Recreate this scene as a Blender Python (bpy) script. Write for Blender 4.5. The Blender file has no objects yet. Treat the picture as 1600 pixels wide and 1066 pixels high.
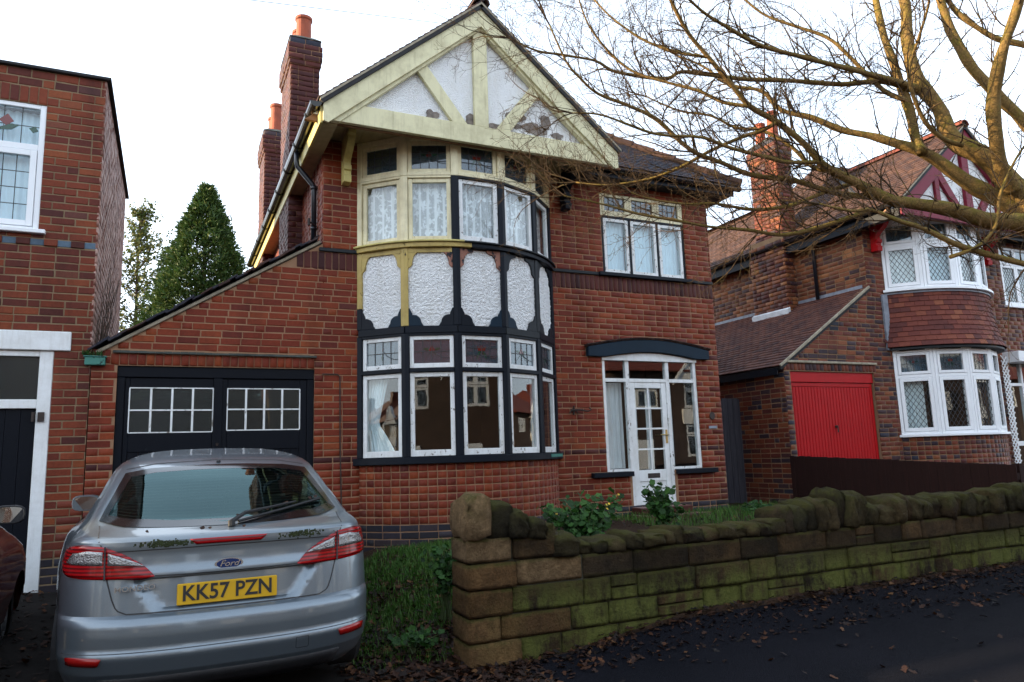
import bpy, bmesh, math, random
import numpy as np
from mathutils import Vector, Matrix, noise
random.seed(7); np.random.seed(7)
S = bpy.context.scene
COL = S.collection
R = math.radians
rnd = random.uniform

# ------------------------------------------------------------------ camera, sky, sun, exposure
# origin = the photographer's eye; +Y goes from the street to the houses, z = 0 is eye level
cam = bpy.data.cameras.new('camera'); camo = bpy.data.objects.new('camera', cam); COL.objects.link(camo)
cam.sensor_width = 36.0; cam.lens = 1135.45 / 1600 * 36.0
cam.clip_start = 0.05; cam.clip_end = 2000
YAW, PITCH, ROLL = R(25.265), R(8.895), R(-1.872)
FW = Vector((math.sin(YAW) * math.cos(PITCH), math.cos(YAW) * math.cos(PITCH), math.sin(PITCH)))
RT = Vector((math.cos(YAW), -math.sin(YAW), 0)); UP = RT.cross(FW)
R2 = math.cos(ROLL) * RT + math.sin(ROLL) * UP
U2 = -math.sin(ROLL) * RT + math.cos(ROLL) * UP
mw = Matrix((R2, U2, -FW)).transposed().to_4x4()
camo.matrix_world = mw
S.camera = camo

SUN_EL, SUN_AZ = R(19), R(19)          # elevation; angle behind the -X direction
to_sun = Vector((-math.cos(SUN_EL) * math.cos(SUN_AZ), math.cos(SUN_EL) * math.sin(SUN_AZ), math.sin(SUN_EL)))
w = bpy.data.worlds.new('World'); S.world = w; w.use_nodes = True
wn, wl = w.node_tree.nodes, w.node_tree.links
wn.clear()
sky = wn.new('ShaderNodeTexSky'); sky.sky_type = 'NISHITA'; sky.sun_disc = False
sky.sun_elevation = SUN_EL
sky.sun_rotation = math.atan2(to_sun.x, to_sun.y)
sky.air_density = 1.0; sky.dust_density = 2.0; sky.ozone_density = 1.5
bg = wn.new('ShaderNodeBackground'); bg.inputs['Strength'].default_value = 0.11
tc = wn.new('ShaderNodeTexCoord')
nz = wn.new('ShaderNodeTexNoise'); nz.inputs['Scale'].default_value = 2.2; nz.inputs['Detail'].default_value = 6
mp = wn.new('ShaderNodeMapping'); mp.inputs['Scale'].default_value = (1, 1, 2.6)
cr = wn.new('ShaderNodeMapRange'); cr.inputs['From Min'].default_value = 0.3; cr.inputs['From Max'].default_value = 0.72
cr.inputs['To Min'].default_value = 0.55; cr.inputs['To Max'].default_value = 0.92
mx = wn.new('ShaderNodeMix'); mx.data_type = 'RGBA'
mx.inputs['B'].default_value = (8.0, 9.05, 10.3, 1)       # thin bright cloud veil
out = wn.new('ShaderNodeOutputWorld')
wl.new(tc.outputs['Generated'], mp.inputs['Vector']); wl.new(mp.outputs['Vector'], nz.inputs['Vector'])
wl.new(nz.outputs['Fac'], cr.inputs['Value'])
sx = wn.new('ShaderNodeSeparateXYZ'); wl.new(tc.outputs['Generated'], sx.inputs[0])        # the veil is thickest towards the horizon
el = wn.new('ShaderNodeMapRange'); el.inputs['From Min'].default_value = 0.15; el.inputs['From Max'].default_value = 1.0; el.inputs['To Min'].default_value = 1.0; el.inputs['To Max'].default_value = 0.45
wl.new(sx.outputs['Z'], el.inputs['Value'])
fm = wn.new('ShaderNodeMath'); fm.operation = 'MULTIPLY'; wl.new(cr.outputs['Result'], fm.inputs[0]); wl.new(el.outputs['Result'], fm.inputs[1]); wl.new(fm.outputs[0], mx.inputs['Factor'])
wl.new(sky.outputs['Color'], mx.inputs['A']); wl.new(mx.outputs['Result'], bg.inputs['Color'])
wl.new(bg.outputs['Background'], out.inputs['Surface'])

sl = bpy.data.lights.new('sun', 'SUN'); slo = bpy.data.objects.new('sun', sl); COL.objects.link(slo)
sl.energy = 5.0; sl.angle = R(0.6); sl.color = (1.0, 0.77, 0.48)
slo.rotation_euler = (-to_sun).to_track_quat('-Z', 'Y').to_euler()
S.view_settings.view_transform = 'Standard'; S.view_settings.look = 'None'
S.view_settings.exposure = 1.55; S.view_settings.gamma = 1.0
try: S.view_settings.use_curve_mapping = False
except Exception: pass
S.cycles.max_bounces = 8; S.cycles.transparent_max_bounces = 12
S.cycles.caustics_reflective = False; S.cycles.caustics_refractive = False

# ------------------------------------------------------------------ objects, tags
def link(o, parent=None):
    COL.objects.link(o)
    if parent is not None: o.parent = parent
    return o
def tag(o, label=None, cat=None, group=None, kind=None):
    if label: o['label'] = label
    if cat: o['category'] = cat
    if group: o['group'] = group
    if kind: o['kind'] = kind
    return o
def empty(name, loc, label=None, cat=None, group=None, rz=0):
    o = bpy.data.objects.new(name, None); o.empty_display_size = 0.2
    o.location = loc; o.rotation_euler = (0, 0, rz)
    link(o); tag(o, label, cat, group)
    o['_base'] = tuple(loc)
    return o
def attach(o, parent):
    """parent o (built in world coordinates) to an unrotated Empty, keeping it where it is"""
    o.parent = parent
    b = Vector((0, 0, 0)); p = parent
    while p is not None:
        b += Vector(p.location); p = p.parent
    o.location = Vector(o.location) - b
class MB:
    def __init__(s): s.v = []; s.f = []; s.m = []
    def add(s, vs, fs, mi=0):
        n = len(s.v); s.v.extend([tuple(v) for v in vs])
        for f in fs: s.f.append([i + n for i in f]); s.m.append(mi)
        return s
    def box(s, x0, x1, y0, y1, z0, z1, mi=0):
        return s.add([(x0, y0, z0), (x1, y0, z0), (x1, y1, z0), (x0, y1, z0), (x0, y0, z1), (x1, y0, z1), (x1, y1, z1), (x0, y1, z1)],
                     [(0, 3, 2, 1), (4, 5, 6, 7), (0, 1, 5, 4), (1, 2, 6, 5), (2, 3, 7, 6), (3, 0, 4, 7)], mi)
    def obox(s, o, a, b, c, mi=0):
        o, a, b, c = Vector(o), Vector(a), Vector(b), Vector(c)
        vs = [o, o + a, o + a + b, o + b, o + c, o + a + c, o + a + b + c, o + b + c]
        fl = a.cross(b).dot(c) < 0
        fs = [(0, 3, 2, 1), (4, 5, 6, 7), (0, 1, 5, 4), (1, 2, 6, 5), (2, 3, 7, 6), (3, 0, 4, 7)]
        if fl: fs = [tuple(reversed(f)) for f in fs]
        return s.add(vs, fs, mi)
    def prism(s, poly, ext, mi=0):
        n = len(poly); e = Vector(ext); P = [Vector(p) for p in poly]
        nn = Vector((0, 0, 0))
        for i in range(n): nn += P[i].cross(P[(i + 1) % n])
        vs = P + [p + e for p in P]
        fs = [tuple(range(n)), tuple(range(2 * n - 1, n - 1, -1))]
        for i in range(n): j = (i + 1) % n; fs.append((i, i + n, j + n, j))
        if nn.dot(e) > 0: fs = [tuple(reversed(f)) for f in fs]
        return s.add(vs, fs, mi)
    def tube(s, pts, rad, n=6, cap=True, mi=0):
        P = [Vector(p) for p in pts]
        if not hasattr(rad, '__len__'): rad = [rad] * len(P)
        vs = []; prev = None
        for i, p in enumerate(P):
            d = (P[min(i + 1, len(P) - 1)] - P[max(i - 1, 0)])
            if d.length < 1e-9: d = Vector((0, 0, 1))
            d.normalize()
            if prev is None:
                a = d.orthogonal().normalized()
            else:
                a = prev - d * prev.dot(d)
                a = a.normalized() if a.length > 1e-6 else d.orthogonal().normalized()
            prev = a; b = d.cross(a)
            for k in range(n):
                t = 2 * math.pi * k / n
                vs.append(p + (a * math.cos(t) + b * math.sin(t)) * rad[i])
        fs = []
        for i in range(len(P) - 1):
            for k in range(n):
                k2 = (k + 1) % n
                fs.append((i * n + k, i * n + k2, (i + 1) * n + k2, (i + 1) * n + k))
        if cap:
            fs.append(tuple(range(n - 1, -1, -1))); m = (len(P) - 1) * n; fs.append(tuple(m + k for k in range(n)))
        return s.add(vs, fs, mi)
    def lathe(s, c, prof, n=16, mi=0, cap=True):
        vs = []; c = Vector(c)
        for r, z in prof:
            for k in range(n):
                t = 2 * math.pi * k / n; vs.append(c + Vector((r * math.cos(t), r * math.sin(t), z)))
        fs = []
        for i in range(len(prof) - 1):
            for k in range(n):
                k2 = (k + 1) % n; fs.append((i * n + k, i * n + k2, (i + 1) * n + k2, (i + 1) * n + k))
        if cap: fs.append(tuple(range(n - 1, -1, -1))); m = (len(prof) - 1) * n; fs.append(tuple(m + k for k in range(n)))
        return s.add(vs, fs, mi)
    def build(s, name, mat, parent=None, smooth=False, bevel=0.0, seg=1):
        me = bpy.data.meshes.new(name); me.from_pydata(s.v, [], s.f)
        mats = mat if isinstance(mat, (list, tuple)) else [mat]
        for m in mats: me.materials.append(m)
        if len(mats) > 1: me.polygons.foreach_set('material_index', s.m)
        if smooth: me.polygons.foreach_set('use_smooth', [True] * len(me.polygons))
        me.update()
        o = bpy.data.objects.new(name, me); link(o)
        if bevel:
            b = o.modifiers.new('bevel', 'BEVEL'); b.width = bevel; b.segments = seg; b.limit_method = 'ANGLE'
            b.harden_normals = False
        if parent is not None: attach(o, parent)
        return o
def np_mesh(name, V, F4, mats, mi=None, parent=None, smooth=False):
    """big quad mesh from numpy arrays"""
    me = bpy.data.meshes.new(name)
    V = np.asarray(V, np.float32); F4 = np.asarray(F4, np.int32); k = F4.shape[1]
    me.vertices.add(len(V)); me.vertices.foreach_set('co', V.ravel())
    me.loops.add(F4.size); me.loops.foreach_set('vertex_index', F4.ravel())
    me.polygons.add(len(F4)); me.polygons.foreach_set('loop_start', np.arange(0, F4.size, k, dtype=np.int32))
    try: me.polygons.foreach_set('loop_total', np.full(len(F4), k, np.int32))
    except Exception: pass
    for m in (mats if isinstance(mats, (list, tuple)) else [mats]): me.materials.append(m)
    if mi is not None: me.polygons.foreach_set('material_index', np.asarray(mi, np.int32))
    if smooth: me.polygons.foreach_set('use_smooth', np.ones(len(F4), bool))
    me.update(calc_edges=True); me.validate()
    o = bpy.data.objects.new(name, me); link(o)
    if parent is not None: attach(o, parent)
    return o

# ------------------------------------------------------------------ materials
class NT:
    def __init__(s, name):
        s.m = bpy.data.materials.new(name); s.m.use_nodes = True
        s.n = s.m.node_tree.nodes; s.l = s.m.node_tree.links
        s.b = s.n['Principled BSDF']; s.o = s.n['Material Output']
    def put(s, sock, v):
        if hasattr(v, 'is_linked') or isinstance(v, bpy.types.NodeSocket): s.l.new(v, sock)
        else:
            if sock.type == 'RGBA' and len(v) == 3: v = (*v, 1)
            sock.default_value = v
    def pos(s):
        if not hasattr(s, '_pos'): s._pos = s.n.new('ShaderNodeNewGeometry')
        return s._pos.outputs['Position']
    def geo(s): s.pos(); return s._pos
    def noise(s, scale, detail=4, rough=0.55, vec=None, dist=0.0):
        x = s.n.new('ShaderNodeTexNoise'); x.inputs['Scale'].default_value = scale; x.inputs['Detail'].default_value = detail
        x.inputs['Roughness'].default_value = rough; x.inputs['Distortion'].default_value = dist
        s.l.new(vec if vec is not None else s.pos(), x.inputs['Vector']); return x.outputs['Fac']
    def scaled(s, sc, vec=None):
        x = s.n.new('ShaderNodeMapping'); x.inputs['Scale'].default_value = sc
        s.l.new(vec if vec is not None else s.pos(), x.inputs['Vector']); return x.outputs['Vector']
    def ramp(s, fac, stops, interp='LINEAR'):
        x = s.n.new('ShaderNodeValToRGB'); x.color_ramp.interpolation = interp
        e = x.color_ramp.elements
        while len(e) < len(stops): e.new(0.5)
        for i, (p, c) in enumerate(stops):
            e[i].position = p; e[i].color = (*c, 1) if len(c) == 3 else c
        s.put(x.inputs['Fac'], fac); return x.outputs['Color']
    def rng(s, v, a, b, c=0.0, d=1.0):
        x = s.n.new('ShaderNodeMapRange'); s.put(x.inputs['Value'], v)
        for k, q in (('From Min', a), ('From Max', b), ('To Min', c), ('To Max', d)): x.inputs[k].default_value = q
        return x.outputs['Result']
    def mix(s, f, a, b, mode='MIX'):
        x = s.n.new('ShaderNodeMix'); x.data_type = 'RGBA'; x.blend_type = mode
        s.put(x.inputs['Factor'], f); s.put(x.inputs['A'], a); s.put(x.inputs['B'], b); return x.outputs['Result']
    def math(s, op, a, b=0.0):
        x = s.n.new('ShaderNodeMath'); x.operation = op; s.put(x.inputs[0], a); s.put(x.inputs[1], b); return x.outputs[0]
    def sep(s, v=None):
        x = s.n.new('ShaderNodeSeparateXYZ'); s.l.new(v if v is not None else s.pos(), x.inputs[0]); return x.outputs
    def bump(s, h, strength=0.4, dist=0.01):
        x = s.n.new('ShaderNodeBump'); x.inputs['Strength'].default_value = strength; x.inputs['Distance'].default_value = dist
        s.l.new(h, x.inputs['Height']); s.l.new(x.outputs['Normal'], s.b.inputs['Normal']); return s
    def fin(s, col=None, rough=0.6, metal=0.0, spec=None):
        if col is not None: s.put(s.b.inputs['Base Color'], col)
        s.put(s.b.inputs['Roughness'], rough); s.b.inputs['Metallic'].default_value = metal
        if spec is not None: s.b.inputs['Specular IOR Level'].default_value = spec
        return s.m
M = {}
def plain(name, c, rough=0.6, var=0.25, scale=6.0, bump=0.0, bscale=60, metal=0.0, spec=None):
    t = NT(name); n = t.noise(scale, 5)
    c1 = tuple(x * (1 - var) for x in c); c2 = tuple(min(1, x * (1 + var)) for x in c)
    col = t.ramp(n, [(0.3, c1), (0.7, c2)])
    if bump: t.bump(t.noise(bscale, 4), bump, 0.006)
    M[name] = t.fin(col, rough, metal, spec); return M[name]
def brick_mat(name, stops, stain=0.5, island=False, rough=0.58):
    t = NT(name)
    if island: r = t.geo().outputs['Random Per Island']
    else: r = t.n.new('ShaderNodeObjectInfo').outputs['Random']
    col = t.ramp(r, stops)
    f = t.noise(38, 6, 0.65); col = t.mix(t.rng(f, 0.25, 0.75, 0, 0.55), col, t.mix(1.0, col, (0.45, 0.42, 0.42), 'MULTIPLY'))
    g = t.noise(1.3, 5, 0.6); col = t.mix(t.rng(g, 0.45, 0.75, 0, stain), col, t.mix(1.0, col, (0.52, 0.45, 0.45), 'MULTIPLY'))
    h = t.noise(9, 5, 0.7); col = t.mix(t.rng(h, 0.64, 0.8, 0, 0.25), col, (0.26, 0.14, 0.09))
    sk = t.noise(1.6, 6, 0.65, t.scaled((1.5, 1.5, 0.22))); col = t.mix(t.rng(sk, 0.48, 0.68, 0, 0.62), col, t.mix(1.0, col, (0.42, 0.40, 0.42), 'MULTIPLY'))
    dz = t.math('MULTIPLY', t.rng(t.sep()[2], -0.35, -1.0), t.rng(t.noise(2.5, 5, 0.7), 0.3, 0.6)); col = t.mix(t.math('MULTIPLY', dz, 0.5), col, (0.030, 0.022, 0.016))
    t.bump(t.noise(120, 5, 0.7), 0.35, 0.003)
    t.b.inputs['Sheen Weight'].default_value = 0.22; t.b.inputs['Sheen Roughness'].default_value = 0.35; t.b.inputs['Sheen Tint'].default_value = (1.0, 0.75, 0.66, 1)
    M[name] = t.fin(col, rough, spec=0.2); return M[name]
RED = [(0.0, (0.125, 0.020, 0.012)), (0.12, (0.180, 0.028, 0.012)), (0.5, (0.212, 0.034, 0.013)), (0.85, (0.250, 0.044, 0.014)), (0.97, (0.29, 0.064, 0.018)), (1.0, (0.11, 0.026, 0.022))]
LRED = [(0.0, (0.080, 0.020, 0.016)), (0.2, (0.135, 0.027, 0.016)), (0.5, (0.185, 0.036, 0.016)), (0.85, (0.23, 0.048, 0.018)), (0.97, (0.27, 0.070, 0.023)), (1.0, (0.09, 0.035, 0.036))]
RRED = [(0.0, (0.040, 0.026, 0.036)), (0.2, (0.060, 0.030, 0.034)), (0.32, (0.110, 0.027, 0.020)), (0.6, (0.165, 0.038, 0.020)), (0.88, (0.205, 0.052, 0.023)), (1.0, (0.25, 0.08, 0.03))]
DRED = [(0.0, (0.050, 0.013, 0.014)), (0.5, (0.078, 0.018, 0.016)), (1.0, (0.11, 0.026, 0.019))]
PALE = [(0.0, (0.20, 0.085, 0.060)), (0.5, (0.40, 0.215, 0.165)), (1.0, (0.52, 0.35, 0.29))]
SIDE = [(0.0, (0.055, 0.030, 0.036)), (0.2, (0.10, 0.034, 0.024)), (0.5, (0.20, 0.062, 0.026)), (0.85, (0.27, 0.092, 0.034)), (1.0, (0.34, 0.14, 0.05))]
BLU = [(0.0, (0.018, 0.020, 0.032)), (0.5, (0.032, 0.034, 0.052)), (1.0, (0.07, 0.045, 0.05))]
for isl in (False, True):
    sfx = '_work' if isl else ''
    brick_mat('brick_red' + sfx, RED, 0.6, isl); brick_mat('brick_left' + sfx, LRED, 0.5, isl)
    brick_mat('brick_right' + sfx, RRED, 0.5, isl); brick_mat('brick_dark' + sfx, DRED, 0.4, isl)
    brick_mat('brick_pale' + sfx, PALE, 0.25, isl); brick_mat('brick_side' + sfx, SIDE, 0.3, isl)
    brick_mat('brick_blue' + sfx, BLU, 0.3, isl, 0.6)
def mortar(name, a, b):
    t = NT(name); n = t.noise(5, 6, 0.7); col = t.ramp(n, [(0.3, a), (0.7, b)])
    t.bump(t.noise(150, 3), 0.5, 0.004); M[name] = t.fin(col, 0.95, spec=0.1)
mortar('mortar', (0.24, 0.130, 0.076), (0.33, 0.195, 0.118)); mortar('mortar_left', (0.16, 0.11, 0.066), (0.27, 0.195, 0.12))
mortar('mortar_right', (0.17, 0.105, 0.060), (0.27, 0.175, 0.105))
def paint(name, c, under, amt=0.6, rough=0.45, scale=9.0, dirt=(0.35, 0.30, 0.22), dirtamt=0.35, under2=None, spec=0.35):
    """old paint, flaking to the wood below; amt is the noise level above which it has gone"""
    t = NT(name)
    v = t.scaled((1, 1, 0.55))
    f = t.noise(scale, 8, 0.72, v); fl = t.rng(f, amt, amt + 0.025)
    d = t.noise(4.0, 6, 0.7); col = t.mix(t.rng(d, 0.42, 0.8, 0, dirtamt), c, t.mix(1.0, c, dirt, 'MULTIPLY'))
    sk = t.noise(2.0, 6, 0.7, t.scaled((9, 9, 0.8))); col = t.mix(t.rng(sk, 0.5, 0.78, 0, dirtamt * 0.9), col, t.mix(1.0, col, dirt, 'MULTIPLY'))
    u = t.mix(t.noise(40, 4), under, under2 or tuple(x * 0.5 for x in under))
    col = t.mix(fl, col, u)
    h = t.math('MULTIPLY', fl, -1.0); h2 = t.math('ADD', h, t.math('MULTIPLY', t.noise(60, 4), 0.35))
    t.bump(h2, 0.5, 0.004)
    ro = t.rng(fl, 0, 1, rough, 0.9)
    M[name] = t.fin(col, ro, spec=spec); return M[name]
paint('white_paint', (0.79, 0.81, 0.81), (0.24, 0.21, 0.17), 0.67, scale=14)
paint('white_flaked', (0.78, 0.80, 0.80), (0.26, 0.23, 0.19), 0.590, scale=19, under2=(0.12, 0.10, 0.085))
paint('white_clean', (0.80, 0.82, 0.83), (0.5, 0.5, 0.5), 0.9, 0.3, dirtamt=0.12)
paint('cream_paint', (0.78, 0.71, 0.47), (0.24, 0.17, 0.09), 0.665, scale=11, dirtamt=0.5)
paint('yellow_paint', (0.60, 0.52, 0.19), (0.20, 0.14, 0.07), 0.67, scale=8, dirtamt=0.6)
paint('barge_paint', (0.68, 0.635, 0.40), (0.24, 0.2, 0.12), 0.68, scale=6, dirtamt=0.55)
paint('ochre_paint', (0.46, 0.34, 0.10), (0.06, 0.05, 0.035), 0.62, scale=9, dirtamt=0.6)
paint('black_paint', (0.004, 0.007, 0.013), (0.03, 0.035, 0.04), 0.67, 0.45, dirtamt=0.2, spec=0.16)
paint('black_door', (0.0035, 0.005, 0.009), (0.02, 0.025, 0.03), 0.67, 0.5, scale=5, dirtamt=0.2, spec=0.12)
paint('blue_black', (0.007, 0.020, 0.036), (0.03, 0.04, 0.05), 0.68, 0.5, dirtamt=0.3, spec=0.15)
paint('grey_black', (0.020, 0.024, 0.028), (0.05, 0.05, 0.05), 0.66, 0.55, dirtamt=0.3, spec=0.2)
paint('peeled_wood', (0.30, 0.14, 0.10), (0.03, 0.03, 0.04), 0.55, 0.8, scale=12, dirtamt=0.4)
paint('teal_paint', (0.05, 0.20, 0.16), (0.02, 0.03, 0.03), 0.58, 0.5, scale=18)
paint('red_paint', (0.40, 0.004, 0.007), (0.36, 0.03, 0.02), 0.68, 0.45, scale=7, dirtamt=0.45, spec=0.2, dirt=(0.68, 0.5, 0.5))
paint('crimson_paint', (0.17, 0.008, 0.026), (0.2, 0.03, 0.05), 0.72, 0.5, dirtamt=0.2, spec=0.2)
plain('upvc', (0.80, 0.82, 0.84), 0.28, 0.03, 3)
plain('soffit_paint', (0.40, 0.34, 0.19), 0.6, 0.2, 9)
plain('lead', (0.20, 0.22, 0.26), 0.5, 0.3, 12); plain('lead_came', (0.025, 0.027, 0.03), 0.5, 0.2, 12)
plain('white_lead', (0.62, 0.64, 0.66), 0.6, 0.2, 8)
plain('cement', (0.30, 0.26, 0.19), 0.9, 0.3, 14, 0.4)
plain('gutter_black', (0.012, 0.012, 0.014), 0.22, 0.3, 8, 0.05, 20)
plain('gutter_brown', (0.014, 0.012, 0.006), 0.2, 0.4, 5)
plain('pipe_grey', (0.010, 0.013, 0.020), 0.28, 0.3, 8)
plain('iron', (0.03, 0.018, 0.014), 0.7, 0.4, 30)
plain('brass', (0.50, 0.36, 0.14), 0.35, 0.2, 20, metal=0.9)
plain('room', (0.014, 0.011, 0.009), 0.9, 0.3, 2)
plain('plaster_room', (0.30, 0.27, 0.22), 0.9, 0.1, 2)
plain('rubber', (0.012, 0.012, 0.013), 0.75, 0.2, 20)
plain('pot_clay', (0.27, 0.055, 0.020), 0.75, 0.25, 7, 0.2)
plain('far_brick', (0.060, 0.036, 0.026), 0.9, 0.3, 3); plain('felt', (0.022, 0.022, 0.024), 0.9, 0.3, 9, 0.3)
plain('chim_top', (0.05, 0.055, 0.048), 0.9, 0.5, 7, 0.5)
def wood(name, a, b, rough=0.75, sc=(14, 14, 0.8)):
    t = NT(name); n = t.noise(3.0, 8, 0.7, t.scaled(sc)); col = t.ramp(n, [(0.25, a), (0.75, b)])
    t.bump(n, 0.35, 0.004); M[name] = t.fin(col, rough, spec=0.2)
wood('gate_wood', (0.022, 0.022, 0.030), (0.075, 0.072, 0.085)); wood('fence_wood', (0.010, 0.0035, 0.003), (0.026, 0.008, 0.006))
def glass(name, tint=(1, 1, 1), rough=0.0, ior=1.52, alpha=0.0, col=(0, 0, 0), refl=(1, 1, 1)):
    t = NT(name); t.n.remove(t.b)
    tr = t.n.new('ShaderNodeBsdfTransparent'); tr.inputs[0].default_value = (*tint, 1)
    gl = t.n.new('ShaderNodeBsdfGlossy'); gl.inputs['Roughness'].default_value = rough; gl.inputs[0].default_value = (*refl, 1)
    fr = t.n.new('ShaderNodeFresnel'); fr.inputs['IOR'].default_value = ior
    io = t.n.new('ShaderNodeMapRange'); io.inputs['To Min'].default_value = ior; io.inputs['To Max'].default_value = 1 / ior; t.l.new(t.geo().outputs['Backfacing'], io.inputs['Value']); t.l.new(io.outputs['Result'], fr.inputs['IOR'])
    bp = t.n.new('ShaderNodeBump'); bp.inputs['Strength'].default_value = 0.005; bp.inputs['Distance'].default_value = 0.05
    t.l.new(t.noise(3.5, 2), bp.inputs['Height']); t.l.new(bp.outputs[0], gl.inputs['Normal']); t.l.new(bp.outputs[0], fr.inputs['Normal'])
    a = tr.outputs[0]
    if alpha:
        df = t.n.new('ShaderNodeBsdfDiffuse'); df.inputs[0].default_value = (*col, 1)
        m0 = t.n.new('ShaderNodeMixShader'); m0.inputs[0].default_value = alpha
        t.l.new(a, m0.inputs[1]); t.l.new(df.outputs[0], m0.inputs[2]); a = m0.outputs[0]
    ms = t.n.new('ShaderNodeMixShader'); t.l.new(fr.outputs[0], ms.inputs[0]); t.l.new(a, ms.inputs[1]); t.l.new(gl.outputs[0], ms.inputs[2])
    t.l.new(ms.outputs[0], t.o.inputs['Surface']); M[name] = t.m
glass('pane_glass', (0.96, 0.985, 0.985), 0.0, 1.55)
glass('stain_glass', (0.58, 0.70, 0.76), 0.04, 1.75, 0.32, (0.085, 0.13, 0.165))
glass('obscure_glass', (0.30, 0.36, 0.36), 0.25, 1.4, 0.35, (0.022, 0.032, 0.032))
glass('red_glass', (0.45, 0.05, 0.03), 0.03, 1.6, 0.5, (0.25, 0.03, 0.02))
glass('green_glass', (0.05, 0.22, 0.12), 0.03, 1.6, 0.5, (0.02, 0.10, 0.05))
glass('car_glass', (0.40, 0.54, 0.52), 0.0, 1.85, refl=(0.34, 0.52, 0.53))
def curtain_mat(name, c, alpha=0.35, lace=True):
    t = NT(name); t.fin(t.ramp(t.noise(5, 3), [(0.3, tuple(x * 0.9 for x in c)), (0.7, c)]), 0.9, spec=0.1)
    tr = t.n.new('ShaderNodeBsdfTransparent'); ms = t.n.new('ShaderNodeMixShader')
    if lace:
        n2 = t.noise(60, 3, 0.6)
        fl = t.noise(15, 3, 0.55, t.scaled((1, 1, 0.9)), 0.6); wv = t.n.new('ShaderNodeTexWave'); wv.inputs['Scale'].default_value = 3.2; wv.inputs['Distortion'].default_value = 0.6; t.l.new(t.scaled((1, 1, 0)), wv.inputs['Vector'])
        q = t.math('MULTIPLY', t.rng(fl, 0.60, 0.50), t.rng(wv.outputs['Fac'], 0.93, 0.80)); q = t.math('MULTIPLY', q, t.rng(n2, 0.3, 0.6, 0.75, 1.0)); fac = t.rng(q, 0, 1, 0.04, alpha)
        t.l.new(fac, ms.inputs[0])
    else: ms.inputs[0].default_value = alpha
    t.l.new(t.b.outputs[0], ms.inputs[1]); t.l.new(tr.outputs[0], ms.inputs[2]); t.l.new(ms.outputs[0], t.o.inputs['Surface'])
    M[name] = t.m
curtain_mat('lace', (0.88, 0.91, 0.93), 0.50); curtain_mat('net', (0.84, 0.88, 0.90), 0.15, False); curtain_mat('drape', (0.80, 0.88, 0.90), 0.0, False)
curtain_mat('net_blue', (0.66, 0.83, 0.92), 0.05, False)
def pebble():
    t = NT('pebbledash'); v = t.n.new('ShaderNodeTexVoronoi'); v.inputs['Scale'].default_value = 75; t.l.new(t.pos(), v.inputs['Vector'])
    n = t.noise(30, 5, 0.7); g = t.noise(2.2, 6, 0.75, t.scaled((2, 2, 0.8)))
    col = t.mix(t.rng(g, 0.48, 0.75, 0, 0.55), (0.90, 0.91, 0.91), (0.74, 0.72, 0.66))
    col = t.mix(t.rng(t.noise(90, 3), 0.66, 0.8, 0, 0.5), col, (0.32, 0.28, 0.24))
    t.bump(t.math('ADD', t.math('MULTIPLY', v.outputs['Distance'], -0.8), n), 0.9, 0.02); M['pebbledash'] = t.fin(col, 0.95, spec=0.1)
    t = NT('bare_render'); M['bare_render'] = t.bump(t.noise(50, 5), 0.5, 0.01).fin(t.ramp(t.noise(14, 5), [(0.3, (0.10, 0.085, 0.075)), (0.7, (0.26, 0.22, 0.19))]), 0.95)
pebble()
def tile_mat(name, stops, moss=0.3, island=False):
    t = NT(name)
    r = t.geo().outputs['Random Per Island'] if island else t.n.new('ShaderNodeObjectInfo').outputs['Random']
    col = t.ramp(r, stops); n = t.noise(25, 5, 0.7)
    col = t.mix(t.rng(n, 0.3, 0.75, 0, 0.5), col, t.mix(1.0, col, (0.45, 0.45, 0.5), 'MULTIPLY'))
    col = t.mix(t.rng(t.noise(4, 6, 0.7), 0.6, 0.78, 0, moss), col, (0.06, 0.07, 0.03))
    t.bump(t.noise(90, 4), 0.35, 0.003); M[name] = t.fin(col, 0.75, spec=0.3)
for isl in (False, True):
    sfx = '_work' if isl else ''
    tile_mat('tile_dark' + sfx, [(0, (0.018, 0.020, 0.032)), (0.6, (0.034, 0.030, 0.040)), (1, (0.075, 0.034, 0.027))], 0.3, isl)
    tile_mat('tile_brown' + sfx, [(0, (0.030, 0.015, 0.014)), (0.5, (0.052, 0.024, 0.018)), (1, (0.078, 0.038, 0.026))], 0.2, isl)
    tile_mat('tile_lean' + sfx, [(0, (0.055, 0.020, 0.017)), (0.5, (0.092, 0.030, 0.020)), (1, (0.13, 0.046, 0.027))], 0.12, isl)
    tile_mat('tile_red' + sfx, [(0, (0.085, 0.022, 0.018)), (0.5, (0.145, 0.034, 0.023)), (0.88, (0.18, 0.045, 0.026)), (1, (0.24, 0.075, 0.036))], 0.06, isl)
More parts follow.
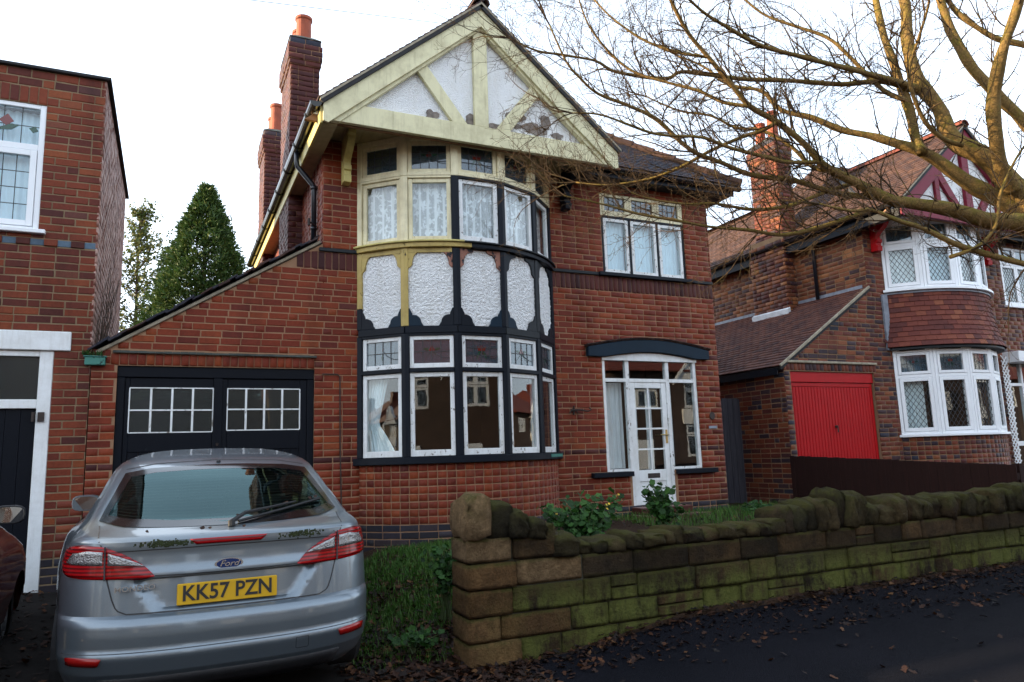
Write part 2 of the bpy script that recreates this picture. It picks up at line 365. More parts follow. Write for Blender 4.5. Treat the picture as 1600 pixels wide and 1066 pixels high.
# ------------------------------------------------------------------ bricks and tiles
def pix(P):
    """where a point falls in the photograph (1600 wide) and how far it is"""
    v = Vector(P); q = v.dot(FW)
    if q < 0.1: return (-9999, -9999, q)
    return (800 + 1135.45 * v.dot(R2) / q, 533 - 1135.45 * v.dot(U2) / q, q)
def unit_piece(name, cx, cz, jit, seed):
    r = random.Random(seed); V = []
    def j(a): return r.uniform(-a, a)
    for (sx, sz) in ((-1, -1), (1, -1), (1, 1), (-1, 1)): V.append((0.5 * sx, 0.0, 0.5 * sz))
    for (sx, sz) in ((-1, -1), (1, -1), (1, 1), (-1, 1)): V.append((0.5 * sx + j(jit * 0.3), 0.72 + j(0.1), 0.5 * sz + j(jit)))
    for (sx, sz) in ((-1, -1), (1, -1), (1, 1), (-1, 1)): V.append(((0.5 - cx) * sx + j(jit * 0.4), 1.0 + j(0.08), (0.5 - cz) * sz + j(jit * 1.2)))
    F = [(11, 10, 9, 8)]
    for k in range(4):
        k2 = (k + 1) % 4
        F.append((k, k + 4, k2 + 4, k2)); F.append((k + 4, k + 8, k2 + 8, k2 + 4))
    return np.array(V), [tuple(f) for f in F]
UNIT = {'brick': [unit_piece('brick', 0.022, 0.07, 0.035, 10 + i) for i in range(8)],
        'tile': [unit_piece('tile', 0.02, 0.012, 0.012, 40 + i) for i in range(6)]}
UNIT_ME = {}
def unit_mesh(kind, i):
    if (kind, i) not in UNIT_ME:
        V, F = UNIT[kind][i]; me = bpy.data.meshes.new(kind); me.from_pydata([tuple(v) for v in V], [], F)
        me.materials.append(M['mortar']); me.update(); UNIT_ME[(kind, i)] = me
    return UNIT_ME[(kind, i)]
class Pieces:
    """bricks or tiles of one house: position of the back face centre, axes, size, class"""
    def __init__(s, kind): s.kind = kind; s.r = []
    def put(s, pos, t, n, up, w, h, d, cls): s.r.append((Vector(pos), Vector(t), Vector(n), Vector(up), w, h, d, cls))
    def finish(s, parent, limit=300, ok=None, prefer=None, singles=None):
        base = Vector((0, 0, 0)); p = parent
        while p is not None: base += Vector(p.location); p = p.parent
        sc = []
        for i, (pos, t, n, up, w, h, d, cls) in enumerate(s.r):
            x, y, q = pix(pos); c = -(pos.normalized().dot(n))
            if -15 < x < 1615 and -15 < y < 1081 and c > 0.03 and (ok is None or ok(pos, x, y, cls)):
                a = w * h * c / (pos.length ** 2)
                if prefer: a *= prefer(pos, x, y, cls)
                sc.append((a, i))
        sc.sort(reverse=True); top = set(i for a, i in sc[:limit])
        V = []; F = []; MI = []; nv = 0
        classes = sorted(set(r[7] for r in s.r))
        for i, (pos, t, n, up, w, h, d, cls) in enumerate(s.r):
            k = (i * 7 + int(abs(pos.z) * 911)) % len(UNIT[s.kind])
            if i in top:
                o = bpy.data.objects.new(s.kind, unit_mesh(s.kind, k)); COL.objects.link(o)
                m = Matrix((t * w, n * d, up * h)).transposed().to_4x4(); m.translation = pos - base
                o.parent = parent; o.matrix_basis = m
                o.material_slots[0].link = 'OBJECT'; o.material_slots[0].material = M[cls]
            else:
                uv, uf = UNIT[s.kind][k]
                A = np.array([t * w, n * d, up * h]); V.append(uv @ A + np.array(pos))
                F.append(np.array(uf) + nv); nv += len(uv); MI.extend([classes.index(cls)] * len(uf))
        if V:
            o = np_mesh('brickwork' if s.kind == 'brick' else 'tiling', np.concatenate(V), np.concatenate(F), [M[c + '_work'] for c in classes], MI, parent)
            o['kind'] = 'stuff'
        return len(top), len(s.r)
    # ---- bricks
    def course(s, mp, z, h, spans, cls, off=0.0, L=0.227, joint=0.0105, proud=0.006, pattern='s', dep=0.022, mixcls=None):
        for (a, b) in spans:
            u = a - off
            k = 0
            while u < b - 0.02:
                l = L
                if pattern == 's' and random.random() < 0.10: l = L / 2
                if pattern == 'h': l = L / 2 if L > 0.2 else L
                u1 = u + l; x0 = max(a, u); x1 = min(b, u1)
                if x1 - x0 > 0.035:
                    g0 = joint / 2 if x0 > a + 1e-6 else 0.0; g1 = joint / 2 if x1 < b - 1e-6 else 0.0
                    x0g, x1g = x0 + g0, x1 - g1
                    pos, t, n = mp((x0g + x1g) / 2, z + h / 2)
                    pr = proud + rnd(-0.0025, 0.002)
                    c = cls
                    if mixcls and random.random() < mixcls[1]: c = mixcls[0]
                    tt = Vector((t.x, t.y, t.z + rnd(-0.004, 0.004)))
                    s.put(pos - n * (dep - pr), tt, n, Vector((0, 0, 1)), x1g - x0g, h - joint, dep, c)
                u = u1; k += 1
    def wall(s, mp, z0, z1, spans_at, cls, rowh=0.083, phase=0, **kw):
        n = max(1, round((z1 - z0) / rowh)); h = (z1 - z0) / n
        for i in range(n):
            a = z0 + i * h; c = cls(a + h / 2) if callable(cls) else cls
            s.course(mp, a, h, spans_at(a + h / 2), c, off=0.1175 if (i + phase) % 2 else 0.0, **kw)
    def soldiers(s, mp, z0, z1, u0, u1, cls, wd=0.083, proud=0.008):
        n = max(1, round((u1 - u0) / wd)); wd = (u1 - u0) / n
        for k in range(n):
            pos, t, nn = mp(u0 + (k + 0.5) * wd, (z0 + z1) / 2)
            pr = proud + rnd(-0.002, 0.002)
            s.put(pos - nn * (0.022 - pr), t, nn, Vector((0, 0, 1)), wd - 0.010, z1 - z0 - 0.010, 0.022, cls)
    # ---- tiles laid on a slope: O lower corner, t along the eaves, up the slope, n out of the roof
    def slope(s, O, t, up, n, W, H, cls, inside=None, gauge=0.105, tw=0.168, th=0.013, lift=0.0):
        O, t, up, n = Vector(O), Vector(t).normalized(), Vector(up).normalized(), Vector(n).normalized()
        tilt = th * 1.7 / gauge; rows = int(H / gauge + 0.5)
        for i in range(rows):
            u = -tw * (0.5 if i % 2 else 0.0)
            while u < W - 0.02:
                x0, x1 = max(0, u), min(W, u + tw)
                if x1 - x0 > 0.03 and (inside is None or inside((x0 + x1) / 2, (i + 0.5) * gauge)):
                    q = rnd(-0.012, 0.012)
                    up2 = (up - n * (tilt * 0.55 + q)).normalized(); n2 = (n + up * (tilt * 0.55 + q)).normalized()
                    hh = min(gauge * 1.75, 0.19)
                    c = O + t * ((x0 + x1) / 2) + up * (i * gauge + hh / 2 + rnd(-0.004, 0.004)) + n * (lift + th * 0.7)
                    s.put(c, t, n2, up2, x1 - x0 - 0.004, hh, th, cls)
                u += tw
def cut(spans, a, b):
    out = []
    for (x, y) in spans:
        if b <= x or a >= y: out.append((x, y)); continue
        if a > x: out.append((x, a))
        if b < y: out.append((b, y))
    return out
class Fr:
    """a vertical facet: origin (z = 0), direction t along it, normal n outwards"""
    def __init__(s, O, t):
        s.O = Vector((O[0], O[1], 0)); s.t = Vector((t[0], t[1], 0)).normalized(); s.n = Vector((s.t.y, -s.t.x, 0))
    def p(s, u, z, d=0.0): return s.O + s.t * u + s.n * d + Vector((0, 0, z))
    def mp(s, u, z): return s.p(u, z), s.t, s.n
def fbox(mb, F, u0, u1, z0, z1, d0, d1, mi=0):
    return mb.obox(F.p(u0, z0, d0), F.t * (u1 - u0), F.n * (d1 - d0), Vector((0, 0, z1 - z0)), mi)
def fpoly(mb, F, uz, d0, d1, mi=0):
    return mb.prism([F.p(u, z, d0) for u, z in uz], F.n * (d1 - d0), mi)
def backing(mb, F, us, zs, solid, thick=0.11, d=0.0, mi=0):
    """wall leaf with openings, front face at d, closed round every opening"""
    us = sorted(us); zs = sorted(zs); nu, nz_ = len(us) - 1, len(zs) - 1
    S_ = [[solid((us[i] + us[i + 1]) / 2, (zs[j] + zs[j + 1]) / 2) for j in range(nz_)] for i in range(nu)]
    g = lambda i, j: 0 <= i < nu and 0 <= j < nz_ and S_[i][j]
    for i in range(nu):
        for j in range(nz_):
            if not S_[i][j]: continue
            a, b, c, e = us[i], us[i + 1], zs[j], zs[j + 1]; f, k = d, d - thick
            mb.add([F.p(a, c, f), F.p(b, c, f), F.p(b, e, f), F.p(a, e, f)], [(0, 1, 2, 3)], mi)
            mb.add([F.p(a, c, k), F.p(b, c, k), F.p(b, e, k), F.p(a, e, k)], [(3, 2, 1, 0)], mi)
            if not g(i - 1, j): mb.add([F.p(a, c, k), F.p(a, c, f), F.p(a, e, f), F.p(a, e, k)], [(0, 1, 2, 3)], mi)
            if not g(i + 1, j): mb.add([F.p(b, c, f), F.p(b, c, k), F.p(b, e, k), F.p(b, e, f)], [(0, 1, 2, 3)], mi)
            if not g(i, j - 1): mb.add([F.p(a, c, k), F.p(b, c, k), F.p(b, c, f), F.p(a, c, f)], [(0, 1, 2, 3)], mi)
            if not g(i, j + 1): mb.add([F.p(a, e, f), F.p(b, e, f), F.p(b, e, k), F.p(a, e, k)], [(0, 1, 2, 3)], mi)
    return mb
# ------------------------------------------------------------------ windows
def sash(part, F, u0, u1, z0, z1, mat, d0=-0.045, d1=0.0, rail=0.055, bottom=None, pane='pane_glass', bev=0.004, name='sash', skew=0.0):
    bottom = bottom or rail * 1.35
    mb = MB(); dz = skew
    fbox(mb, F, u0, u0 + rail, z0, z1, d0, d1); fbox(mb, F, u1 - rail, u1, z0, z1, d0, d1)
    fbox(mb, F, u0 + rail, u1 - rail, z0, z0 + bottom, d0, d1 - 0.002); fbox(mb, F, u0 + rail, u1 - rail, z1 - rail, z1, d0, d1 - 0.002)
    o = mb.build(name, M[mat], part, bevel=bev)
    g = MB(); dm = (d0 + d1) / 2 - 0.004
    fbox(g, F, u0 + rail - 0.005, u1 - rail + 0.005, z0 + bottom - 0.005, z1 - rail + 0.005, dm - 0.002, dm + 0.002)
    g.build('pane', M[pane], part)
    return (u0 + rail, u1 - rail, z0 + bottom, z1 - rail, dm)
def leading_grid(part, F, r, nu, nz_, mat='lead_came', wd=0.005):
    u0, u1, z0, z1, dm = r; mb = MB()
    for i in range(1, nu): u = u0 + (u1 - u0) * i / nu; fbox(mb, F, u - wd, u + wd, z0, z1, dm + 0.003, dm + 0.007)
    for j in range(1, nz_): z = z0 + (z1 - z0) * j / nz_; fbox(mb, F, u0, u1, z - wd, z + wd, dm + 0.0035, dm + 0.0075)
    mb.build('leading', M[mat], part)
def leading_diamond(part, F, r, sp=0.10, mat='lead_came', wd=0.004, asp=1.45):
    u0, u1, z0, z1, dm = r; mb = MB(); W, H = u1 - u0, z1 - z0
    def seg(p, q, dd):
        a = F.p(u0 + p[0], z0 + p[1], dm + dd); b = F.p(u0 + q[0], z0 + q[1], dm + dd); dr = (b - a)
        if dr.length < 0.01: return
        sd = dr.cross(F.n).normalized() * wd
        mb.obox(a - sd, dr, sd * 2, F.n * 0.004)
    for sgn in (1, -1):
        k = -int(H / asp / sp) - 2
        while k * sp < W + H / asp + sp:
            x0 = k * sp; pts = []
            # line x = x0 + sgn * z / asp (for sgn -1 it starts shifted)
            xs = x0 if sgn > 0 else x0
            za, zb = 0.0, H
            xa, xb = xs, xs + sgn * H / asp
            # clip in x
            def clipx(xa, za, xb, zb):
                if xa == xb: return None
                t0, t1 = 0.0, 1.0
                dx = xb - xa
                ta, tb = (0 - xa) / dx, (W - xa) / dx
                if ta > tb: ta, tb = tb, ta
                t0, t1 = max(t0, ta), min(t1, tb)
                if t1 <= t0: return None
                return (xa + dx * t0, za + (zb - za) * t0), (xa + dx * t1, za + (zb - za) * t1)
            c = clipx(xa, za, xb, zb)
            if c: seg(c[0], c[1], 0.003 if sgn > 0 else 0.0036)
            k += 1
    mb.build('leading', M[mat], part)
def tulip(part, F, r, sc=1.0, stem=True, kind=0):
    """leaded flower: petals of coloured glass and curved cames"""
    u0, u1, z0, z1, dm = r; cu = (u0 + u1) / 2; cz = z0 + (z1 - z0) * 0.62; h = (z1 - z0) * sc
    red = MB(); grn = MB(); ld = MB()
    def poly(mb, P): fpoly(mb, F, [(cu + x * h, cz + z * h) for x, z in P], dm + 0.003, dm + 0.006)
    if kind == 0:
        poly(red, [(-0.14, -0.08), (0, -0.12), (0.14, -0.08), (0.05, 0.06), (0, 0.26), (-0.05, 0.06)])
        poly(grn, [(-0.42, 0.02), (-0.16, -0.10), (-0.16, 0.04)]); poly(grn, [(0.42, 0.02), (0.16, 0.04), (0.16, -0.10)])
        poly(grn, [(-0.05, -0.14), (0.0, -0.13), (-0.30, -0.42)]); poly(grn, [(0.0, -0.13), (0.05, -0.14), (0.30, -0.42)])
    elif kind == 1:
        poly(red, [(-0.17, -0.10), (0.17, -0.10), (0.22, 0.12), (0.08, 0.04), (0, 0.24), (-0.08, 0.04), (-0.22, 0.12)])
        poly(grn, [(-0.15, -0.14), (-0.02, -0.13), (-0.26, -0.52), (-0.2, -0.3)]); poly(grn, [(0.02, -0.13), (0.15, -0.14), (0.2, -0.3), (0.26, -0.52)])
    else:
        poly(red, [(-0.04, -0.02), (0.03, 0.06), (0.0, 0.26)]); poly(grn, [(-0.05, -0.45), (0.02, -0.30), (0.0, -0.04), (-0.08, -0.28)])
    pts = [F.p(cu + h * x, cz + h * z, dm + 0.006) for x, z in [(0.06, -0.05), (0.2, -0.25), (0.5, -0.4), (0.75, -0.42)]]
    ld.tube(pts, 0.004, 4)
    red.build('flower_glass', M['red_glass'], part); grn.build('leaf_glass', M['green_glass'], part); ld.build('leading', M['lead_came'], part)
def curtain(label, F, u0, u1, z0, z1, d, mat, folds=9, amp=0.016, group=None, tie=None, name='net_curtain'):
    nu, nz_ = max(24, folds * 8), 10 if tie is None else 24
    V = []; ph = rnd(0, 6)
    for j in range(nz_ + 1):
        fz = j / nz_; z = z0 + (z1 - z0) * fz
        for i in range(nu + 1):
            fu = i / nu; u = u0 + (u1 - u0) * fu
            dd = amp * math.sin(fu * folds * 2 * math.pi + ph + 0.5 * math.sin(fz * 3 + fu * 9)) + 0.4 * amp * math.sin(fu * folds * 5.1 + fz * 2)
            if tie:
                tz, squeeze = tie; k = abs(z - tz) / ((z1 - tz) if z > tz else (tz - z0)); wv = 1 - squeeze * (1 - min(1, k) ** (1.0 if z > tz else 0.8)) 
                u = u0 + (u1 - u0) * fu * wv
            V.append(F.p(u, z, d + dd))
    Fc = [(j * (nu + 1) + i, j * (nu + 1) + i + 1, (j + 1) * (nu + 1) + i + 1, (j + 1) * (nu + 1) + i) for j in range(nz_) for i in range(nu)]
    mb = MB(); mb.add(V, Fc); o = mb.build(name, M[mat], None, smooth=True)
    tag(o, label, 'curtain', group); return o
# ------------------------------------------------------------------ the setting
WALL_Y = 9.0
def sm(a, b, x): t = max(0.0, min(1.0, (x - a) / (b - a))); return t * t * (3 - 2 * t)
def gz(x, y):
    pav = -1.53 - 0.012 * (4.75 - y)
    if y <= 1.75: return -1.70 if y > -6.5 else -1.58
    drive = -1.50 + 0.16 * sm(4.6, 9.0, y)
    left = -1.47 + 0.25 * sm(4.6, 9.0, y)
    gard = -1.46 + (0.44 * sm(5.0, 8.6, y)) ; bed = -1.12 + 0.20 * sm(5.3, 8.6, y)
    g = gard + (bed - gard) * sm(2.2, 4.2, x)
    z = left + (drive - left) * sm(-1.2, -0.4, x)
    z = z + (g - z) * sm(1.6, 2.3, x)
    rt = -1.25 + 0.15 * sm(5, 9, y)
    z = z + (rt - z) * sm(9.1, 9.6, x)
    z = pav + (z - pav) * sm(4.7, 5.35, y)
    if y > 9: z = z if y < 16 else z
    return z
def nb(x, y, s=1.0): return noise.noise(Vector((x * s, y * s, 3.1)))
def sheet(name, xs, ys, dz, mat, bump=0.0, kind='structure'):
    nx, ny = len(xs), len(ys)
    V = [(x, y, gz(x, y) + dz + (bump * nb(x, y, 2.3) if bump else 0)) for y in ys for x in xs]
    F = [(j * nx + i, j * nx + i + 1, (j + 1) * nx + i + 1, (j + 1) * nx + i) for j in range(ny - 1) for i in range(nx - 1)]
    o = np_mesh(name, V, F, mat, smooth=True); o['kind'] = kind; return o
def ar(a, b, st): return [a + st * i for i in range(int(round((b - a) / st)) + 1)]
t = NT('soil'); n = t.noise(3.0, 8, 0.7); n2 = t.noise(40, 5, 0.7)
t.bump(n2, 0.8, 0.03); M['soil'] = t.fin(t.mix(t.rng(n2, 0.35, 0.7), t.ramp(n, [(0.3, (0.010, 0.008, 0.006)), (0.7, (0.035, 0.022, 0.014))]), (0.055, 0.028, 0.016)), 0.95, spec=0.15)
t = NT('pavement_asphalt'); n2 = t.noise(160, 4, 0.7); n = t.noise(1.1, 6, 0.65)
v = t.n.new('ShaderNodeTexVoronoi'); v.inputs['Scale'].default_value = 110; t.l.new(t.pos(), v.inputs['Vector'])
col = t.mix(t.rng(n, 0.35, 0.7), (0.0034, 0.0036, 0.0058), (0.0075, 0.0075, 0.0105)); col = t.mix(t.rng(v.outputs['Distance'], 0.0, 0.5, 0.5, 0.0), col, (0.026, 0.026, 0.033))
t.bump(t.math('ADD', n2, v.outputs['Distance']), 0.7, 0.008); M['pavement_asphalt'] = t.fin(col, t.rng(n, 0.3, 0.7, 0.65, 0.9), spec=0.05)
plain('road_asphalt', (0.045, 0.045, 0.048), 0.9, 0.3, 1.5, 0.4, 150)
plain('kerb_stone', (0.20, 0.19, 0.17), 0.9, 0.25, 8, 0.3)
plain('drive_concrete', (0.016, 0.014, 0.013), 0.9, 0.45, 2.2, 0.5, 50, spec=0.15)
far = [-400, -200, -100, -60, -40, -30, -22, -16]
xs = far + ar(-12, 18, 0.25) + [22, 30, 40, 60, 100, 200, 400]
ys = [-400, -200, -100, -60, -40, -30, -20, -12, -8, -6.75, -6.5, -6.25, -4, -2, 0, 1] + ar(1.5, 14, 0.25) + [16, 20, 30, 40, 60, 100, 200, 400]
sheet('ground', xs, ys, -0.03, M['soil'])
sheet('road', [-200, -100, -50, -20, 0, 20, 50, 100, 200], [-6.25, -4, -2, 0, 1, 1.5], 0.004, M['road_asphalt'])
sheet('pavement', [-60, -30, -16] + ar(-12, 18, 0.25) + [30, 60], ar(2.0, 5.0, 0.25), 0.006, M['pavement_asphalt'])
sheet('driveway', ar(-6, 1.75, 0.25), ar(5.0, 9.25, 0.25), 0.004, M['drive_concrete'])
kb = MB()
for i in range(-22, 30): kb.box(i * 0.915, i * 0.915 + 0.905, 1.75, 1.90, -1.80, -1.562 + rnd(-0.003, 0.003))
o = kb.build('kerb', M['kerb_stone'], None, bevel=0.012); o['kind'] = 'structure'

# ------------------------------------------------------------------ shared house design (the two gabled houses are the same plan, 9.83 m apart)
BAY_X0, BAY_X1, BAY_S = 2.12, 4.89, 0.72
def bay_points(off):
    c = (BAY_X1 - BAY_X0) / 2; r = (c * c + BAY_S ** 2) / (2 * BAY_S); th = math.asin(c / r); cx = BAY_X0 + c + off
    P = [Vector((cx + r * math.sin(-th + 2 * th * k / 5), WALL_Y - (r * math.cos(-th + 2 * th * k / 5) - (r - BAY_S)), 0)) for k in range(6)]
    return P, cx, r, th
def arc_mapper(cx, r, th, dr=0.0):
    cy = WALL_Y + (r - BAY_S)
    def mp(u, z):
        a = -th + u / r
        n = Vector((math.sin(a), -math.cos(a), 0)); return Vector((cx, cy, z)) + n * (r + dr), Vector((math.cos(a), math.sin(a), 0)), n
    return mp
def arc_band(mb, mp, u0, u1, z0, z1, d0, d1, n=30, mi=0):
    """curved board following the bow; closed all round"""
    V = []
    for i in range(n + 1):
        p, t, nn = mp(u0 + (u1 - u0) * i / n, 0)
        for d, z in ((d1, z0), (d1, z1), (d0, z1), (d0, z0)): V.append(p + nn * d + Vector((0, 0, z)))
    F = []
    for i in range(n):
        for k in range(4):
            k2 = (k + 1) % 4; F.append((i * 4 + k, (i + 1) * 4 + k, (i + 1) * 4 + k2, i * 4 + k2))
    F.append((0, 1, 2, 3)); F.append((n * 4 + 3, n * 4 + 2, n * 4 + 1, n * 4))
    return mb.add(V, F, mi)
def chimney(house, pieces, x0, x1, y0, y1, zb, zt, cls, wallmat, pots, capmat='chim_top', faces='LFRB'):
    """stack > pot: brick shaft with an oversailing head and clay pots"""
    mb = MB(); mb.box(x0 + 0.02, x1 - 0.02, y0 + 0.02, y1 - 0.02, zb, zt - 0.02)
    st = mb.build('chimney_stack', M[wallmat], house)
    fr = [Fr((x0 + 0.01, y0 + 0.01), (1, 0)), Fr((x1 - 0.01, y0 + 0.01), (0, 1)), Fr((x1 - 0.01, y1 - 0.01), (-1, 0)), Fr((x0 + 0.01, y1 - 0.01), (0, -1))]
    ln = [x1 - x0 - 0.02, y1 - y0 - 0.02] * 2
    for F, L in zip(fr, ln): pieces.wall(F.mp, zb, zt - 0.44, lambda z, L=L: [(0, L)], cls)
    e = [(zt - 0.44, zt - 0.357, 0.022), (zt - 0.357, zt - 0.10, 0.040), (zt - 0.10, zt - 0.0, 0.018)]
    for za, zc, ex in e:
        m2 = MB(); m2.box(x0 - ex + 0.015, x1 + ex - 0.015, y0 - ex + 0.015, y1 + ex - 0.015, za, zc); m2.build('chimney_head', M[wallmat], house)
        fr = [Fr((x0 - ex + 0.01, y0 - ex + 0.01), (1, 0)), Fr((x1 + ex - 0.01, y0 - ex + 0.01), (0, 1)), Fr((x1 + ex - 0.01, y1 + ex - 0.01), (-1, 0)), Fr((x0 - ex + 0.01, y1 + ex - 0.01), (0, -1))]
        ln = [x1 - x0 + 2 * ex - 0.02, y1 - y0 + 2 * ex - 0.02] * 2
        for F, L in zip(fr, ln): pieces.wall(F.mp, za, zc, lambda z, L=L: [(0, L)], 'brick_blue' if zc > zt - 0.05 else cls)
    fl = MB(); fl.add([(x0 - 0.03, y0 - 0.03, zt), (x1 + 0.03, y0 - 0.03, zt), (x1 + 0.03, y1 + 0.03, zt), (x0 - 0.03, y1 + 0.03, zt),
                       (x0 + 0.08, y0 + 0.08, zt + 0.09), (x1 - 0.08, y0 + 0.08, zt + 0.09), (x1 - 0.08, y1 - 0.08, zt + 0.09), (x0 + 0.08, y1 - 0.08, zt + 0.09)],
                      [(3, 2, 1, 0), (4, 5, 6, 7), (0, 1, 5, 4), (1, 2, 6, 5), (2, 3, 7, 6), (3, 0, 4, 7)]); fl.build('flaunching', M[capmat], house, bevel=0.01)
    for px_, py_, r, h in pots:
        p = MB(); p.lathe((px_, py_, zt + 0.04), [(r * 1.02, 0), (r * 1.06, 0.05), (r * 0.96, 0.08), (r * 0.93, h * 0.8), (r * 0.95, h * 0.88), (r * 1.08, h * 0.92), (r * 1.08, h), (r * 0.82, h), (r * 0.80, h - 0.12)], 18)
        p.build('chimney_pot', M['pot_clay'], house, smooth=False)
GAB_Y = 8.02; GAB_ZF = 4.14; GAB_ZA = 5.83; GAB_HW = 2.02     # gable front plane, foot, apex, half width
def gable_front(house, off, barge_mat, beam_mat, strut_mat, render_mat, diag=True, strut2=None):
    cx = 3.49 + off; y = GAB_Y
    k = (GAB_ZA - GAB_ZF) / GAB_HW; ln = math.hypot(1, k); bw = 0.29      # vertical height of the board
    for s in (-1, 1):
        mb = MB(); P = [(cx, y, GAB_ZA), (cx + s * GAB_HW, y, GAB_ZF), (cx + s * (GAB_HW + 0.0), y, GAB_ZF - 0.25), (cx + s * (GAB_HW - 0.06), y, GAB_ZF - 0.27), (cx, y, GAB_ZA - bw)]
        mb.prism(P, (0, 0.035, 0)); o = mb.build('bargeboard', M[barge_mat], house, bevel=0.004)
        # moulding along the lower edge, set a little back
        m2 = MB(); P = [(cx, y + 0.036, GAB_ZA - bw + 0.03), (cx + s * (GAB_HW - 0.1), y + 0.036, GAB_ZF - 0.22), (cx + s * (GAB_HW - 0.2), y + 0.036, GAB_ZF - 0.22), (cx, y + 0.036, GAB_ZA - bw - 0.03)]
        m2.prism(P, (0, 0.08, 0)); m2.build('barge_moulding', M[barge_mat], house, bevel=0.004)
    yb = y + 0.10
    # rendered triangle
    zt0 = 4.16
    hw0 = (GAB_ZA - zt0) / k
    n = 70; V = []; F = []
    rows = 44
    for j in range(rows + 1):
        z = zt0 - 0.15 + (GAB_ZA - 0.15 - zt0) * j / rows; hw = max(0.01, (GAB_ZA - 0.05 - z) / k)
        for i in range(n + 1):
            x = cx - hw + 2 * hw * i / n
            V.append((x, yb + 0.03 + 0.012 * nb(x * 1.0, z, 22) + 0.006 * nb(x, z, 60), z))
    F = [(j * (n + 1) + i, j * (n + 1) + i + 1, (j + 1) * (n + 1) + i + 1, (j + 1) * (n + 1) + i) for j in range(rows) for i in range(n)]
    np_mesh('render_panel', V, F, M[render_mat], parent=house, smooth=True)
    bk = MB(); bk.prism([(cx, yb + 0.1, GAB_ZA - 0.06), (cx - hw0 - 0.2, yb + 0.1, zt0 - 0.2), (cx + hw0 + 0.2, yb + 0.1, zt0 - 0.2)], (0, 0.05, 0)); bk.build('gable_backing', M['mortar'], house)
    tb = MB(); zb0 = 3.93
    tb.prism([(cx - 1.82, y + 0.055, zb0), (cx + 1.82, y + 0.055, zb0), (cx + 1.60, y + 0.055, zb0 + 0.245), (cx - 1.60, y + 0.055, zb0 + 0.245)], (0, 0.06, 0))
    tb.build('tie_beam', M[beam_mat], house, bevel=0.004)
    kp = MB(); kp.box(cx - 0.095, cx + 0.095, y + 0.06, y + 0.125, zb0 + 0.246, GAB_ZA - bw + 0.1); kp.build('king_post', M[strut_mat], house, bevel=0.004)
    if diag:
        for s in (-1, 1):
            mb = MB(); x0, z0_ = cx + s * 0.30, zb0 + 0.247; x1, z1_ = cx + s * 0.86, zb0 + 0.98
            d = Vector((x1 - x0, 0, z1_ - z0_)).normalized(); q = Vector((d.z, 0, -d.x)) * 0.08
            a, b = Vector((x0, y + 0.066, z0_)), Vector((x1, y + 0.066, z1_)) + d * 0.1
            b0 = a + d * ((0.08 * abs(d.x) / d.z)); 
            P = [(x0 - 0.08 / d.z, y + 0.066, z0_), (x0 + 0.08 / d.z, y + 0.066, z0_), b + q * (1 if s > 0 else 1), b - q]
            P = [Vector(p) for p in P]
            if (P[1] - P[0]).cross(P[2] - P[1]).dot((P[2] - P[1]).cross(P[3] - P[2])) < 0: P[2], P[3] = P[3], P[2]
            mb.prism(P, (0, 0.055, 0)); mb.build('gable_strut', M[strut_mat], house, bevel=0.004)
    return cx, k
def roof_slab(house, poly, n, th, mat, name='roof'):
    mb = MB(); mb.prism(poly, Vector(n).normalized() * -th); return mb.build(name, M[mat], house)
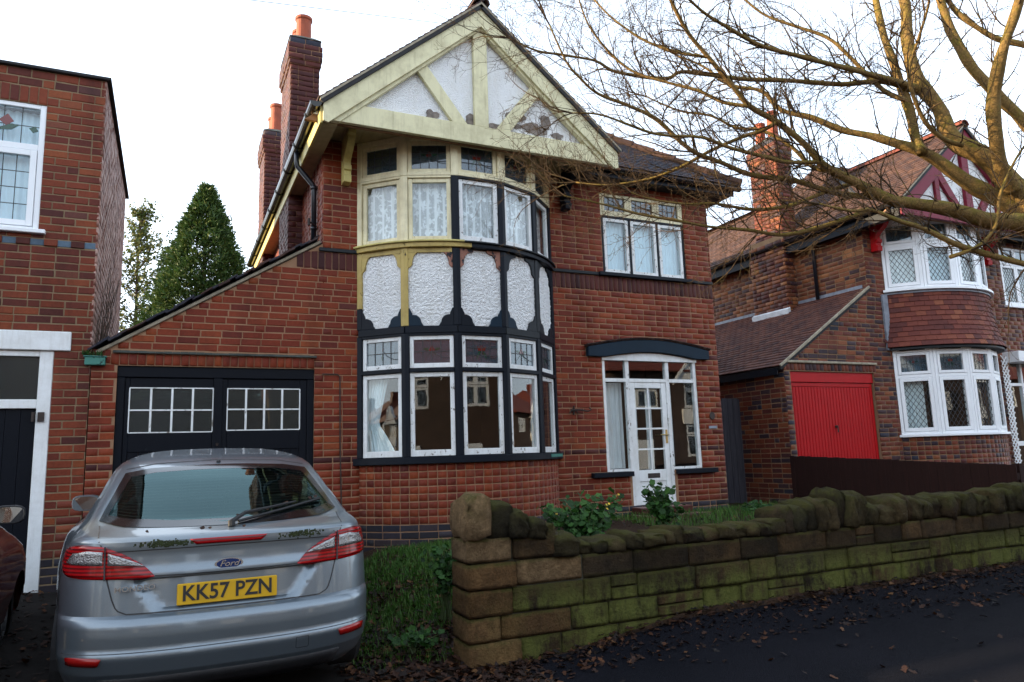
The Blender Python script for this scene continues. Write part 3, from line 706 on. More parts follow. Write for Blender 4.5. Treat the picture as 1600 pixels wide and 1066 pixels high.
def roofs(house, tiles, off, cls, ridge_mat, verge_mat, right_x=8.28, back=15.6):
    """front gable roof running back, and the hipped wing to its right"""
    cx = 3.49 + off; k = (GAB_ZA - GAB_ZF) / GAB_HW; ln = math.hypot(1, k)
    y0 = GAB_Y - 0.03; ex = GAB_HW + 0.04; zf = GAB_ZA + 0.02 - ex * k
    for s in (-1, 1):
        n = Vector((s * k, 0, 1)).normalized(); up = Vector((-s, 0, k)).normalized()
        foot = Vector((cx + s * ex, y0, zf)); top = Vector((cx, y0, GAB_ZA + 0.02))
        roof_slab(house, [foot, top, top + Vector((0, back - y0, 0)), foot + Vector((0, back - y0, 0))], n, 0.05, 'felt')
        tiles.slope(foot + n * 0.008, (0, 1, 0), up, n, back - y0, (top - foot).length, cls)
    yr = y0 - 0.02
    while yr < back:
        mb = MB(); P = []
        for a in range(7): t_ = math.pi * (a / 6); P.append((cx + 0.115 * math.cos(t_), yr, GAB_ZA + 0.02 + 0.10 * math.sin(t_)))
        for a in range(6, -1, -1): t_ = math.pi * (a / 6); P.append((cx + 0.095 * math.cos(t_), yr, GAB_ZA + 0.02 + 0.08 * math.sin(t_)))
        mb.prism(P, (0, 0.29, 0)); mb.build('ridge_tile', M[ridge_mat], house); yr += 0.30
        if yr > y0 + 5: break
    # verge: pointed undercloak strip
    for s in (-1, 1):
        mb = MB(); a = Vector((cx, y0 - 0.004, GAB_ZA + 0.012)); b = Vector((cx + s * ex, y0 - 0.004, zf - 0.008))
        mb.prism([a, b, b + Vector((0, 0, 0.03)), a + Vector((0, 0, 0.03))], (0, 0.05, 0)); mb.build('verge', M[verge_mat], house)
    # wing
    X1 = right_x + off; Y0 = 8.66; Z0 = 4.20; kp = 0.80; RX = X1 - 2.9; X0 = 4.4 + off
    H = 2.9; n = Vector((0, -kp, 1)).normalized(); up = Vector((0, 1, kp)).normalized(); L = H * math.hypot(1, kp)
    roof_slab(house, [(X0, Y0, Z0), (X1, Y0, Z0), (RX, Y0 + H, Z0 + H * kp), (X0, Y0 + H, Z0 + H * kp)], n, 0.05, 'felt')
    c = math.hypot(1, kp)
    tiles.slope(Vector((X0, Y0 - 0.03, Z0 - 0.03 * kp)) + n * 0.008, (1, 0, 0), up, n, X1 - X0, L, cls, lambda u, v: u < (X1 - X0) - v / c + 0.05)
    n2 = Vector((kp, 0, 1)).normalized()
    roof_slab(house, [(X1, Y0, Z0), (X1, Y0 + 6.5, Z0), (RX, Y0 + 6.5, Z0 + H * kp), (RX, Y0 + H, Z0 + H * kp)], n2, 0.05, 'felt')
    tiles.slope(Vector((X1 + 0.03, Y0, Z0 - 0.03 * kp)) + n2 * 0.008, (0, 1, 0), Vector((-1, 0, kp)), n2, 6.5, L, cls, lambda u, v: u > v / c - 0.05)
    roof_slab(house, [(X0 - 0.6, Y0 + H, Z0 + H * kp), (RX, Y0 + H, Z0 + H * kp), (RX, Y0 + 2 * H, Z0), (X0 - 0.6, Y0 + 2 * H, Z0)], Vector((0, kp, 1)), 0.05, 'felt')
    XA = X0 - 0.6; A = Vector((XA, Y0 + H, Z0 + H * kp)); kl = 1.3; zl = 4.0; XB = XA - (A.z - zl) / kl
    B, Cc = Vector((XB, Y0 + 0.35, zl)), Vector((XB, Y0 + 2 * H - 0.35, zl)); n3 = Vector((-kl, 0, 1)).normalized()
    roof_slab(house, [A, B, Cc], n3, 0.05, 'felt'); roof_slab(house, [A, Vector((XB, Y0 + 0.35, Z0 + 0.35 * kp)), Vector((XA, Y0 + 0.35, Z0 + 0.35 * kp))], n, 0.05, 'felt')
    W3 = (Cc - B).length; H3 = (A - (B + Cc) / 2).length
    tiles.slope(B + n3 * 0.01, (0, 1, 0), (A - (B + Cc) / 2), n3, W3, H3, cls, lambda u, v: abs(u - W3 / 2) < (W3 / 2) * (1 - v / H3) + 0.05)
    a = Vector((X1 + 0.02, Y0 - 0.02, Z0 + 0.02)); b = Vector((RX, Y0 + H, Z0 + H * kp + 0.03)); m = 12
    for i in range(m):
        p = a + (b - a) * (i / m); q = a + (b - a) * ((i + 1.06) / m); mb = MB()
        mb.tube([p + Vector((0, 0, 0.015 + 0.012)), q + Vector((0, 0, 0.012))], [0.085, 0.075], 8); mb.build('hip_tile', M[ridge_mat], house)
    return X0, X1, Y0, Z0
def half_gutter(house, a, b, r, mat, name='gutter'):
    """half-round gutter, open at the top, stop ends and brackets"""
    a, b = Vector(a), Vector(b); d = (b - a).normalized(); sd = d.cross(Vector((0, 0, 1))).normalized()
    mb = MB(); n = 9; V = []
    for p in (a, b):
        for rr in (r, r - 0.006):
            for i in range(n):
                t_ = math.pi + math.pi * i / (n - 1); V.append(p + sd * (rr * math.cos(t_)) + Vector((0, 0, rr * math.sin(t_))))
    F = []
    for i in range(n - 1):
        F.append((i, i + 1, 2 * n + i + 1, 2 * n + i)); F.append((n + i + 1, n + i, 3 * n + i, 3 * n + i + 1))
        F.append((i, n + i, n + i + 1, i + 1)); F.append((2 * n + i, 2 * n + i + 1, 3 * n + i + 1, 3 * n + i))
    F.append((0, 2 * n, 3 * n, n)); F.append((n - 1, 2 * n - 1, 4 * n - 1, 3 * n - 1))
    mb.add(V, F); g = mb.build(name, M[mat], house)
    L = (b - a).length; k = 0.35
    while k < L:
        m2 = MB(); p = a + d * k; pts = [p + sd * ((r + 0.004) * math.cos(math.pi + math.pi * i / 8)) + Vector((0, 0, (r + 0.004) * math.sin(math.pi + math.pi * i / 8))) for i in range(9)]
        m2.tube(pts, 0.011, 5); m2.build('gutter_bracket', M[mat], house); k += 0.9
    for p, sg in ((a, -1), (b, 1)):
        m3 = MB(); P = [p + sd * ((r + 0.003) * math.cos(math.pi + math.pi * i / 8)) + Vector((0, 0, (r + 0.003) * math.sin(math.pi + math.pi * i / 8))) for i in range(9)]
        m3.prism(P, d * (0.012 * sg)); m3.build('stop_end', M[mat], house)
def corbel(house, F, u, zt, zb, proj, wd, mat, name='eaves_bracket'):
    """scrolled timber bracket: deep at the top, ogee down to a stepped foot"""
    P = [(0, zt), (proj, zt), (proj, zt - 0.05), (proj * 0.93, zt - 0.07)]
    for i in range(9):
        t_ = i / 8; P.append((proj * (0.93 - 0.62 * t_ + 0.10 * math.sin(t_ * math.pi * 2)), zt - 0.07 - (zt - zb - 0.30) * t_))
    P += [(proj * 0.42, zb + 0.22), (proj * 0.42, zb + 0.16), (proj * 0.34, zb + 0.15), (proj * 0.34, zb + 0.10), (proj * 0.42, zb + 0.09), (proj * 0.38, zb), (0, zb)]
    mb = MB(); mb.prism([F.p(u - wd / 2, z, d + 0.012) for d, z in P], F.t * wd); return mb.build(name, M[mat], house, bevel=0.004)
# ------------------------------------------------------------------ the neglected brick house in the middle
house = empty('brick_house', (3.5, 9.0, -0.95), 'brick house with a white rendered gable over a flaking two-storey bow window', 'house', 'gabled brick houses along the street')
HB = Pieces('brick'); HT = Pieces('tile')
FA = Fr((0, WALL_Y), (1, 0))
XL, XR, YB = 1.66, 7.85, 15.6
LT_X0, LT_Z0, LT_K = -0.70, 1.26, 0.6186      # raking top of the garage wall
rake_x = lambda z: LT_X0 + (z - LT_Z0) / LT_K
def in_open(x, z):
    if -0.55 < x < 1.57 and z < 1.11: return True
    if 2.2 < x < 4.81 and (0.0 < z < 1.5 or 2.7 < z < 4.04): return True
    if 5.80 < x < 7.36 and 2.66 < z < 3.95: return True
    if 5.69 < x < 7.41 and -0.30 < z < 1.37: return True
    if 6.11 < x < 6.88 and -0.80 < z < -0.29: return True
    return False
mb = MB()
backing(mb, FA, [-0.80, -0.55, 1.57, XL, 2.2, 4.81, 5.69, 5.80, 6.11, 6.88, 7.36, 7.41, XR], [-1.6, -0.80, -0.30, 0.0, 1.11, 1.26, 1.37, 1.5, 2.66, 2.7, 3.95, 4.04, 4.09],
        lambda x, z: not in_open(x, z) and not (x < XL and z > 1.26))
mb.prism([FA.p(-0.70, 1.26, 0), FA.p(XL, 1.26, 0), FA.p(XL, 2.705, 0)], FA.n * -0.11)
for F, L in ((Fr((XR, WALL_Y + 0.11), (0, 1)), YB - WALL_Y - 0.11), (Fr((XR, YB), (-1, 0)), XR - XL), (Fr((XL, YB), (0, -1)), YB - WALL_Y - 0.11)):
    backing(mb, F, [0, L], [-1.6, 4.09], lambda u, z: True)
mb.box(-0.74, -0.65, WALL_Y + 0.12, 14.8, -1.6, 1.2)     # garage side wall
mb.box(-0.74, XL, 14.7, 14.8, -1.6, 1.2)
mb.build('wall', M['mortar'], house)
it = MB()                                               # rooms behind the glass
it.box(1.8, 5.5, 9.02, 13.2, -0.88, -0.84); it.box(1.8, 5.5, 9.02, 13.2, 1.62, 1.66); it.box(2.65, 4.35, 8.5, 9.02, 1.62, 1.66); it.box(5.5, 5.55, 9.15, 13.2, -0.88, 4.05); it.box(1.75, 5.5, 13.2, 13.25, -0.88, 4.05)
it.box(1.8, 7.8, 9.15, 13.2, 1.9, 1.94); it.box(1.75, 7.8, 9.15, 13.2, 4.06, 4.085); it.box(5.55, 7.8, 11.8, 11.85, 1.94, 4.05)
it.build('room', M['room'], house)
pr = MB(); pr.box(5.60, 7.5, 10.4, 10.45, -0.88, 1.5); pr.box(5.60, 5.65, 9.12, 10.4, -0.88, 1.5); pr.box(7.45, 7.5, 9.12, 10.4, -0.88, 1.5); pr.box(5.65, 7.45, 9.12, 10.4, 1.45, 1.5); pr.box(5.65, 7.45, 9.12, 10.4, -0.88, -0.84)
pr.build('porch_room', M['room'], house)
# --- bricks
def spans_main(z):
    s = [(-0.80, 2.12), (4.89, XR)]
    if z > 2.65: s = [(XL, 2.12), (4.89, XR)]
    elif z > 1.26: s = [(rake_x(z) + 0.03, 2.12), (4.89, XR)]
    else: s = cut(s, -0.55, 1.57) if z < 1.11 else cut(s, -0.62, 1.57)
    if -0.80 < z < -0.30: s = cut(s, 6.07, 6.92)
    if -0.36 < z < -0.29: s = cut(cut(s, 5.42, 6.12), 6.86, 7.64)
    if -0.29 < z < 1.37: s = cut(s, 5.69, 7.41)
    if 1.37 < z < 1.545: s = cut(s, 5.42, 7.64)
    elif 1.545 < z < 1.63: s = cut(s, 5.70, 7.36)
    if 2.60 < z < 3.95: s = cut(s, 5.80, 7.36)
    return s
for a, b, c in ((-1.45, -0.78, 'brick_blue'), (-0.78, -0.362, 'brick_red'), (-0.362, -0.29, 'brick_red'), (-0.29, -0.03, 'brick_red'), (-0.03, 0.045, 'brick_dark'), (0.045, 2.37, 'brick_red'), (2.65, 4.08, 'brick_red')):
    HB.wall(FA.mp, a, b, spans_main, c, phase=int(a * 100) % 2)
HB.soldiers(FA.mp, 2.37, 2.60, rake_x(2.49) + 0.05, 2.12, 'brick_dark'); HB.soldiers(FA.mp, 2.37, 2.60, 4.89, XR, 'brick_dark')
HB.soldiers(FA.mp, 1.115, 1.245, -0.62, 1.57, 'brick_red', 0.088, 0.011)
for u0, u1 in ((XL - 0.05, 2.10), (4.90, 5.72), (7.44, XR)):
    mb = MB(); fbox(mb, FA, u0, u1, 2.603, 2.648, -0.02, 0.035); mb.build('string_course', M['grey_black'], house, bevel=0.005)
P, BCX, BR, BTH = bay_points(0.0); ARC = arc_mapper(BCX, BR, BTH); AL = 2 * BR * BTH
ab = MB(); arc_band(ab, ARC, 0, AL, -1.6, -0.07, -0.1, 0.0); ab.build('bow_base', M['mortar'], house)
HB.wall(ARC, -0.78, -0.075, lambda z: [(0.0, AL)], 'brick_red', pattern='h')
HB.wall(ARC, -1.45, -0.78, lambda z: [(0.0, AL)], 'brick_blue')
FLW = Fr((XL, 15.6), (0, -1)); HB.wall(FLW.mp, 1.2, 4.0, lambda z: [(0, 6.6)], 'brick_red')
FRW = Fr((XR, WALL_Y), (0, 1)); HB.wall(FRW.mp, -0.78, 4.06, lambda z: [(0, 6.6)], 'brick_red'); HB.wall(FRW.mp, -1.3, -0.78, lambda z: [(0, 6.6)], 'brick_blue')
# --- raking edge of the lean-to garage
dv = Vector((1, 0, LT_K)).normalized()
a = Vector((-0.80, WALL_Y, 1.205)); L = (Vector((XL - 0.02, WALL_Y, 2.70)) - a).length; upn = Vector((-LT_K, 0, 1)).normalized()
mb = MB(); mb.obox(a + Vector((0.05, 0.03, 0.025)), dv * (L - 0.06), Vector((0, -0.062, 0)), upn * 0.035); mb.build('verge_mortar', M['cement'], house, bevel=0.006)
k = 0; s = 0.0
while s < L - 0.02:
    mb = MB(); l = min(0.115, L - s)
    mb.obox(a + dv * s + upn * (0.062 + rnd(-.010, .012)) + Vector((0, 0.2, 0)), dv * (l * 1.25) + upn * rnd(-0.004, 0.014), Vector((0, -0.265 - rnd(0, 0.03), 0)), upn * rnd(0.016, 0.026))
    mb.build('verge_tile', M['tile_dark' if random.random() < 0.7 else 'tile_brown'], house); s += 0.108
rf = [a + upn * 0.05 + Vector((0, 0.05, 0)), a + dv * (L + 0.02) + upn * 0.05 + Vector((0, 0.05, 0))]
roof_slab(house, [rf[0], rf[1], rf[1] + Vector((0, 5.8, 0)), rf[0] + Vector((0, 5.8, 0))], upn, 0.06, 'felt', 'garage_roof')
HT.slope(rf[0] + upn * 0.0 + Vector((0, 0.15, 0)), (0, 1, 0), dv, upn, 5.6, L, 'tile_dark')
mb = MB()
for i in range(26):
    x = -0.60 + 2.19 * i / 26; mb.box(x, x + 0.082, WALL_Y - 0.042 - rnd(0, .008), WALL_Y - 0.009, 1.248, 1.268 + rnd(0, .006))
mb.build('drip_course', M['chim_top'], house)
mb = MB(); mb.box(-0.86, -0.665, WALL_Y - 0.085, WALL_Y - 0.013, 1.10, 1.185); mb.box(-0.875, -0.65, WALL_Y - 0.092, WALL_Y - 0.012, 1.186, 1.20); mb.build('hopper_head', M['teal_paint'], house, bevel=0.006)
# --- garage doors
gd = MB(); fbox(gd, FA, -0.55, 1.57, 0.985, 1.108, -0.10, -0.02); fbox(gd, FA, -0.55, -0.47, -1.5, 0.985, -0.10, -0.022); fbox(gd, FA, 1.49, 1.57, -1.5, 0.985, -0.10, -0.022)
gd.build('garage_frame', M['black_door'], house, bevel=0.006)
for (u0, u1, w0, w1, zt, zb) in ((-0.468, 0.496, -0.42, 0.435, 0.868, 0.372), (0.504, 1.488, 0.59, 1.405, 0.868, 0.385)):
    leaf = empty('garage_door', (u0, WALL_Y - 0.04, -1.36)); attach(leaf, house)
    mb = MB(); d0, d1 = -0.085, -0.038
    fbox(mb, FA, u0, w0, -1.33, 0.98, d0, d1); fbox(mb, FA, w1, u1, -1.33, 0.98, d0, d1); fbox(mb, FA, w0, w1, zt, 0.98, d0, d1 - 0.002); fbox(mb, FA, w0, w1, 0.16, zb, d0, d1 - 0.002); fbox(mb, FA, w0, w1, -1.33, -1.10, d0, d1 - 0.002)
    mb.build('door_frame', M['black_door'], leaf, bevel=0.005)
    n = 8
    for i in range(n):
        pb = MB(); x0 = w0 + (w1 - w0) * i / n; fbox(pb, FA, x0 + 0.003, x0 + (w1 - w0) / n - 0.003, -1.10, 0.16, d0 + 0.01, d1 - 0.012); pb.build('door_board', M['black_door'], leaf)
    mm = MB()
    for i in range(5):
        x = w0 + (w1 - w0) * i / 4; hw = 0.011 if 0 < i < 4 else 0.006; fbox(mm, FA, x - hw, x + hw, zb, zt, d1 - 0.03, d1 + 0.004)
    for j in range(3):
        z = zb + (zt - zb) * j / 2; hw = 0.008 if j == 1 else 0.006; fbox(mm, FA, w0, w1, z - hw, z + hw, d1 - 0.028, d1 + 0.002)
    mm.build('glazing_bar', M['white_flaked'], leaf)
    for i in range(4):
        for j in range(2):
            g = MB(); fbox(g, FA, w0 + (w1 - w0) * i / 4 + 0.008, w0 + (w1 - w0) * (i + 1) / 4 - 0.008, zb + (zt - zb) * j / 2 + 0.006, zb + (zt - zb) * (j + 1) / 2 - 0.006, d1 - 0.02, d1 - 0.016)
            g.build('pane', M['obscure_glass'], leaf)
mb = MB(); fbox(mb, FA, 0.44, 0.535, 0.0, 0.985, -0.036, -0.022); mb.build('cover_strip', M['black_door'], house, bevel=0.004)
mb = MB(); mb.lathe((0.49, WALL_Y + 0.02, 0.21), [(0.012, 0), (0.018, 0.03)], 8); mb.build('latch', M['iron'], house)
# --- bow window: five flat lights on two floors
bay = empty('bow_window', (3.5, 8.6, -0.07)); attach(bay, house)
mb = MB(); arc_band(mb, ARC, -0.04, AL + 0.04, -0.073, 0.012, -0.10, 0.075); mb.build('sill', M['black_paint'], bay, bevel=0.006)
mb = MB(); arc_band(mb, ARC, AL * 0.83, AL * 0.985, -0.045, -0.005, 0.0755, 0.080); mb.build('bare_copper_strip', M['teal_paint'], bay)
FC = [Fr(P[k], P[k + 1] - P[k]) for k in range(5)]; FL = (P[1] - P[0]).length
def facet_post(name, k, z0, z1, mat, hw=0.047, d1=0.028, d0=-0.09):
    """mullion at bow point k, wrapped round the angle of the two lights"""
    p = P[k]; n = []
    if k > 0: n.append(FC[k - 1])
    if k < 5: n.append(FC[k])
    poly = []
    if k == 0: poly = [FC[0].p(0, 0, d0), FC[0].p(hw, 0, d0), FC[0].p(hw, 0, d1), FC[0].p(-0.02, 0, d1)]
    elif k == 5: poly = [FC[4].p(FL - hw, 0, d1), FC[4].p(FL - hw, 0, d0), FC[4].p(FL, 0, d0), FC[4].p(FL + 0.02, 0, d1)]
    else:
        A, B = FC[k - 1], FC[k]; md = (A.n + B.n).normalized(); s = 1 / md.dot(A.n)
        poly = [A.p(FL - hw, 0, d0), A.p(FL - hw, 0, d1), p + md * (d1 * s), B.p(hw, 0, d1), B.p(hw, 0, d0), p + md * (d0 * s)]
    mb = MB(); mb.prism([Vector((q.x, q.y, z0)) for q in poly], (0, 0, z1 - z0)); return mb.build(name, M[mat], bay, bevel=0.005)
for k in range(6): facet_post('mullion', k, 0.0125, 1.52, 'black_paint')
HW = 0.047
for k in range(5):
    F = FC[k]
    tr = MB(); fbox(tr, F, HW, FL - HW, 1.035, 1.085, -0.09, 0.034); tr.build('transom', M['black_paint'], bay, bevel=0.006)
    hd = MB(); fbox(hd, F, HW, FL - HW, 1.49, 1.52, -0.09, 0.02); hd.build('head_rail', M['black_paint'], bay)
    r = sash(bay, F, HW + 0.004, FL - HW - 0.004, 0.016, 1.032, 'white_flaked' if k else 'white_paint', bottom=0.075)
    r2 = sash(bay, F, HW + 0.004, FL - HW - 0.004, 1.088, 1.488, 'white_flaked' if k in (0, 2) else 'white_paint', rail=0.05, bottom=0.058, pane='stain_glass')
    leading_grid(bay, F, r2, 4 if k in (1, 2, 3) else 4, 3 if k in (2,) else 2); tulip(bay, F, r2, 0.95, kind=(2, 0, 1, 0, 2)[k])
# spandrel: pebbledash panels between shaped timbers
ZB0, ZB1 = 1.52, 2.60
cols = ['ochre_paint', 'ochre_paint', 'black_paint', 'black_paint', 'grey_black', 'black_paint']
low = ['black_paint', 'blue_black', 'black_paint', 'blue_black', 'grey_black', 'black_paint']
for k in range(6):
    facet_post('spandrel_post', k, ZB0 + 0.09 if k else ZB0 + 0.36, ZB1, cols[k], hw=0.045 if 0 < k < 5 else 0.05, d1=0.03, d0=-0.02)
o = facet_post('spandrel_post', 0, ZB0 + 0.09, ZB0 + 0.358, 'black_paint', hw=0.05, d1=0.03, d0=-0.02)
def ogee(s, w_, h_, up):
    """corner bracket: list of (u, z) from the corner, s = +1 to the right, up = +1 growing upward"""
    P_ = [(0, 0), (w_, 0)]
    if up > 0:
        for i in range(9):
            a = math.pi / 2 * i / 8; P_.append((0.04 + (w_ - 0.09) * math.cos(a) * 0.98 + 0.02, 0.05 + (h_ * 0.62 - 0.05) * math.sin(a)))
        P_ += [(0.045, h_ * 0.62), (0.045, h_ * 0.70), (0.012, h_)]
    else:
        P_ += [(w_ * 0.96, 0.035), (w_ * 0.72, 0.05)]
        for i in range(7):
            a = math.pi / 2 * i / 6; P_.append((w_ * 0.72 - (w_ * 0.72 - 0.05) * math.sin(a), 0.05 + (h_ * 0.85 - 0.05) * (1 - math.cos(a))))
        P_ += [(0.012, h_)]
    P_.append((0, h_))
    return [(u * s, z * up) for u, z in P_]
for k in range(5):
    F = FC[k]
    n, m = 56, 92; a0, a1 = 0.03, FL - 0.03; V = []
    for j in range(m + 1):
        for i in range(n + 1):
            u = a0 + (a1 - a0) * i / n; z = ZB0 + 0.05 + (ZB1 - ZB0 - 0.06) * j / m
            V.append(F.p(u, z, -0.003 + 0.011 * noise.noise(Vector((u * 38 + k * 9, z * 38, 0))) + 0.009 * noise.noise(Vector((u * 85, z * 85, k)))))
    Fq = [(j * (n + 1) + i, j * (n + 1) + i + 1, (j + 1) * (n + 1) + i + 1, (j + 1) * (n + 1) + i) for j in range(m) for i in range(n)]
    np_mesh('render_panel', V, Fq, M['pebbledash'], parent=bay, smooth=True)
    bk = MB(); fbox(bk, F, 0, FL, ZB0, ZB1 + 0.05, -0.10, -0.03); bk.build('panel_backing', M['mortar'], bay)
    br = MB(); fbox(br, F, 0.0, FL, ZB0 + 0.0, ZB0 + 0.088, -0.02, 0.032); br.build('bottom_rail', M['black_paint' if k not in (3,) else 'grey_black'], bay, bevel=0.004)
    if k < 2: tr = MB(); fbox(tr, F, 0.05, FL - 0.05, ZB1 - 0.055, ZB1, -0.02, 0.026); tr.build('top_rail', M['ochre_paint'], bay)
    for s_, u_, kk in ((1, 0.045, k), (-1, FL - 0.045, k + 1)):
        mb = MB(); fpoly(mb, F, [(u_ + a, ZB0 + 0.088 + b) for a, b in ogee(s_, 0.185, 0.225, 1)], -0.012, 0.024); mb.build('lower_bracket', M[low[kk]], bay, bevel=0.004)
        c = cols[kk]
        if (k, s_) in ((2, 1), (1, -1), (2, -1)): c = 'peeled_wood'
        mb = MB(); fpoly(mb, F, [(u_ + a, ZB1 - 0.002 + b) for a, b in ogee(s_, 0.19, 0.25, -1)], -0.012, 0.022); mb.build('upper_bracket', M[c], bay, bevel=0.003)
def ws(z0, z1, d0, d1, a, b, mat, name='sill'):
    mb = MB(); arc_band(mb, ARC, a, b, z0, z1, d0, d1, 20); mb.build(name, M[mat], bay, bevel=0.005)
ws(2.605, 2.665, -0.1, 0.055, -0.03, AL * 0.46, 'ochre_paint', 'upper_sill'); ws(2.605, 2.66, -0.1, 0.055, AL * 0.46, AL + 0.03, 'black_paint', 'upper_sill')
ws(2.666, 2.690, -0.1, 0.085, -0.03, AL * 0.43, 'yellow_paint', 'sill_nosing'); ws(2.661, 2.683, -0.1, 0.085, AL * 0.43, AL + 0.03, 'grey_black', 'sill_nosing')
um = ['cream_paint', 'cream_paint', 'black_paint', 'black_paint', 'black_paint', 'black_paint']
for k in range(6):
    facet_post('mullion', k, 2.692, 3.555, um[k]); facet_post('mullion', k, 3.556, 4.10, 'cream_paint', d1=0.029)
for k in range(5):
    F = FC[k]
    lowm = 'cream_paint' if k < 2 else ('white_flaked' if k == 2 else 'white_paint')
    tr = MB(); fbox(tr, F, HW, FL - HW, 3.556, 3.605, -0.09, 0.034); tr.build('transom', M['cream_paint'], bay, bevel=0.005)
    if k >= 2: t2 = MB(); fbox(t2, F, HW, FL - HW, 3.530, 3.555, -0.09, 0.03); t2.build('weather_bar', M['black_paint'], bay)
    else: t2 = MB(); fbox(t2, F, HW, FL - HW, 3.530, 3.555, -0.09, 0.026); t2.build('weather_bar', M['cream_paint'], bay)
    hd = MB(); fbox(hd, F, HW, FL - HW, 4.03, 4.10, -0.09, 0.022); hd.build('head_rail', M['cream_paint'], bay, bevel=0.004)
    sash(bay, F, HW + 0.004, FL - HW - 0.004, 2.694, 3.527, lowm, bottom=0.07 if k < 2 else 0.085)
    r2 = sash(bay, F, HW + 0.004, FL - HW - 0.004, 3.608, 4.028, 'cream_paint', rail=0.05, bottom=0.05, pane='stain_glass')
    leading_grid(bay, F, r2, 4, 3); tulip(bay, F, r2, 0.9, kind=(2, 0, 1, 0, 2)[k])
# --- gable, soffit, roofs
gable_front(house, 0.0, 'barge_paint', 'barge_paint', 'barge_paint', 'pebbledash')
for (x, z, w_, h_) in ((2.84, 4.24, .11, .085), (3.36, 4.27, .09, .13), (3.70, 4.24, .14, .05), (4.02, 4.44, .22, .08), (4.28, 4.30, .22, .10), (4.45, 4.42, .10, .14), (4.0, 4.30, .10, .05), (4.62, 4.26, .11, .06)):
    mb = MB(); P_ = []
    for i in range(14):
        a = 2 * math.pi * i / 14; rr = rnd(0.6, 1.0); P_.append((x + w_ * rr * math.cos(a), GAB_Y + 0.118, z + h_ * rr * math.sin(a)))
    mb.prism(P_, (0, 0.012, 0)); mb.build('bare_render_patch', M['bare_render'], house)
i = 0; x = 1.50
while x < 5.48:
    mb = MB(); x1 = min(x + 0.118, 5.48); mb.box(x + 0.002, x1 - 0.002, GAB_Y + 0.12, WALL_Y - 0.01, 4.102 + rnd(0, .003), 4.118); mb.build('soffit_board', M['soffit_paint'], house); x += 0.118
mb = MB(); mb.box(1.66, 5.4, GAB_Y + 0.116, WALL_Y + 0.11, 4.125, 4.15); mb.build('gable_floor', M['mortar'], house)
mb = MB(); mb.box(1.475, 1.655, GAB_Y + 0.125, YB, 3.905, 3.922); mb.build('eaves_soffit', M['soffit_paint'], house)
mb = MB(); mb.box(1.44, 1.472, GAB_Y + 0.04, YB, 3.87, 4.085); mb.build('fascia', M['yellow_paint'], house, bevel=0.004)
half_gutter(house, (1.385, GAB_Y + 0.0, 4.10), (1.385, YB, 4.10), 0.064, 'gutter_brown')
mb = MB(); pts = [(1.385, 9.42, 4.06), (1.385, 9.42, 3.92), (1.40, 9.42, 3.85), (1.59, 9.40, 3.62), (1.61, 9.40, 3.56), (1.61, 9.40, 2.78)]
mb.tube(pts, 0.034, 10); mb.tube([(1.61, 9.40, 3.0), (1.61, 9.40, 3.03)], 0.042, 10); mb.tube([(1.61, 9.40, 3.55), (1.61, 9.40, 3.60)], 0.042, 10); mb.build('downpipe', M['pipe_grey'], house, smooth=True)
mb = MB(); mb.tube([(1.63, 9.33, 3.03), (1.52, 9.22, 3.05)], 0.012, 6); mb.tube([(1.52, 9.22, 3.0), (1.52, 9.22, 3.09)], 0.018, 6); mb.build('pipe_bracket', M['iron'], house)
X0, X1, Y0, Z0 = roofs(house, HT, 0.0, 'tile_dark', 'tile_brown', 'cement')
mb = MB(); mb.box(5.0, 8.20, Y0 + 0.05, Y0 + 0.075, 4.05, 4.19); mb.build('fascia', M['black_paint'], house); mb = MB(); mb.box(5.3, 8.18, Y0 + 0.076, WALL_Y - 0.01, 4.06, 4.078); mb.build('eaves_soffit', M['grey_black'], house)
mb = MB(); mb.box(7.90, 8.2, WALL_Y, 15.0, 4.06, 4.078); mb.box(8.175, 8.2, Y0 + 0.08, 15.0, 4.08, 4.19); mb.build('eaves_soffit', M['black_paint'], house)
half_gutter(house, (5.55, Y0 - 0.01, 4.175), (8.26, Y0 - 0.01, 4.165), 0.055, 'gutter_black')
corbel(house, FA, 1.93, 4.10, 3.50, 0.42, 0.095, 'yellow_paint'); corbel(house, FA, 5.15, 4.10, 3.52, 0.42, 0.10, 'black_paint')
chimney(house, HB, 1.45, 1.89, 10.62, 11.62, 1.5, 6.42, 'brick_dark', 'mortar', [(1.69, 10.95, 0.125, 0.50), (1.69, 11.30, 0.12, 0.46)])
chimney(house, HB, 1.45, 1.95, 14.0, 14.9, 1.5, 6.38, 'brick_dark', 'mortar', [(1.70, 14.25, 0.125, 0.62), (1.70, 14.60, 0.12, 0.5)])
# --- first-floor window on the right
wr = empty('casement_window', (6.58, 9.0, 2.62)); attach(wr, house)
mb = MB(); fbox(mb, FA, 5.70, 7.46, 2.60, 2.655, -0.08, 0.07); mb.build('sill', M['black_paint'], wr, bevel=0.006)
cx = [5.80, 6.32, 6.84, 7.36]
for i, x in enumerate(cx):
    mb = MB(); a = x if i == 0 else x - 0.022; b = x + 0.045 if i == 0 else (x if i == 3 else x + 0.022); a = x - 0.045 if i == 3 else a
    fbox(mb, FA, a, b, 2.656, 3.56, -0.08, -0.015); mb.build('mullion', M['black_paint'], wr, bevel=0.004)
    mb = MB(); fbox(mb, FA, a, b, 3.562, 3.948, -0.08, -0.013); mb.build('mullion', M['cream_paint'], wr, bevel=0.004)
mb = MB(); fbox(mb, FA, 5.845, 7.315, 3.525, 3.562, -0.08, -0.005); mb.build('transom', M['black_paint'], wr); mb = MB(); fbox(mb, FA, 5.84, 7.32, 3.563, 3.60, -0.08, -0.008); mb.build('transom', M['cream_paint'], wr)
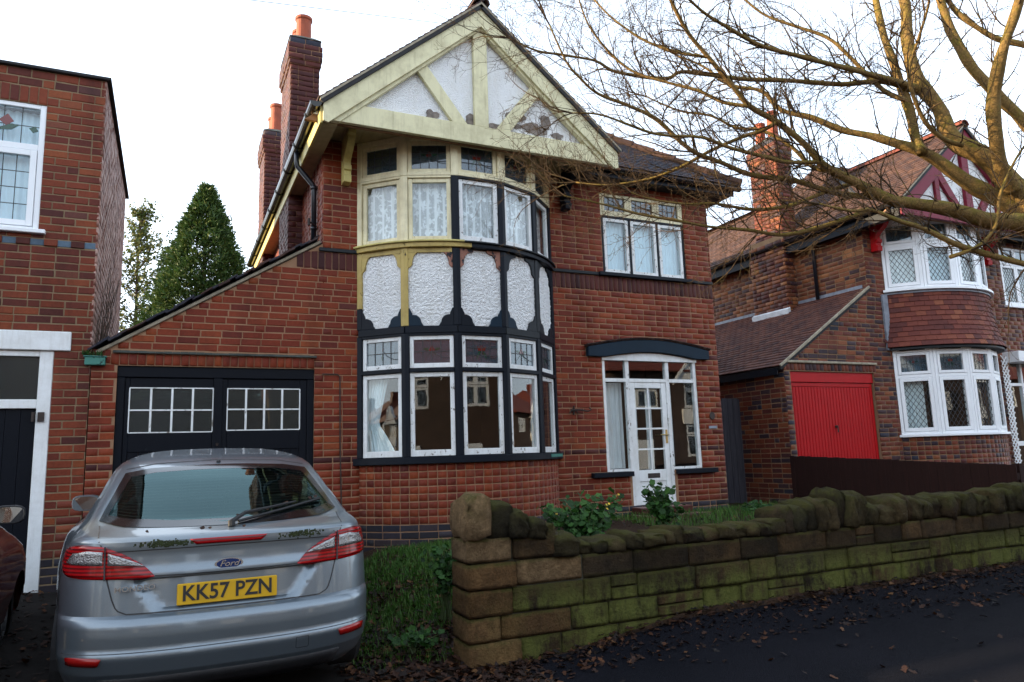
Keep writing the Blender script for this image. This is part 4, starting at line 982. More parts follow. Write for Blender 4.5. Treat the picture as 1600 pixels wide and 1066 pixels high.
mb = MB(); fbox(mb, FA, 5.845, 7.315, 3.91, 3.948, -0.08, -0.016); mb.build('head_rail', M['cream_paint'], wr)
for i in range(3):
    a, b = cx[i] + (0.048 if i == 0 else 0.025), cx[i + 1] - (0.048 if i == 2 else 0.025)
    sash(wr, FA, a, b, 2.66, 3.522, 'white_flaked', d0=-0.065, d1=-0.008, rail=0.05, bottom=0.062)
    r2 = sash(wr, FA, a, b, 3.602, 3.907, 'cream_paint', d0=-0.065, d1=-0.010, rail=0.04, bottom=0.045, pane='stain_glass'); leading_grid(wr, FA, r2, 4, 2)
# --- porch
po = empty('porch', (6.55, 9.0, -0.8)); attach(po, house)
mb = MB()
N = 16; top = lambda f: 1.515 + 0.130 * math.sin(math.pi * f)
P_ = [(5.43, 1.375)] + [(5.72 + 1.66 * i / N, 1.375 + 0.085 * math.sin(math.pi * i / N)) for i in range(N + 1)] + [(7.63, 1.375)] + [(7.63 - 2.2 * i / N, top(i / N)) for i in range(N + 1)]
fpoly(mb, FA, P_, -0.02, 0.075); mb.build('hood', M['blue_black'], po, bevel=0.006)
for i in range(30):
    f = i / 30; f2 = (i + 1) / 30; x0, x1 = 5.40 + 2.26 * f, 5.40 + 2.26 * f2; mb = MB()
    for lay in range(2):
        z0, z1 = top(f) + 0.004 + lay * 0.017, top(f2) + 0.004 + lay * 0.017
        mb.prism([FA.p(x0 + 0.003, z0, -0.02), FA.p(x1 - 0.003, z1, -0.02), FA.p(x1 - 0.003, z1 + 0.014, -0.02), FA.p(x0 + 0.003, z0 + 0.014, -0.02)], FA.n * (0.095 + lay * 0.02 + rnd(0, .006)))
    mb.build('hood_tile', M['tile_brown'], po)
mb = MB(); W = 'white_paint'
fpoly(mb, FA, [(5.69, 1.33), (7.41, 1.33), (7.41, 1.369)] + [(7.35 - 1.6 * i / N, 1.369 + 0.08 * math.sin(math.pi * i / N)) for i in range(N + 1)] + [(5.69, 1.369)], -0.05, 0.016); mb.build('head', M[W], po)
for a, b, z0 in ((5.69, 5.745, -0.29), (7.355, 7.41, -0.29), (6.10, 6.165, -0.80), (6.825, 6.89, -0.80)):
    mb = MB(); fbox(mb, FA, a, b, z0, 1.33, -0.08, -0.014); mb.build('post', M['white_flaked' if z0 < -0.5 else W], po, bevel=0.004)
mb = MB()
for a, b in ((5.745, 6.10), (6.165, 6.825), (6.89, 7.355)): fbox(mb, FA, a, b, 1.015, 1.065, -0.08, -0.016)
mb.build('transom', M[W], po)
for a, b in ((5.745, 6.10), (6.89, 7.355)): mb = MB(); fbox(mb, FA, a, b, -0.29, -0.255, -0.08, -0.016); mb.build('bottom_rail', M['white_flaked'], po)
for a, b, z0, z1 in ((5.745, 6.10, -0.255, 1.015), (6.89, 7.355, -0.255, 1.015), (5.745, 6.10, 1.065, 1.33), (6.165, 6.825, 1.065, 1.33), (6.89, 7.355, 1.065, 1.33)):
    g = MB(); fbox(g, FA, a, b, z0, z1, -0.05, -0.046); g.build('pane', M['pane_glass'], po)
for a, b in ((5.42, 6.095), (6.895, 7.64)):
    mb = MB(); fbox(mb, FA, a, b, -0.362, -0.292, -0.08, 0.085); mb.build('sill', M['black_paint'], po, bevel=0.006)
door = empty('front_door', (6.5, 9.0, -0.8)); attach(door, house)
mb = MB(); d0, d1 = -0.07, -0.024; u0, u1 = 6.168, 6.822; g0, g1 = u0 + 0.085, u1 - 0.085
fbox(mb, FA, u0, g0, -0.785, 1.012, d0, d1); fbox(mb, FA, g1, u1, -0.785, 1.012, d0, d1); fbox(mb, FA, g0, g1, 0.925, 1.012, d0, d1 - .002); fbox(mb, FA, g0, g1, -0.45, -0.285, d0, d1 - .002); fbox(mb, FA, g0, g1, -0.785, -0.70, d0, d1 - .002)
fbox(mb, FA, g0, g1, -0.70, -0.45, d0 + 0.01, d1 - 0.016)
mb.build('door_leaf', M[W], door, bevel=0.004)
mb = MB(); fbox(mb, FA, (g0 + g1) / 2 - 0.013, (g0 + g1) / 2 + 0.013, -0.285, 0.925, d0 + .01, d1 - .004)
for j in range(1, 4): z = -0.285 + 1.21 * j / 4; fbox(mb, FA, g0, g1, z - 0.012, z + 0.012, d0 + .011, d1 - .006)
mb.build('glazing_bar', M[W], door)
for i in range(2):
    for j in range(4):
        g = MB(); a = g0 + (g1 - g0) * i / 2; z = -0.285 + 1.21 * j / 4; fbox(g, FA, a + 0.012, a + (g1 - g0) / 2 - 0.012, z + 0.011, z + 1.21 / 4 - 0.011, -0.05, -0.046); g.build('pane', M['pane_glass'], door)
mb = MB(); fbox(mb, FA, 6.40, 6.62, -0.405, -0.335, d1 - 0.004, d1 + 0.008); mb.build('letterbox', M['iron'], door, bevel=0.01)
mb = MB(); fbox(mb, FA, 6.765, 6.80, 0.10, 0.30, d1, d1 + 0.008); mb.tube([FA.p(6.782, 0.22, d1), FA.p(6.782, 0.22, d1 + 0.05), FA.p(6.64, 0.225, d1 + 0.055)], 0.009, 6); mb.build('handle', M['brass'], door)
mb = MB(); mb.box(5.95, 7.05, 8.45, 8.97, -1.02, -0.90); mb.box(6.05, 6.95, 8.72, 8.98, -0.90, -0.805); mb.build('door_step', M['brick_dark_work'], house, bevel=0.012)
# --- small wall fittings
mb = MB(); mb.tube([FA.p(5.17, 0.53, 0.01), FA.p(5.17, 0.66, 0.03)], 0.012, 6); mb.tube([FA.p(5.12, 0.59, 0.02), FA.p(5.24, 0.60, 0.05), FA.p(5.36, 0.575, 0.10), FA.p(5.40, 0.60, 0.12), FA.p(5.37, 0.625, 0.11)], 0.012, 6); mb.tube([FA.p(5.10, 0.55, 0.02), FA.p(5.17, 0.64, 0.02), FA.p(5.24, 0.55, 0.02)], 0.008, 5)
mb.build('iron_hook', M['iron'], house)
pl = MB(); P_ = [FA.p(7.65 + 0.052 * math.cos(2 * math.pi * i / 20), 0.50 + 0.06 * math.sin(2 * math.pi * i / 20), 0.008) for i in range(20)]; pl.prism(P_, FA.n * 0.012); pl.build('number_plaque', M['iron'], house, bevel=0.003)
mb = MB(); fbox(mb, FA, 7.57, 7.73, 0.305, 0.345, 0.007, 0.014); mb.build('name_plate', M['lead'], house)
mb = MB(); pts = [FA.p(1.66, 1.05, 0.02), FA.p(1.84, 1.05, 0.02), FA.p(1.875, 1.02, 0.02), FA.p(1.88, 0.2, 0.02), FA.p(1.90, -0.6, 0.02), FA.p(1.905, -1.05, 0.02)]
mb.tube(pts, 0.008, 5); mb.build('wall_cable', M['iron'], house)
nb_, nt_ = HB.finish(house, 300, ok=lambda p, x, y, c: not (y > 700 and 90 < x < 560) and not (y > 800 and x > 700) and not (p.y > 9.05 and p.z < 3.9 and p.x > 1.9))
HT.finish(house, 300, ok=lambda p, x, y, c: p.x > 5.4 and y < 330)
# --- curtains
for k in range(5):
    lb = ['white net curtain dim with branch reflections, leftmost light of the upper bow window', 'floral lace curtain behind the cream-framed second light of the upper bow window', 'gathered lace curtain behind the centre pane of the upper bow window, under black mullions', 'gathered lace curtain behind the fourth light of the upper bow window', 'narrow lace curtain behind the right-hand return light of the upper bow window'][k]
    curtain(lb, FC[k], 0.03, FL - 0.03, 2.70, 3.56, -0.115, 'lace', folds=[5, 5, 8, 8, 6][k], amp=0.014, group='lace curtains in the upper bow window')
for i in range(3):
    curtain(['pale blue net curtain in the left light of the small first-floor window', 'pale blue net curtain in the middle light of the small first-floor window', 'pale blue net curtain in the right light of the small first-floor window'][i], FA, cx[i] + 0.03, cx[i + 1] - 0.03, 2.66, 3.57, -0.14, 'net_blue', folds=7, amp=0.013, group='net curtains in the first-floor window')
curtain('long pale drape tied back at the left end of the lower bow window', FC[0], 0.03, 0.46, 0.03, 1.5, -0.13, 'drape', folds=7, amp=0.02, tie=(0.42, 0.62), name='tied_curtain')
curtain('white net curtain behind the narrow right end light of the lower bow window', FC[4], 0.05, FL - 0.05, 0.03, 1.5, -0.16, 'net', folds=7, amp=0.015)
curtain('net curtain hanging behind the left sidelight of the white porch', FA, 5.75, 6.10, -0.25, 1.01, -0.16, 'net', folds=5, amp=0.012)
curtain('grey drape at the left edge of the right porch sidelight', FA, 6.90, 7.04, -0.25, 1.01, -0.20, 'net', folds=3, amp=0.012)
for i, x in enumerate((6.27, 6.55)): curtain(['narrow white drape behind the left column of front door panes', 'narrow white drape behind the right column of front door panes'][i], FA, x, x + 0.12, -0.28, 0.92, -0.20, 'net', folds=2, amp=0.012)
# ------------------------------------------------------------------ house on the left: flat-roofed brick extension with a garage
brick_mat('brick_glazed', [(0, (0.06, 0.10, 0.15)), (1, (0.12, 0.19, 0.26))], 0.2, False, 0.3); brick_mat('brick_glazed_work', [(0, (0.06, 0.10, 0.15)), (1, (0.12, 0.19, 0.26))], 0.2, True, 0.3)
LHO = empty('brick_house', (-4.0, 9.0, -1.2), 'flat-topped brick house with a white lintel over its dark garage door', 'house', 'brick houses beside the gabled house')
LB = Pieces('brick'); LTl = Pieces('tile')
LX0, LX1, LZ = -4.6, -0.81, 4.40
mb = MB()
backing(mb, FA, [LX0, -3.3, -2.55, -1.37, -1.15, LX1], [-1.6, 1.25, 2.55, 4.0, LZ], lambda x, z: not (-3.3 < x < -1.15 and z < 1.25) and not (-2.55 < x < -1.37 and 2.55 < z < 4.0))
FLS = Fr((LX1, WALL_Y + 0.11), (0, 1)); backing(mb, FLS, [0, 3.98], [-1.6, LZ], lambda u, z: True)
mb.box(LX0, LX1, 13.0, 13.1, -1.6, LZ - 0.01); mb.build('wall', M['mortar_left'], LHO)
def sp_left(z):
    s = [(LX0, LX1)]
    if z < 1.25: s = cut(s, -3.3, -1.15)
    elif z < 1.46: s = cut(s, -3.4, -1.0)
    if 2.55 < z < 4.0: s = cut(s, -2.55, -1.37)
    if 4.0 < z < 4.2: s = cut(s, -2.60, -1.37)
    return s
for a, b, c in ((-1.5, -0.9, 'brick_blue'), (-0.9, 1.25, 'brick_left'), (1.25, 1.46, 'brick_left'), (1.46, 2.388, 'brick_left'), (2.472, 4.0, 'brick_left'), (4.0, 4.2, 'brick_left'), (4.2, LZ, 'brick_left')):
    LB.wall(FA.mp, a, b, sp_left, c, mixcls=('brick_blue', 0.008) if c == 'brick_left' else None, phase=1)
u = LX0; k = 0
while u < LX1 - 0.05:
    u1 = min(u + 0.1265, LX1); c = 'brick_glazed' if k % 2 else 'brick_left'; pr = 0.006 if k % 2 else 0.022
    LB.course(FA.mp, 2.39, 0.083, [(u, u1)], c, L=0.2, proud=pr); u = u1; k += 1
LB.soldiers(FA.mp, 4.0, 4.2, -2.6, -1.37, 'brick_left', 0.088)
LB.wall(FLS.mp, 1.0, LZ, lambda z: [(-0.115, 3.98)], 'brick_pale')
mb = MB(); mb.box(LX0, LX1 + 0.05, WALL_Y - 0.05, 13.12, LZ, LZ + 0.035); mb.build('flat_roof', M['felt'], LHO, bevel=0.006)
mb = MB(); mb.box(-3.4, -1.0, WALL_Y - 0.03, WALL_Y + 0.08, 1.252, 1.458); mb.build('lintel', M['white_paint'], LHO, bevel=0.008)
wd = empty('casement_window', (-1.9, 9, 2.55)); attach(wd, LHO)
mb = MB(); fbox(mb, FA, -2.62, -1.30, 2.515, 2.56, -0.06, 0.07); mb.build('sill', M['upvc'], wd, bevel=0.006)
mb = MB()
for a, b in ((-2.55, -2.49), (-1.43, -1.37), (-1.99, -1.93)): fbox(mb, FA, a, b, 2.56, 4.0, -0.08, -0.01)
for a, b in ((-2.49, -1.99), (-1.93, -1.43)): fbox(mb, FA, a, b, 2.56, 2.60, -0.08, -0.011); fbox(mb, FA, a, b, 3.95, 4.0, -0.08, -0.011); fbox(mb, FA, a, b, 3.465, 3.535, -0.08, -0.011)
mb.build('window_frame', M['upvc'], wd, bevel=0.005)
for a, b in ((-2.487, -1.993), (-1.927, -1.433)):
    r = sash(wd, FA, a, b, 2.603, 3.462, 'upvc', d0=-0.07, d1=0.0, rail=0.062, bottom=0.062); leading_grid(wd, FA, r, 3, 4, wd=0.004)
    g = MB(); fbox(g, FA, a - 0.005, b + 0.005, 3.53, 3.955, -0.04, -0.036); g.build('pane', M['pane_glass'], wd); r2 = (a, b, 3.535, 3.95, -0.038)
    leading_grid(wd, FA, r2, 3, 2, wd=0.004)
    f = MB(); P_ = [(-0.10, .02), (-0.02, .10), (0.04, .02), (-0.03, -.04)]; c0, z0 = (a + b) / 2 - 0.03, 3.76
    fpoly(f, FA, [(c0 + x, z0 + z) for x, z in P_], -0.034, -0.03); f.build('flower_glass', M['red_glass'], wd)
    f = MB(); fpoly(f, FA, [(c0 + x, z0 + z - 0.03) for x, z in [(-0.16, -.07), (0.02, -.05), (0.09, 0.01), (0.02, 0.02)]], -0.034, -0.029); fpoly(f, FA, [(c0 + 0.22 + x, z0 - 0.04 + z) for x, z in [(-0.04, 0), (0.02, 0.03), (0.05, -0.02), (0.0, -0.05)]], -0.034, -0.03); f.build('leaf_glass', M['green_glass'], wd)
rm = MB(); rm.box(-3.4, -0.95, 12.0, 12.05, 1.6, 4.3); rm.box(-3.4, -3.35, 9.12, 12, 1.6, 4.3); rm.box(-3.35, -0.95, 9.12, 12, 1.6, 1.65); rm.build('room', M['plaster_room'], LHO)
mb = MB(); fbox(mb, FA, -1.28, -1.152, -1.5, 1.249, -0.10, -0.005); mb.build('garage_post', M['white_paint'], LHO, bevel=0.006); mb = MB(); fbox(mb, FA, -3.298, -3.17, -1.5, 1.249, -0.10, -0.005)
mb.build('garage_post', M['white_paint'], LHO, bevel=0.006)
mb = MB(); fbox(mb, FA, -3.17, -1.28, 0.64, 0.735, -0.10, -0.012); fbox(mb, FA, -3.17, -1.28, 1.19, 1.249, -0.10, -0.012); fbox(mb, FA, -2.26, -2.20, 0.735, 1.19, -0.1, -0.02); mb.build('transom', M['white_paint'], LHO, bevel=0.005)
for a, b in ((-3.17, -2.26), (-2.20, -1.28)): g = MB(); fbox(g, FA, a, b, 0.735, 1.19, -0.06, -0.055); g.build('pane', M['obscure_glass'], LHO)
for i in range(14):
    mb = MB(); x = -3.165 + 1.88 * i / 14; fbox(mb, FA, x + 0.002, x + 1.88 / 14 - 0.002, -1.42, 0.636, -0.09, -0.05 - rnd(0, 0.002)); mb.build('door_board', M['black_door'], LHO)
mb = MB(); mb.box(-1.26, -1.20, WALL_Y - 0.016, WALL_Y - 0.006, 0.50, 0.60); mb.tube([(-1.30, WALL_Y - 0.02, 0.5), (-1.30, WALL_Y - 0.02, 0.6)], 0.016, 6); mb.build('hinge', M['iron'], LHO)
# unseen main block further left, its gable roof raised to shade street and bow
mb = MB(); mb.box(-12.0, LX0 - 0.01, WALL_Y + 0.0, 16.0, -1.6, 4.1); mb.build('main_wall', M['brick_left_work'], LHO)
roof_slab(LHO, [(-12.3, 8.6, 4.05), (-4.3, 8.6, 4.05), (-4.3, 12.5, 7.5), (-12.3, 12.5, 7.5)], (0, -0.78, 1), 0.06, 'tile_brown_work')
roof_slab(LHO, [(-4.3, 16.4, 4.05), (-12.3, 16.4, 4.05), (-12.3, 12.5, 7.5), (-4.3, 12.5, 7.5)], (0, 0.78, 1), 0.06, 'tile_brown_work')
for x in (-4.62, -12.0): mb = MB(); mb.prism([(x, 9.0, 4.1), (x, 16.0, 4.1), (x, 12.5, 7.3)], (-0.1 if x > -5 else 0.1, 0, 0)); mb.build('gable_wall', M['brick_left_work'], LHO)
LB.finish(LHO, 300, ok=lambda p, x, y, c: not (x > 95 and y > 780) and not (x > 150 and y > 740) and p.y < 9.05)
curtain('pale curtain with soft pleats behind the leaded upstairs window at the left edge', FA, -2.5, -1.42, 2.6, 3.95, -0.16, 'net_blue', folds=14, amp=0.014)

# ------------------------------------------------------------------ house on the right, same plan with modern white windows
OFF = 9.83
RH = empty('brick_house', (13.3, 9.0, -1.0), 'brick house with tile-hung bay, red garage door and crimson gable timbers', 'house', 'gabled brick houses along the street')
RB = Pieces('brick'); RT_ = Pieces('tile')
RXL, RXR, RG = XL + OFF, 17.68, 9.25
def in_open_r(x, z):
    if 9.38 < x < 11.40 and z < 1.24: return True
    if 12.03 < x < 14.64 and (0.16 < z < 1.66 or 2.82 < z < 4.04): return True
    if 15.55 < x < 17.1 and 2.72 < z < 3.98: return True
    if 15.3 < x < 17.2 and z < 1.6: return True
    return False
mb = MB()
backing(mb, FA, [RG, 9.38, 11.40, RXL, 12.03, 14.64, 15.3, 15.55, 17.1, 17.2, RXR], [-1.6, 0.16, 1.24, 1.38, 1.6, 1.66, 2.72, 2.82, 3.98, 4.04, 4.09], lambda x, z: not in_open_r(x, z) and not (x < RXL and z > 1.38))
mb.prism([FA.p(RG, 1.38, 0), FA.p(RXL, 1.38, 0), FA.p(RXL, 2.84, 0)], FA.n * -0.11)
for F, L in ((Fr((RXR, WALL_Y + 0.11), (0, 1)), YB - WALL_Y - 0.11), (Fr((RXR, YB), (-1, 0)), RXR - RXL)): backing(mb, F, [0, L], [-1.6, 4.09], lambda u, z: True)
FRS = Fr((RXL, YB), (0, -1)); backing(mb, FRS, [0, YB - WALL_Y - 0.11], [-1.6, 4.09], lambda u, z: True)
FRG = Fr((RG, 14.0), (0, -1)); backing(mb, FRG, [0, 4.89], [-1.6, 1.33], lambda u, z: True)
mb.box(RG, RXL, 13.9, 14.0, -1.6, 1.3)
mb.build('wall', M['mortar_right'], RH)
rkr = lambda z: RG + 0.03 + (z - 1.38) / 0.642
def sp_right(z):
    s = [(RG, 11.95), (14.72, RXR)]
    if z > 2.82: s = [(RXL, 11.95), (14.72, RXR)]
    elif z > 1.38: s = [(rkr(z) + 0.02, 11.95), (14.72, RXR)]
    if z < 1.24: s = cut(s, 9.38, 11.40)
    elif z < 1.38: s = cut(s, 9.30, 11.46)
    if z < 1.6: s = cut(s, 15.3, 17.2)
    if 2.72 < z < 3.98: s = cut(s, 15.55, 17.1)
    return s
mixr = ('brick_blue', 0.035)
for a, b in ((-1.3, 1.24), (1.24, 1.38), (1.38, 2.82), (2.82, 4.08)): RB.wall(FA.mp, a, b, sp_right, 'brick_right', mixcls=mixr)
RB.soldiers(FA.mp, 1.25, 1.375, 9.30, 11.46, 'brick_right', 0.088, 0.01)
mb = MB(); mb.box(9.30, 11.46, WALL_Y - 0.045, WALL_Y - 0.004, 1.378, 1.42); mb.build('drip_course', M['cement'], RH, bevel=0.008)
RB.wall(FRS.mp, 1.8, 4.05, lambda z: [(0, 6.6)], 'brick_side', mixcls=mixr); RB.wall(FRG.mp, -1.2, 1.3, lambda z: [(0, 5.0)], 'brick_right', mixcls=mixr)
P_R, CX_R, R_R, TH_R = bay_points(OFF); ARC2 = arc_mapper(CX_R, R_R, TH_R)
ab = MB(); arc_band(ab, ARC2, 0, AL, -1.6, 0.08, -0.1, 0.0); ab.build('bow_base', M['mortar_right'], RH)
RB.wall(ARC2, -1.3, 0.08, lambda z: [(0.0, AL)], 'brick_right', pattern='h', mixcls=mixr)
# breast and stack
mb = MB(); mb.box(11.23, RXL, 10.64, 11.58, 1.8, 4.3); mb.build('chimney_breast', M['mortar_right'], RH)
for F, L in ((Fr((11.22, 11.59), (0, -1)), 0.96), (Fr((11.22, 10.63), (1, 0)), 0.27)): RB.wall(F.mp, 2.0, 4.2, lambda z, L=L: [(0, L)], 'brick_side', mixcls=('brick_dark', 0.25))
chimney(RH, RB, 11.23, 11.64, 10.63, 11.40, 3.6, 6.40, 'brick_right', 'mortar_right', [(11.42, 10.82, 0.115, 0.62), (11.42, 11.18, 0.11, 0.50)])
# lean-to roof with the cement verge and lead flashings
d2 = Vector((1, 0, 0.642)).normalized(); a2 = Vector((RG - 0.10, WALL_Y - 0.02, 1.30)); L2 = (Vector((RXL, WALL_Y, 2.82)) - a2).length; up2 = Vector((-0.642, 0, 1)).normalized()
roof_slab(RH, [a2, a2 + d2 * L2, a2 + d2 * L2 + Vector((0, 5.0, 0)), a2 + Vector((0, 5.0, 0))], up2, 0.05, 'felt', 'garage_roof')
RT_.slope(a2 + up2 * 0.006, (0, 1, 0), d2, up2, 4.95, L2, 'tile_lean')
mb = MB(); mb.obox(a2 + up2 * 0.0, d2 * L2, Vector((0, -0.03, 0)), up2 * 0.045); mb.build('verge', M['cement'], RH, bevel=0.006)
mb = MB(); mb.obox(Vector((RXL - 0.012, WALL_Y + 0.1, 2.79)), Vector((0, 4.7, 0)), Vector((0, 0, 0.10)), Vector((-0.006, 0, 0))); mb.build('flashing', M['lead'], RH)
mb = MB(); mb.obox(Vector((11.225, 10.60, 2.64)), Vector((0, 1.02, 0)), Vector((-0.006, 0, 0.12)), Vector((-0.06, 0, -0.04))); mb.build('flashing', M['white_lead'], RH)
mb = MB(); mb.box(11.0, 11.22, 9.05, 13.9, 1.2, 1.22); mb.box(9.14, 9.16, 9.05, 13.9, 1.18, 1.29); mb.build('eaves_board', M['black_paint'], RH)
# garage door: red ribbed sheet under a red head board
gd = empty('garage_door', (10.4, 9, -1.1)); attach(gd, RH)
mb = MB(); fbox(mb, FA, 9.385, 11.395, 1.06, 1.236, -0.10, -0.03); mb.build('head_board', M['red_paint'], gd, bevel=0.005)
mb = MB(); fbox(mb, FA, 9.40, 11.38, 0.985, 1.055, -0.10, -0.055); fbox(mb, FA, 9.40, 9.46, -1.3, 0.985, -0.10, -0.056); fbox(mb, FA, 11.32, 11.38, -1.3, 0.985, -0.10, -0.056); mb.build('door_frame', M['red_paint'], gd, bevel=0.004)
nrib = 26
for i in range(nrib):
    x = 9.462 + 1.856 * i / nrib; w_ = 1.856 / nrib; mb = MB()
    mb.prism([FA.p(x, -1.25, -0.075), FA.p(x + w_, -1.25, -0.075), FA.p(x + w_ * 0.82, -1.25, -0.060), FA.p(x + w_ * 0.18, -1.25, -0.060)], (0, 0, 2.23)); mb.build('door_rib', M['red_paint'], gd)
mb = MB(); mb.tube([FA.p(10.39, 0.30, -0.06), FA.p(10.39, 0.30, -0.02)], 0.022, 8); mb.tube([FA.p(10.39, 0.32, -0.02), FA.p(10.39, 0.20, -0.015)], 0.012, 6); mb.build('handle', M['iron'], gd)
# bow window in white plastic
rb = empty('bow_window', (13.3, 8.6, 0.1)); attach(rb, RH)
FR5 = [Fr(P_R[k], P_R[k + 1] - P_R[k]) for k in range(5)]
mb = MB(); arc_band(mb, ARC2, -0.03, AL + 0.03, 0.082, 0.125, -0.1, 0.07); mb.build('sill', M['upvc'], rb, bevel=0.006)
mb = MB(); arc_band(mb, ARC2, -0.03, AL + 0.03, 2.735, 2.785, -0.1, 0.10); mb.build('upper_sill', M['upvc'], rb, bevel=0.006)
mb = MB(); arc_band(mb, ARC2, -0.02, AL + 0.02, 2.695, 2.733, -0.1, 0.045); mb.build('flashing', M['lead'], rb)
for z0, z1, zt in ((0.126, 1.66, 1.17), (2.786, 4.10, 3.62)):
    for k in range(5):
        F = FR5[k]; mb = MB()
        fbox(mb, F, 0.0, 0.055, z0, z1, -0.07, 0.02); fbox(mb, F, FL - 0.055, FL, z0, z1, -0.07, 0.02); fbox(mb, F, 0.055, FL - 0.055, z0, z0 + 0.05, -0.07, 0.018); fbox(mb, F, 0.055, FL - 0.055, z1 - 0.06, z1, -0.07, 0.018); fbox(mb, F, 0.055, FL - 0.055, zt - 0.03, zt + 0.03, -0.07, 0.018)
        mb.build('window_frame', M['upvc'], rb, bevel=0.004)
        r = sash(rb, F, 0.06, FL - 0.06, z0 + 0.053, zt - 0.033, 'upvc', d0=-0.05, d1=0.03, rail=0.062, bottom=0.062); leading_diamond(rb, F, r, 0.085)
        r = sash(rb, F, 0.06, FL - 0.06, zt + 0.033, z1 - 0.063, 'upvc', d0=-0.05, d1=0.03, rail=0.05, bottom=0.05, pane='stain_glass'); leading_grid(rb, F, r, 4, 2, wd=0.004)
        if z0 < 1: tulip(rb, F, r, 0.7, kind=k % 2)
# tile-hung apron, swept out at the foot
rows = 11; zt0, zt1 = 1.70, 2.72; gau = (zt1 - zt0) / rows
ap = MB(); arc_band(ap, ARC2, 0, AL, 1.64, 2.70, -0.1, 0.0); ap.build('apron_backing', M['felt'], rb)
for j in range(rows):
    f = j / rows; dr = 0.02 + 0.16 * (1 - f) ** 2.2; sl = 0.16 * 2.2 * (1 - f) ** 1.2 / (zt1 - zt0) + 0.14
    u = -0.05 - (0.0825 if j % 2 else 0)
    while u < AL + 0.03:
        uc = u + 0.0825; p_, t_, n_ = ARC2(max(0.0, min(AL, uc)), 0)
        upv = (Vector((0, 0, 1)) - n_ * sl).normalized(); nv = (n_ + Vector((0, 0, 1)) * sl).normalized(); k_ = (R_R + dr) / R_R
        RT_.put(p_ + n_ * dr + Vector((0, 0, zt0 + j * gau)) + upv * 0.085, t_, nv, upv, 0.163 * k_, 0.17, 0.012, 'tile_red'); u += 0.165
ab = MB(); arc_band(ab, ARC2, 0.0, AL, 1.655, 1.685, -0.1, 0.15); ab.build('apron_soffit', M['grey_black'], rb)
mb = MB(); fbox(mb, FA, 11.80, 11.93, 1.66, 2.70, 0.0, 0.05); mb.build('apron_cheek', M['lead'], rb, bevel=0.006)
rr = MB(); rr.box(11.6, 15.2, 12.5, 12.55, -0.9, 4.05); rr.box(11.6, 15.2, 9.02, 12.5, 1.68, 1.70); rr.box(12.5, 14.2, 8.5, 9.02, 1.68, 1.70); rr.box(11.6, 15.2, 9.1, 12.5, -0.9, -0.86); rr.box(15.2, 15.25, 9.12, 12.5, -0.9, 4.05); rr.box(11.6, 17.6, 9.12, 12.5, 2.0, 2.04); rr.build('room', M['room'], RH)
# first-floor window, porch and trellis at the right end
w3 = empty('casement_window', (16.3, 9, 2.7)); attach(w3, RH)
mb = MB(); fbox(mb, FA, 15.5, 17.15, 2.68, 2.722, -0.06, 0.07)
mb.build('sill', M['upvc'], w3)
for i in range(3):
    a = 15.555 + 0.515 * i; sash(w3, FA, a, a + 0.51, 3.60, 3.975, 'upvc', rail=0.05, pane='stain_glass'); r = sash(w3, FA, a, a + 0.51, 2.725, 3.597, 'upvc', rail=0.06); leading_diamond(w3, FA, r, 0.085)
p2 = empty('porch', (16.2, 9, -1)); attach(p2, RH)
mb = MB(); fbox(mb, FA, 15.2, 17.3, 1.5, 1.72, -0.02, 0.32); mb.build('canopy', M['white_clean'], p2, bevel=0.01)
mb = MB()
for x in (15.3, 15.75, 16.2, 16.7, 17.14): fbox(mb, FA, x, x + 0.06, -1.0, 1.498, -0.08, -0.01)
for a in (15.36, 15.81, 16.26, 16.76): fbox(mb, FA, a, a + 0.39, 1.05, 1.11, -0.08, -0.012); fbox(mb, FA, a, a + 0.39, -0.15, -0.06, -0.08, -0.012)
mb.build('porch_frame', M['white_clean'], p2, bevel=0.004)
g = MB(); fbox(g, FA, 15.36, 17.14, -0.95, 1.498, -0.05, -0.045); g.build('pane', M['pane_glass'], p2)
mb = MB(); mb.box(15.3, 17.2, 10.0, 10.05, -1, 1.6); mb.build('inner_wall', M['room'], p2)
TR = empty('trellis', (15.2, 8.95, -1.0), 'white diamond trellis strip fixed to the wall between the lower bow window and the porch', 'trellis')
for i in range(22):
    for s_ in (-1, 1):
        mb = MB(); z = -0.75 + i * 0.105; x0 = 15.05; dx = 0.20
        xa, xb = (x0, x0 + dx) if s_ > 0 else (x0 + dx, x0)
        a = Vector((xa, 8.945 - (0.012 if s_ > 0 else 0), z)); b = Vector((xb, 8.945 - (0.012 if s_ > 0 else 0), z + 0.21)); d = b - a
        mb.obox(a, d, Vector((0, -0.010, 0)), d.cross(Vector((0, 1, 0))).normalized() * 0.022); mb.build('lath', M['white_clean'], TR)
gable_front(RH, OFF, 'crimson_paint', 'crimson_paint', 'crimson_paint', 'pebbledash')
for x, zt in ((12.45, 4.75), (14.2, 4.75)):
    mb = MB(); mb.box(x - 0.06, x + 0.06, GAB_Y + 0.07, GAB_Y + 0.122, 4.18, zt); mb.build('gable_stud', M['crimson_paint'], RH, bevel=0.004)
for i in range(34):
    x = 1.50 + OFF + i * 0.118; mb = MB(); mb.box(x + 0.002, x + 0.116, GAB_Y + 0.12, WALL_Y - 0.01, 4.102, 4.118); mb.build('soffit_board', M['white_clean'], RH)
mb = MB(); mb.box(1.475 + OFF, 1.655 + OFF, GAB_Y + 0.125, 10.6, 3.905, 3.922); mb.box(1.475 + OFF, 1.655 + OFF, 11.6, YB, 3.905, 3.922); mb.build('eaves_soffit', M['black_paint'], RH)
mb = MB(); mb.box(1.44 + OFF, 1.472 + OFF, GAB_Y + 0.04, YB, 3.875, 4.085); mb.build('fascia', M['black_paint'], RH)
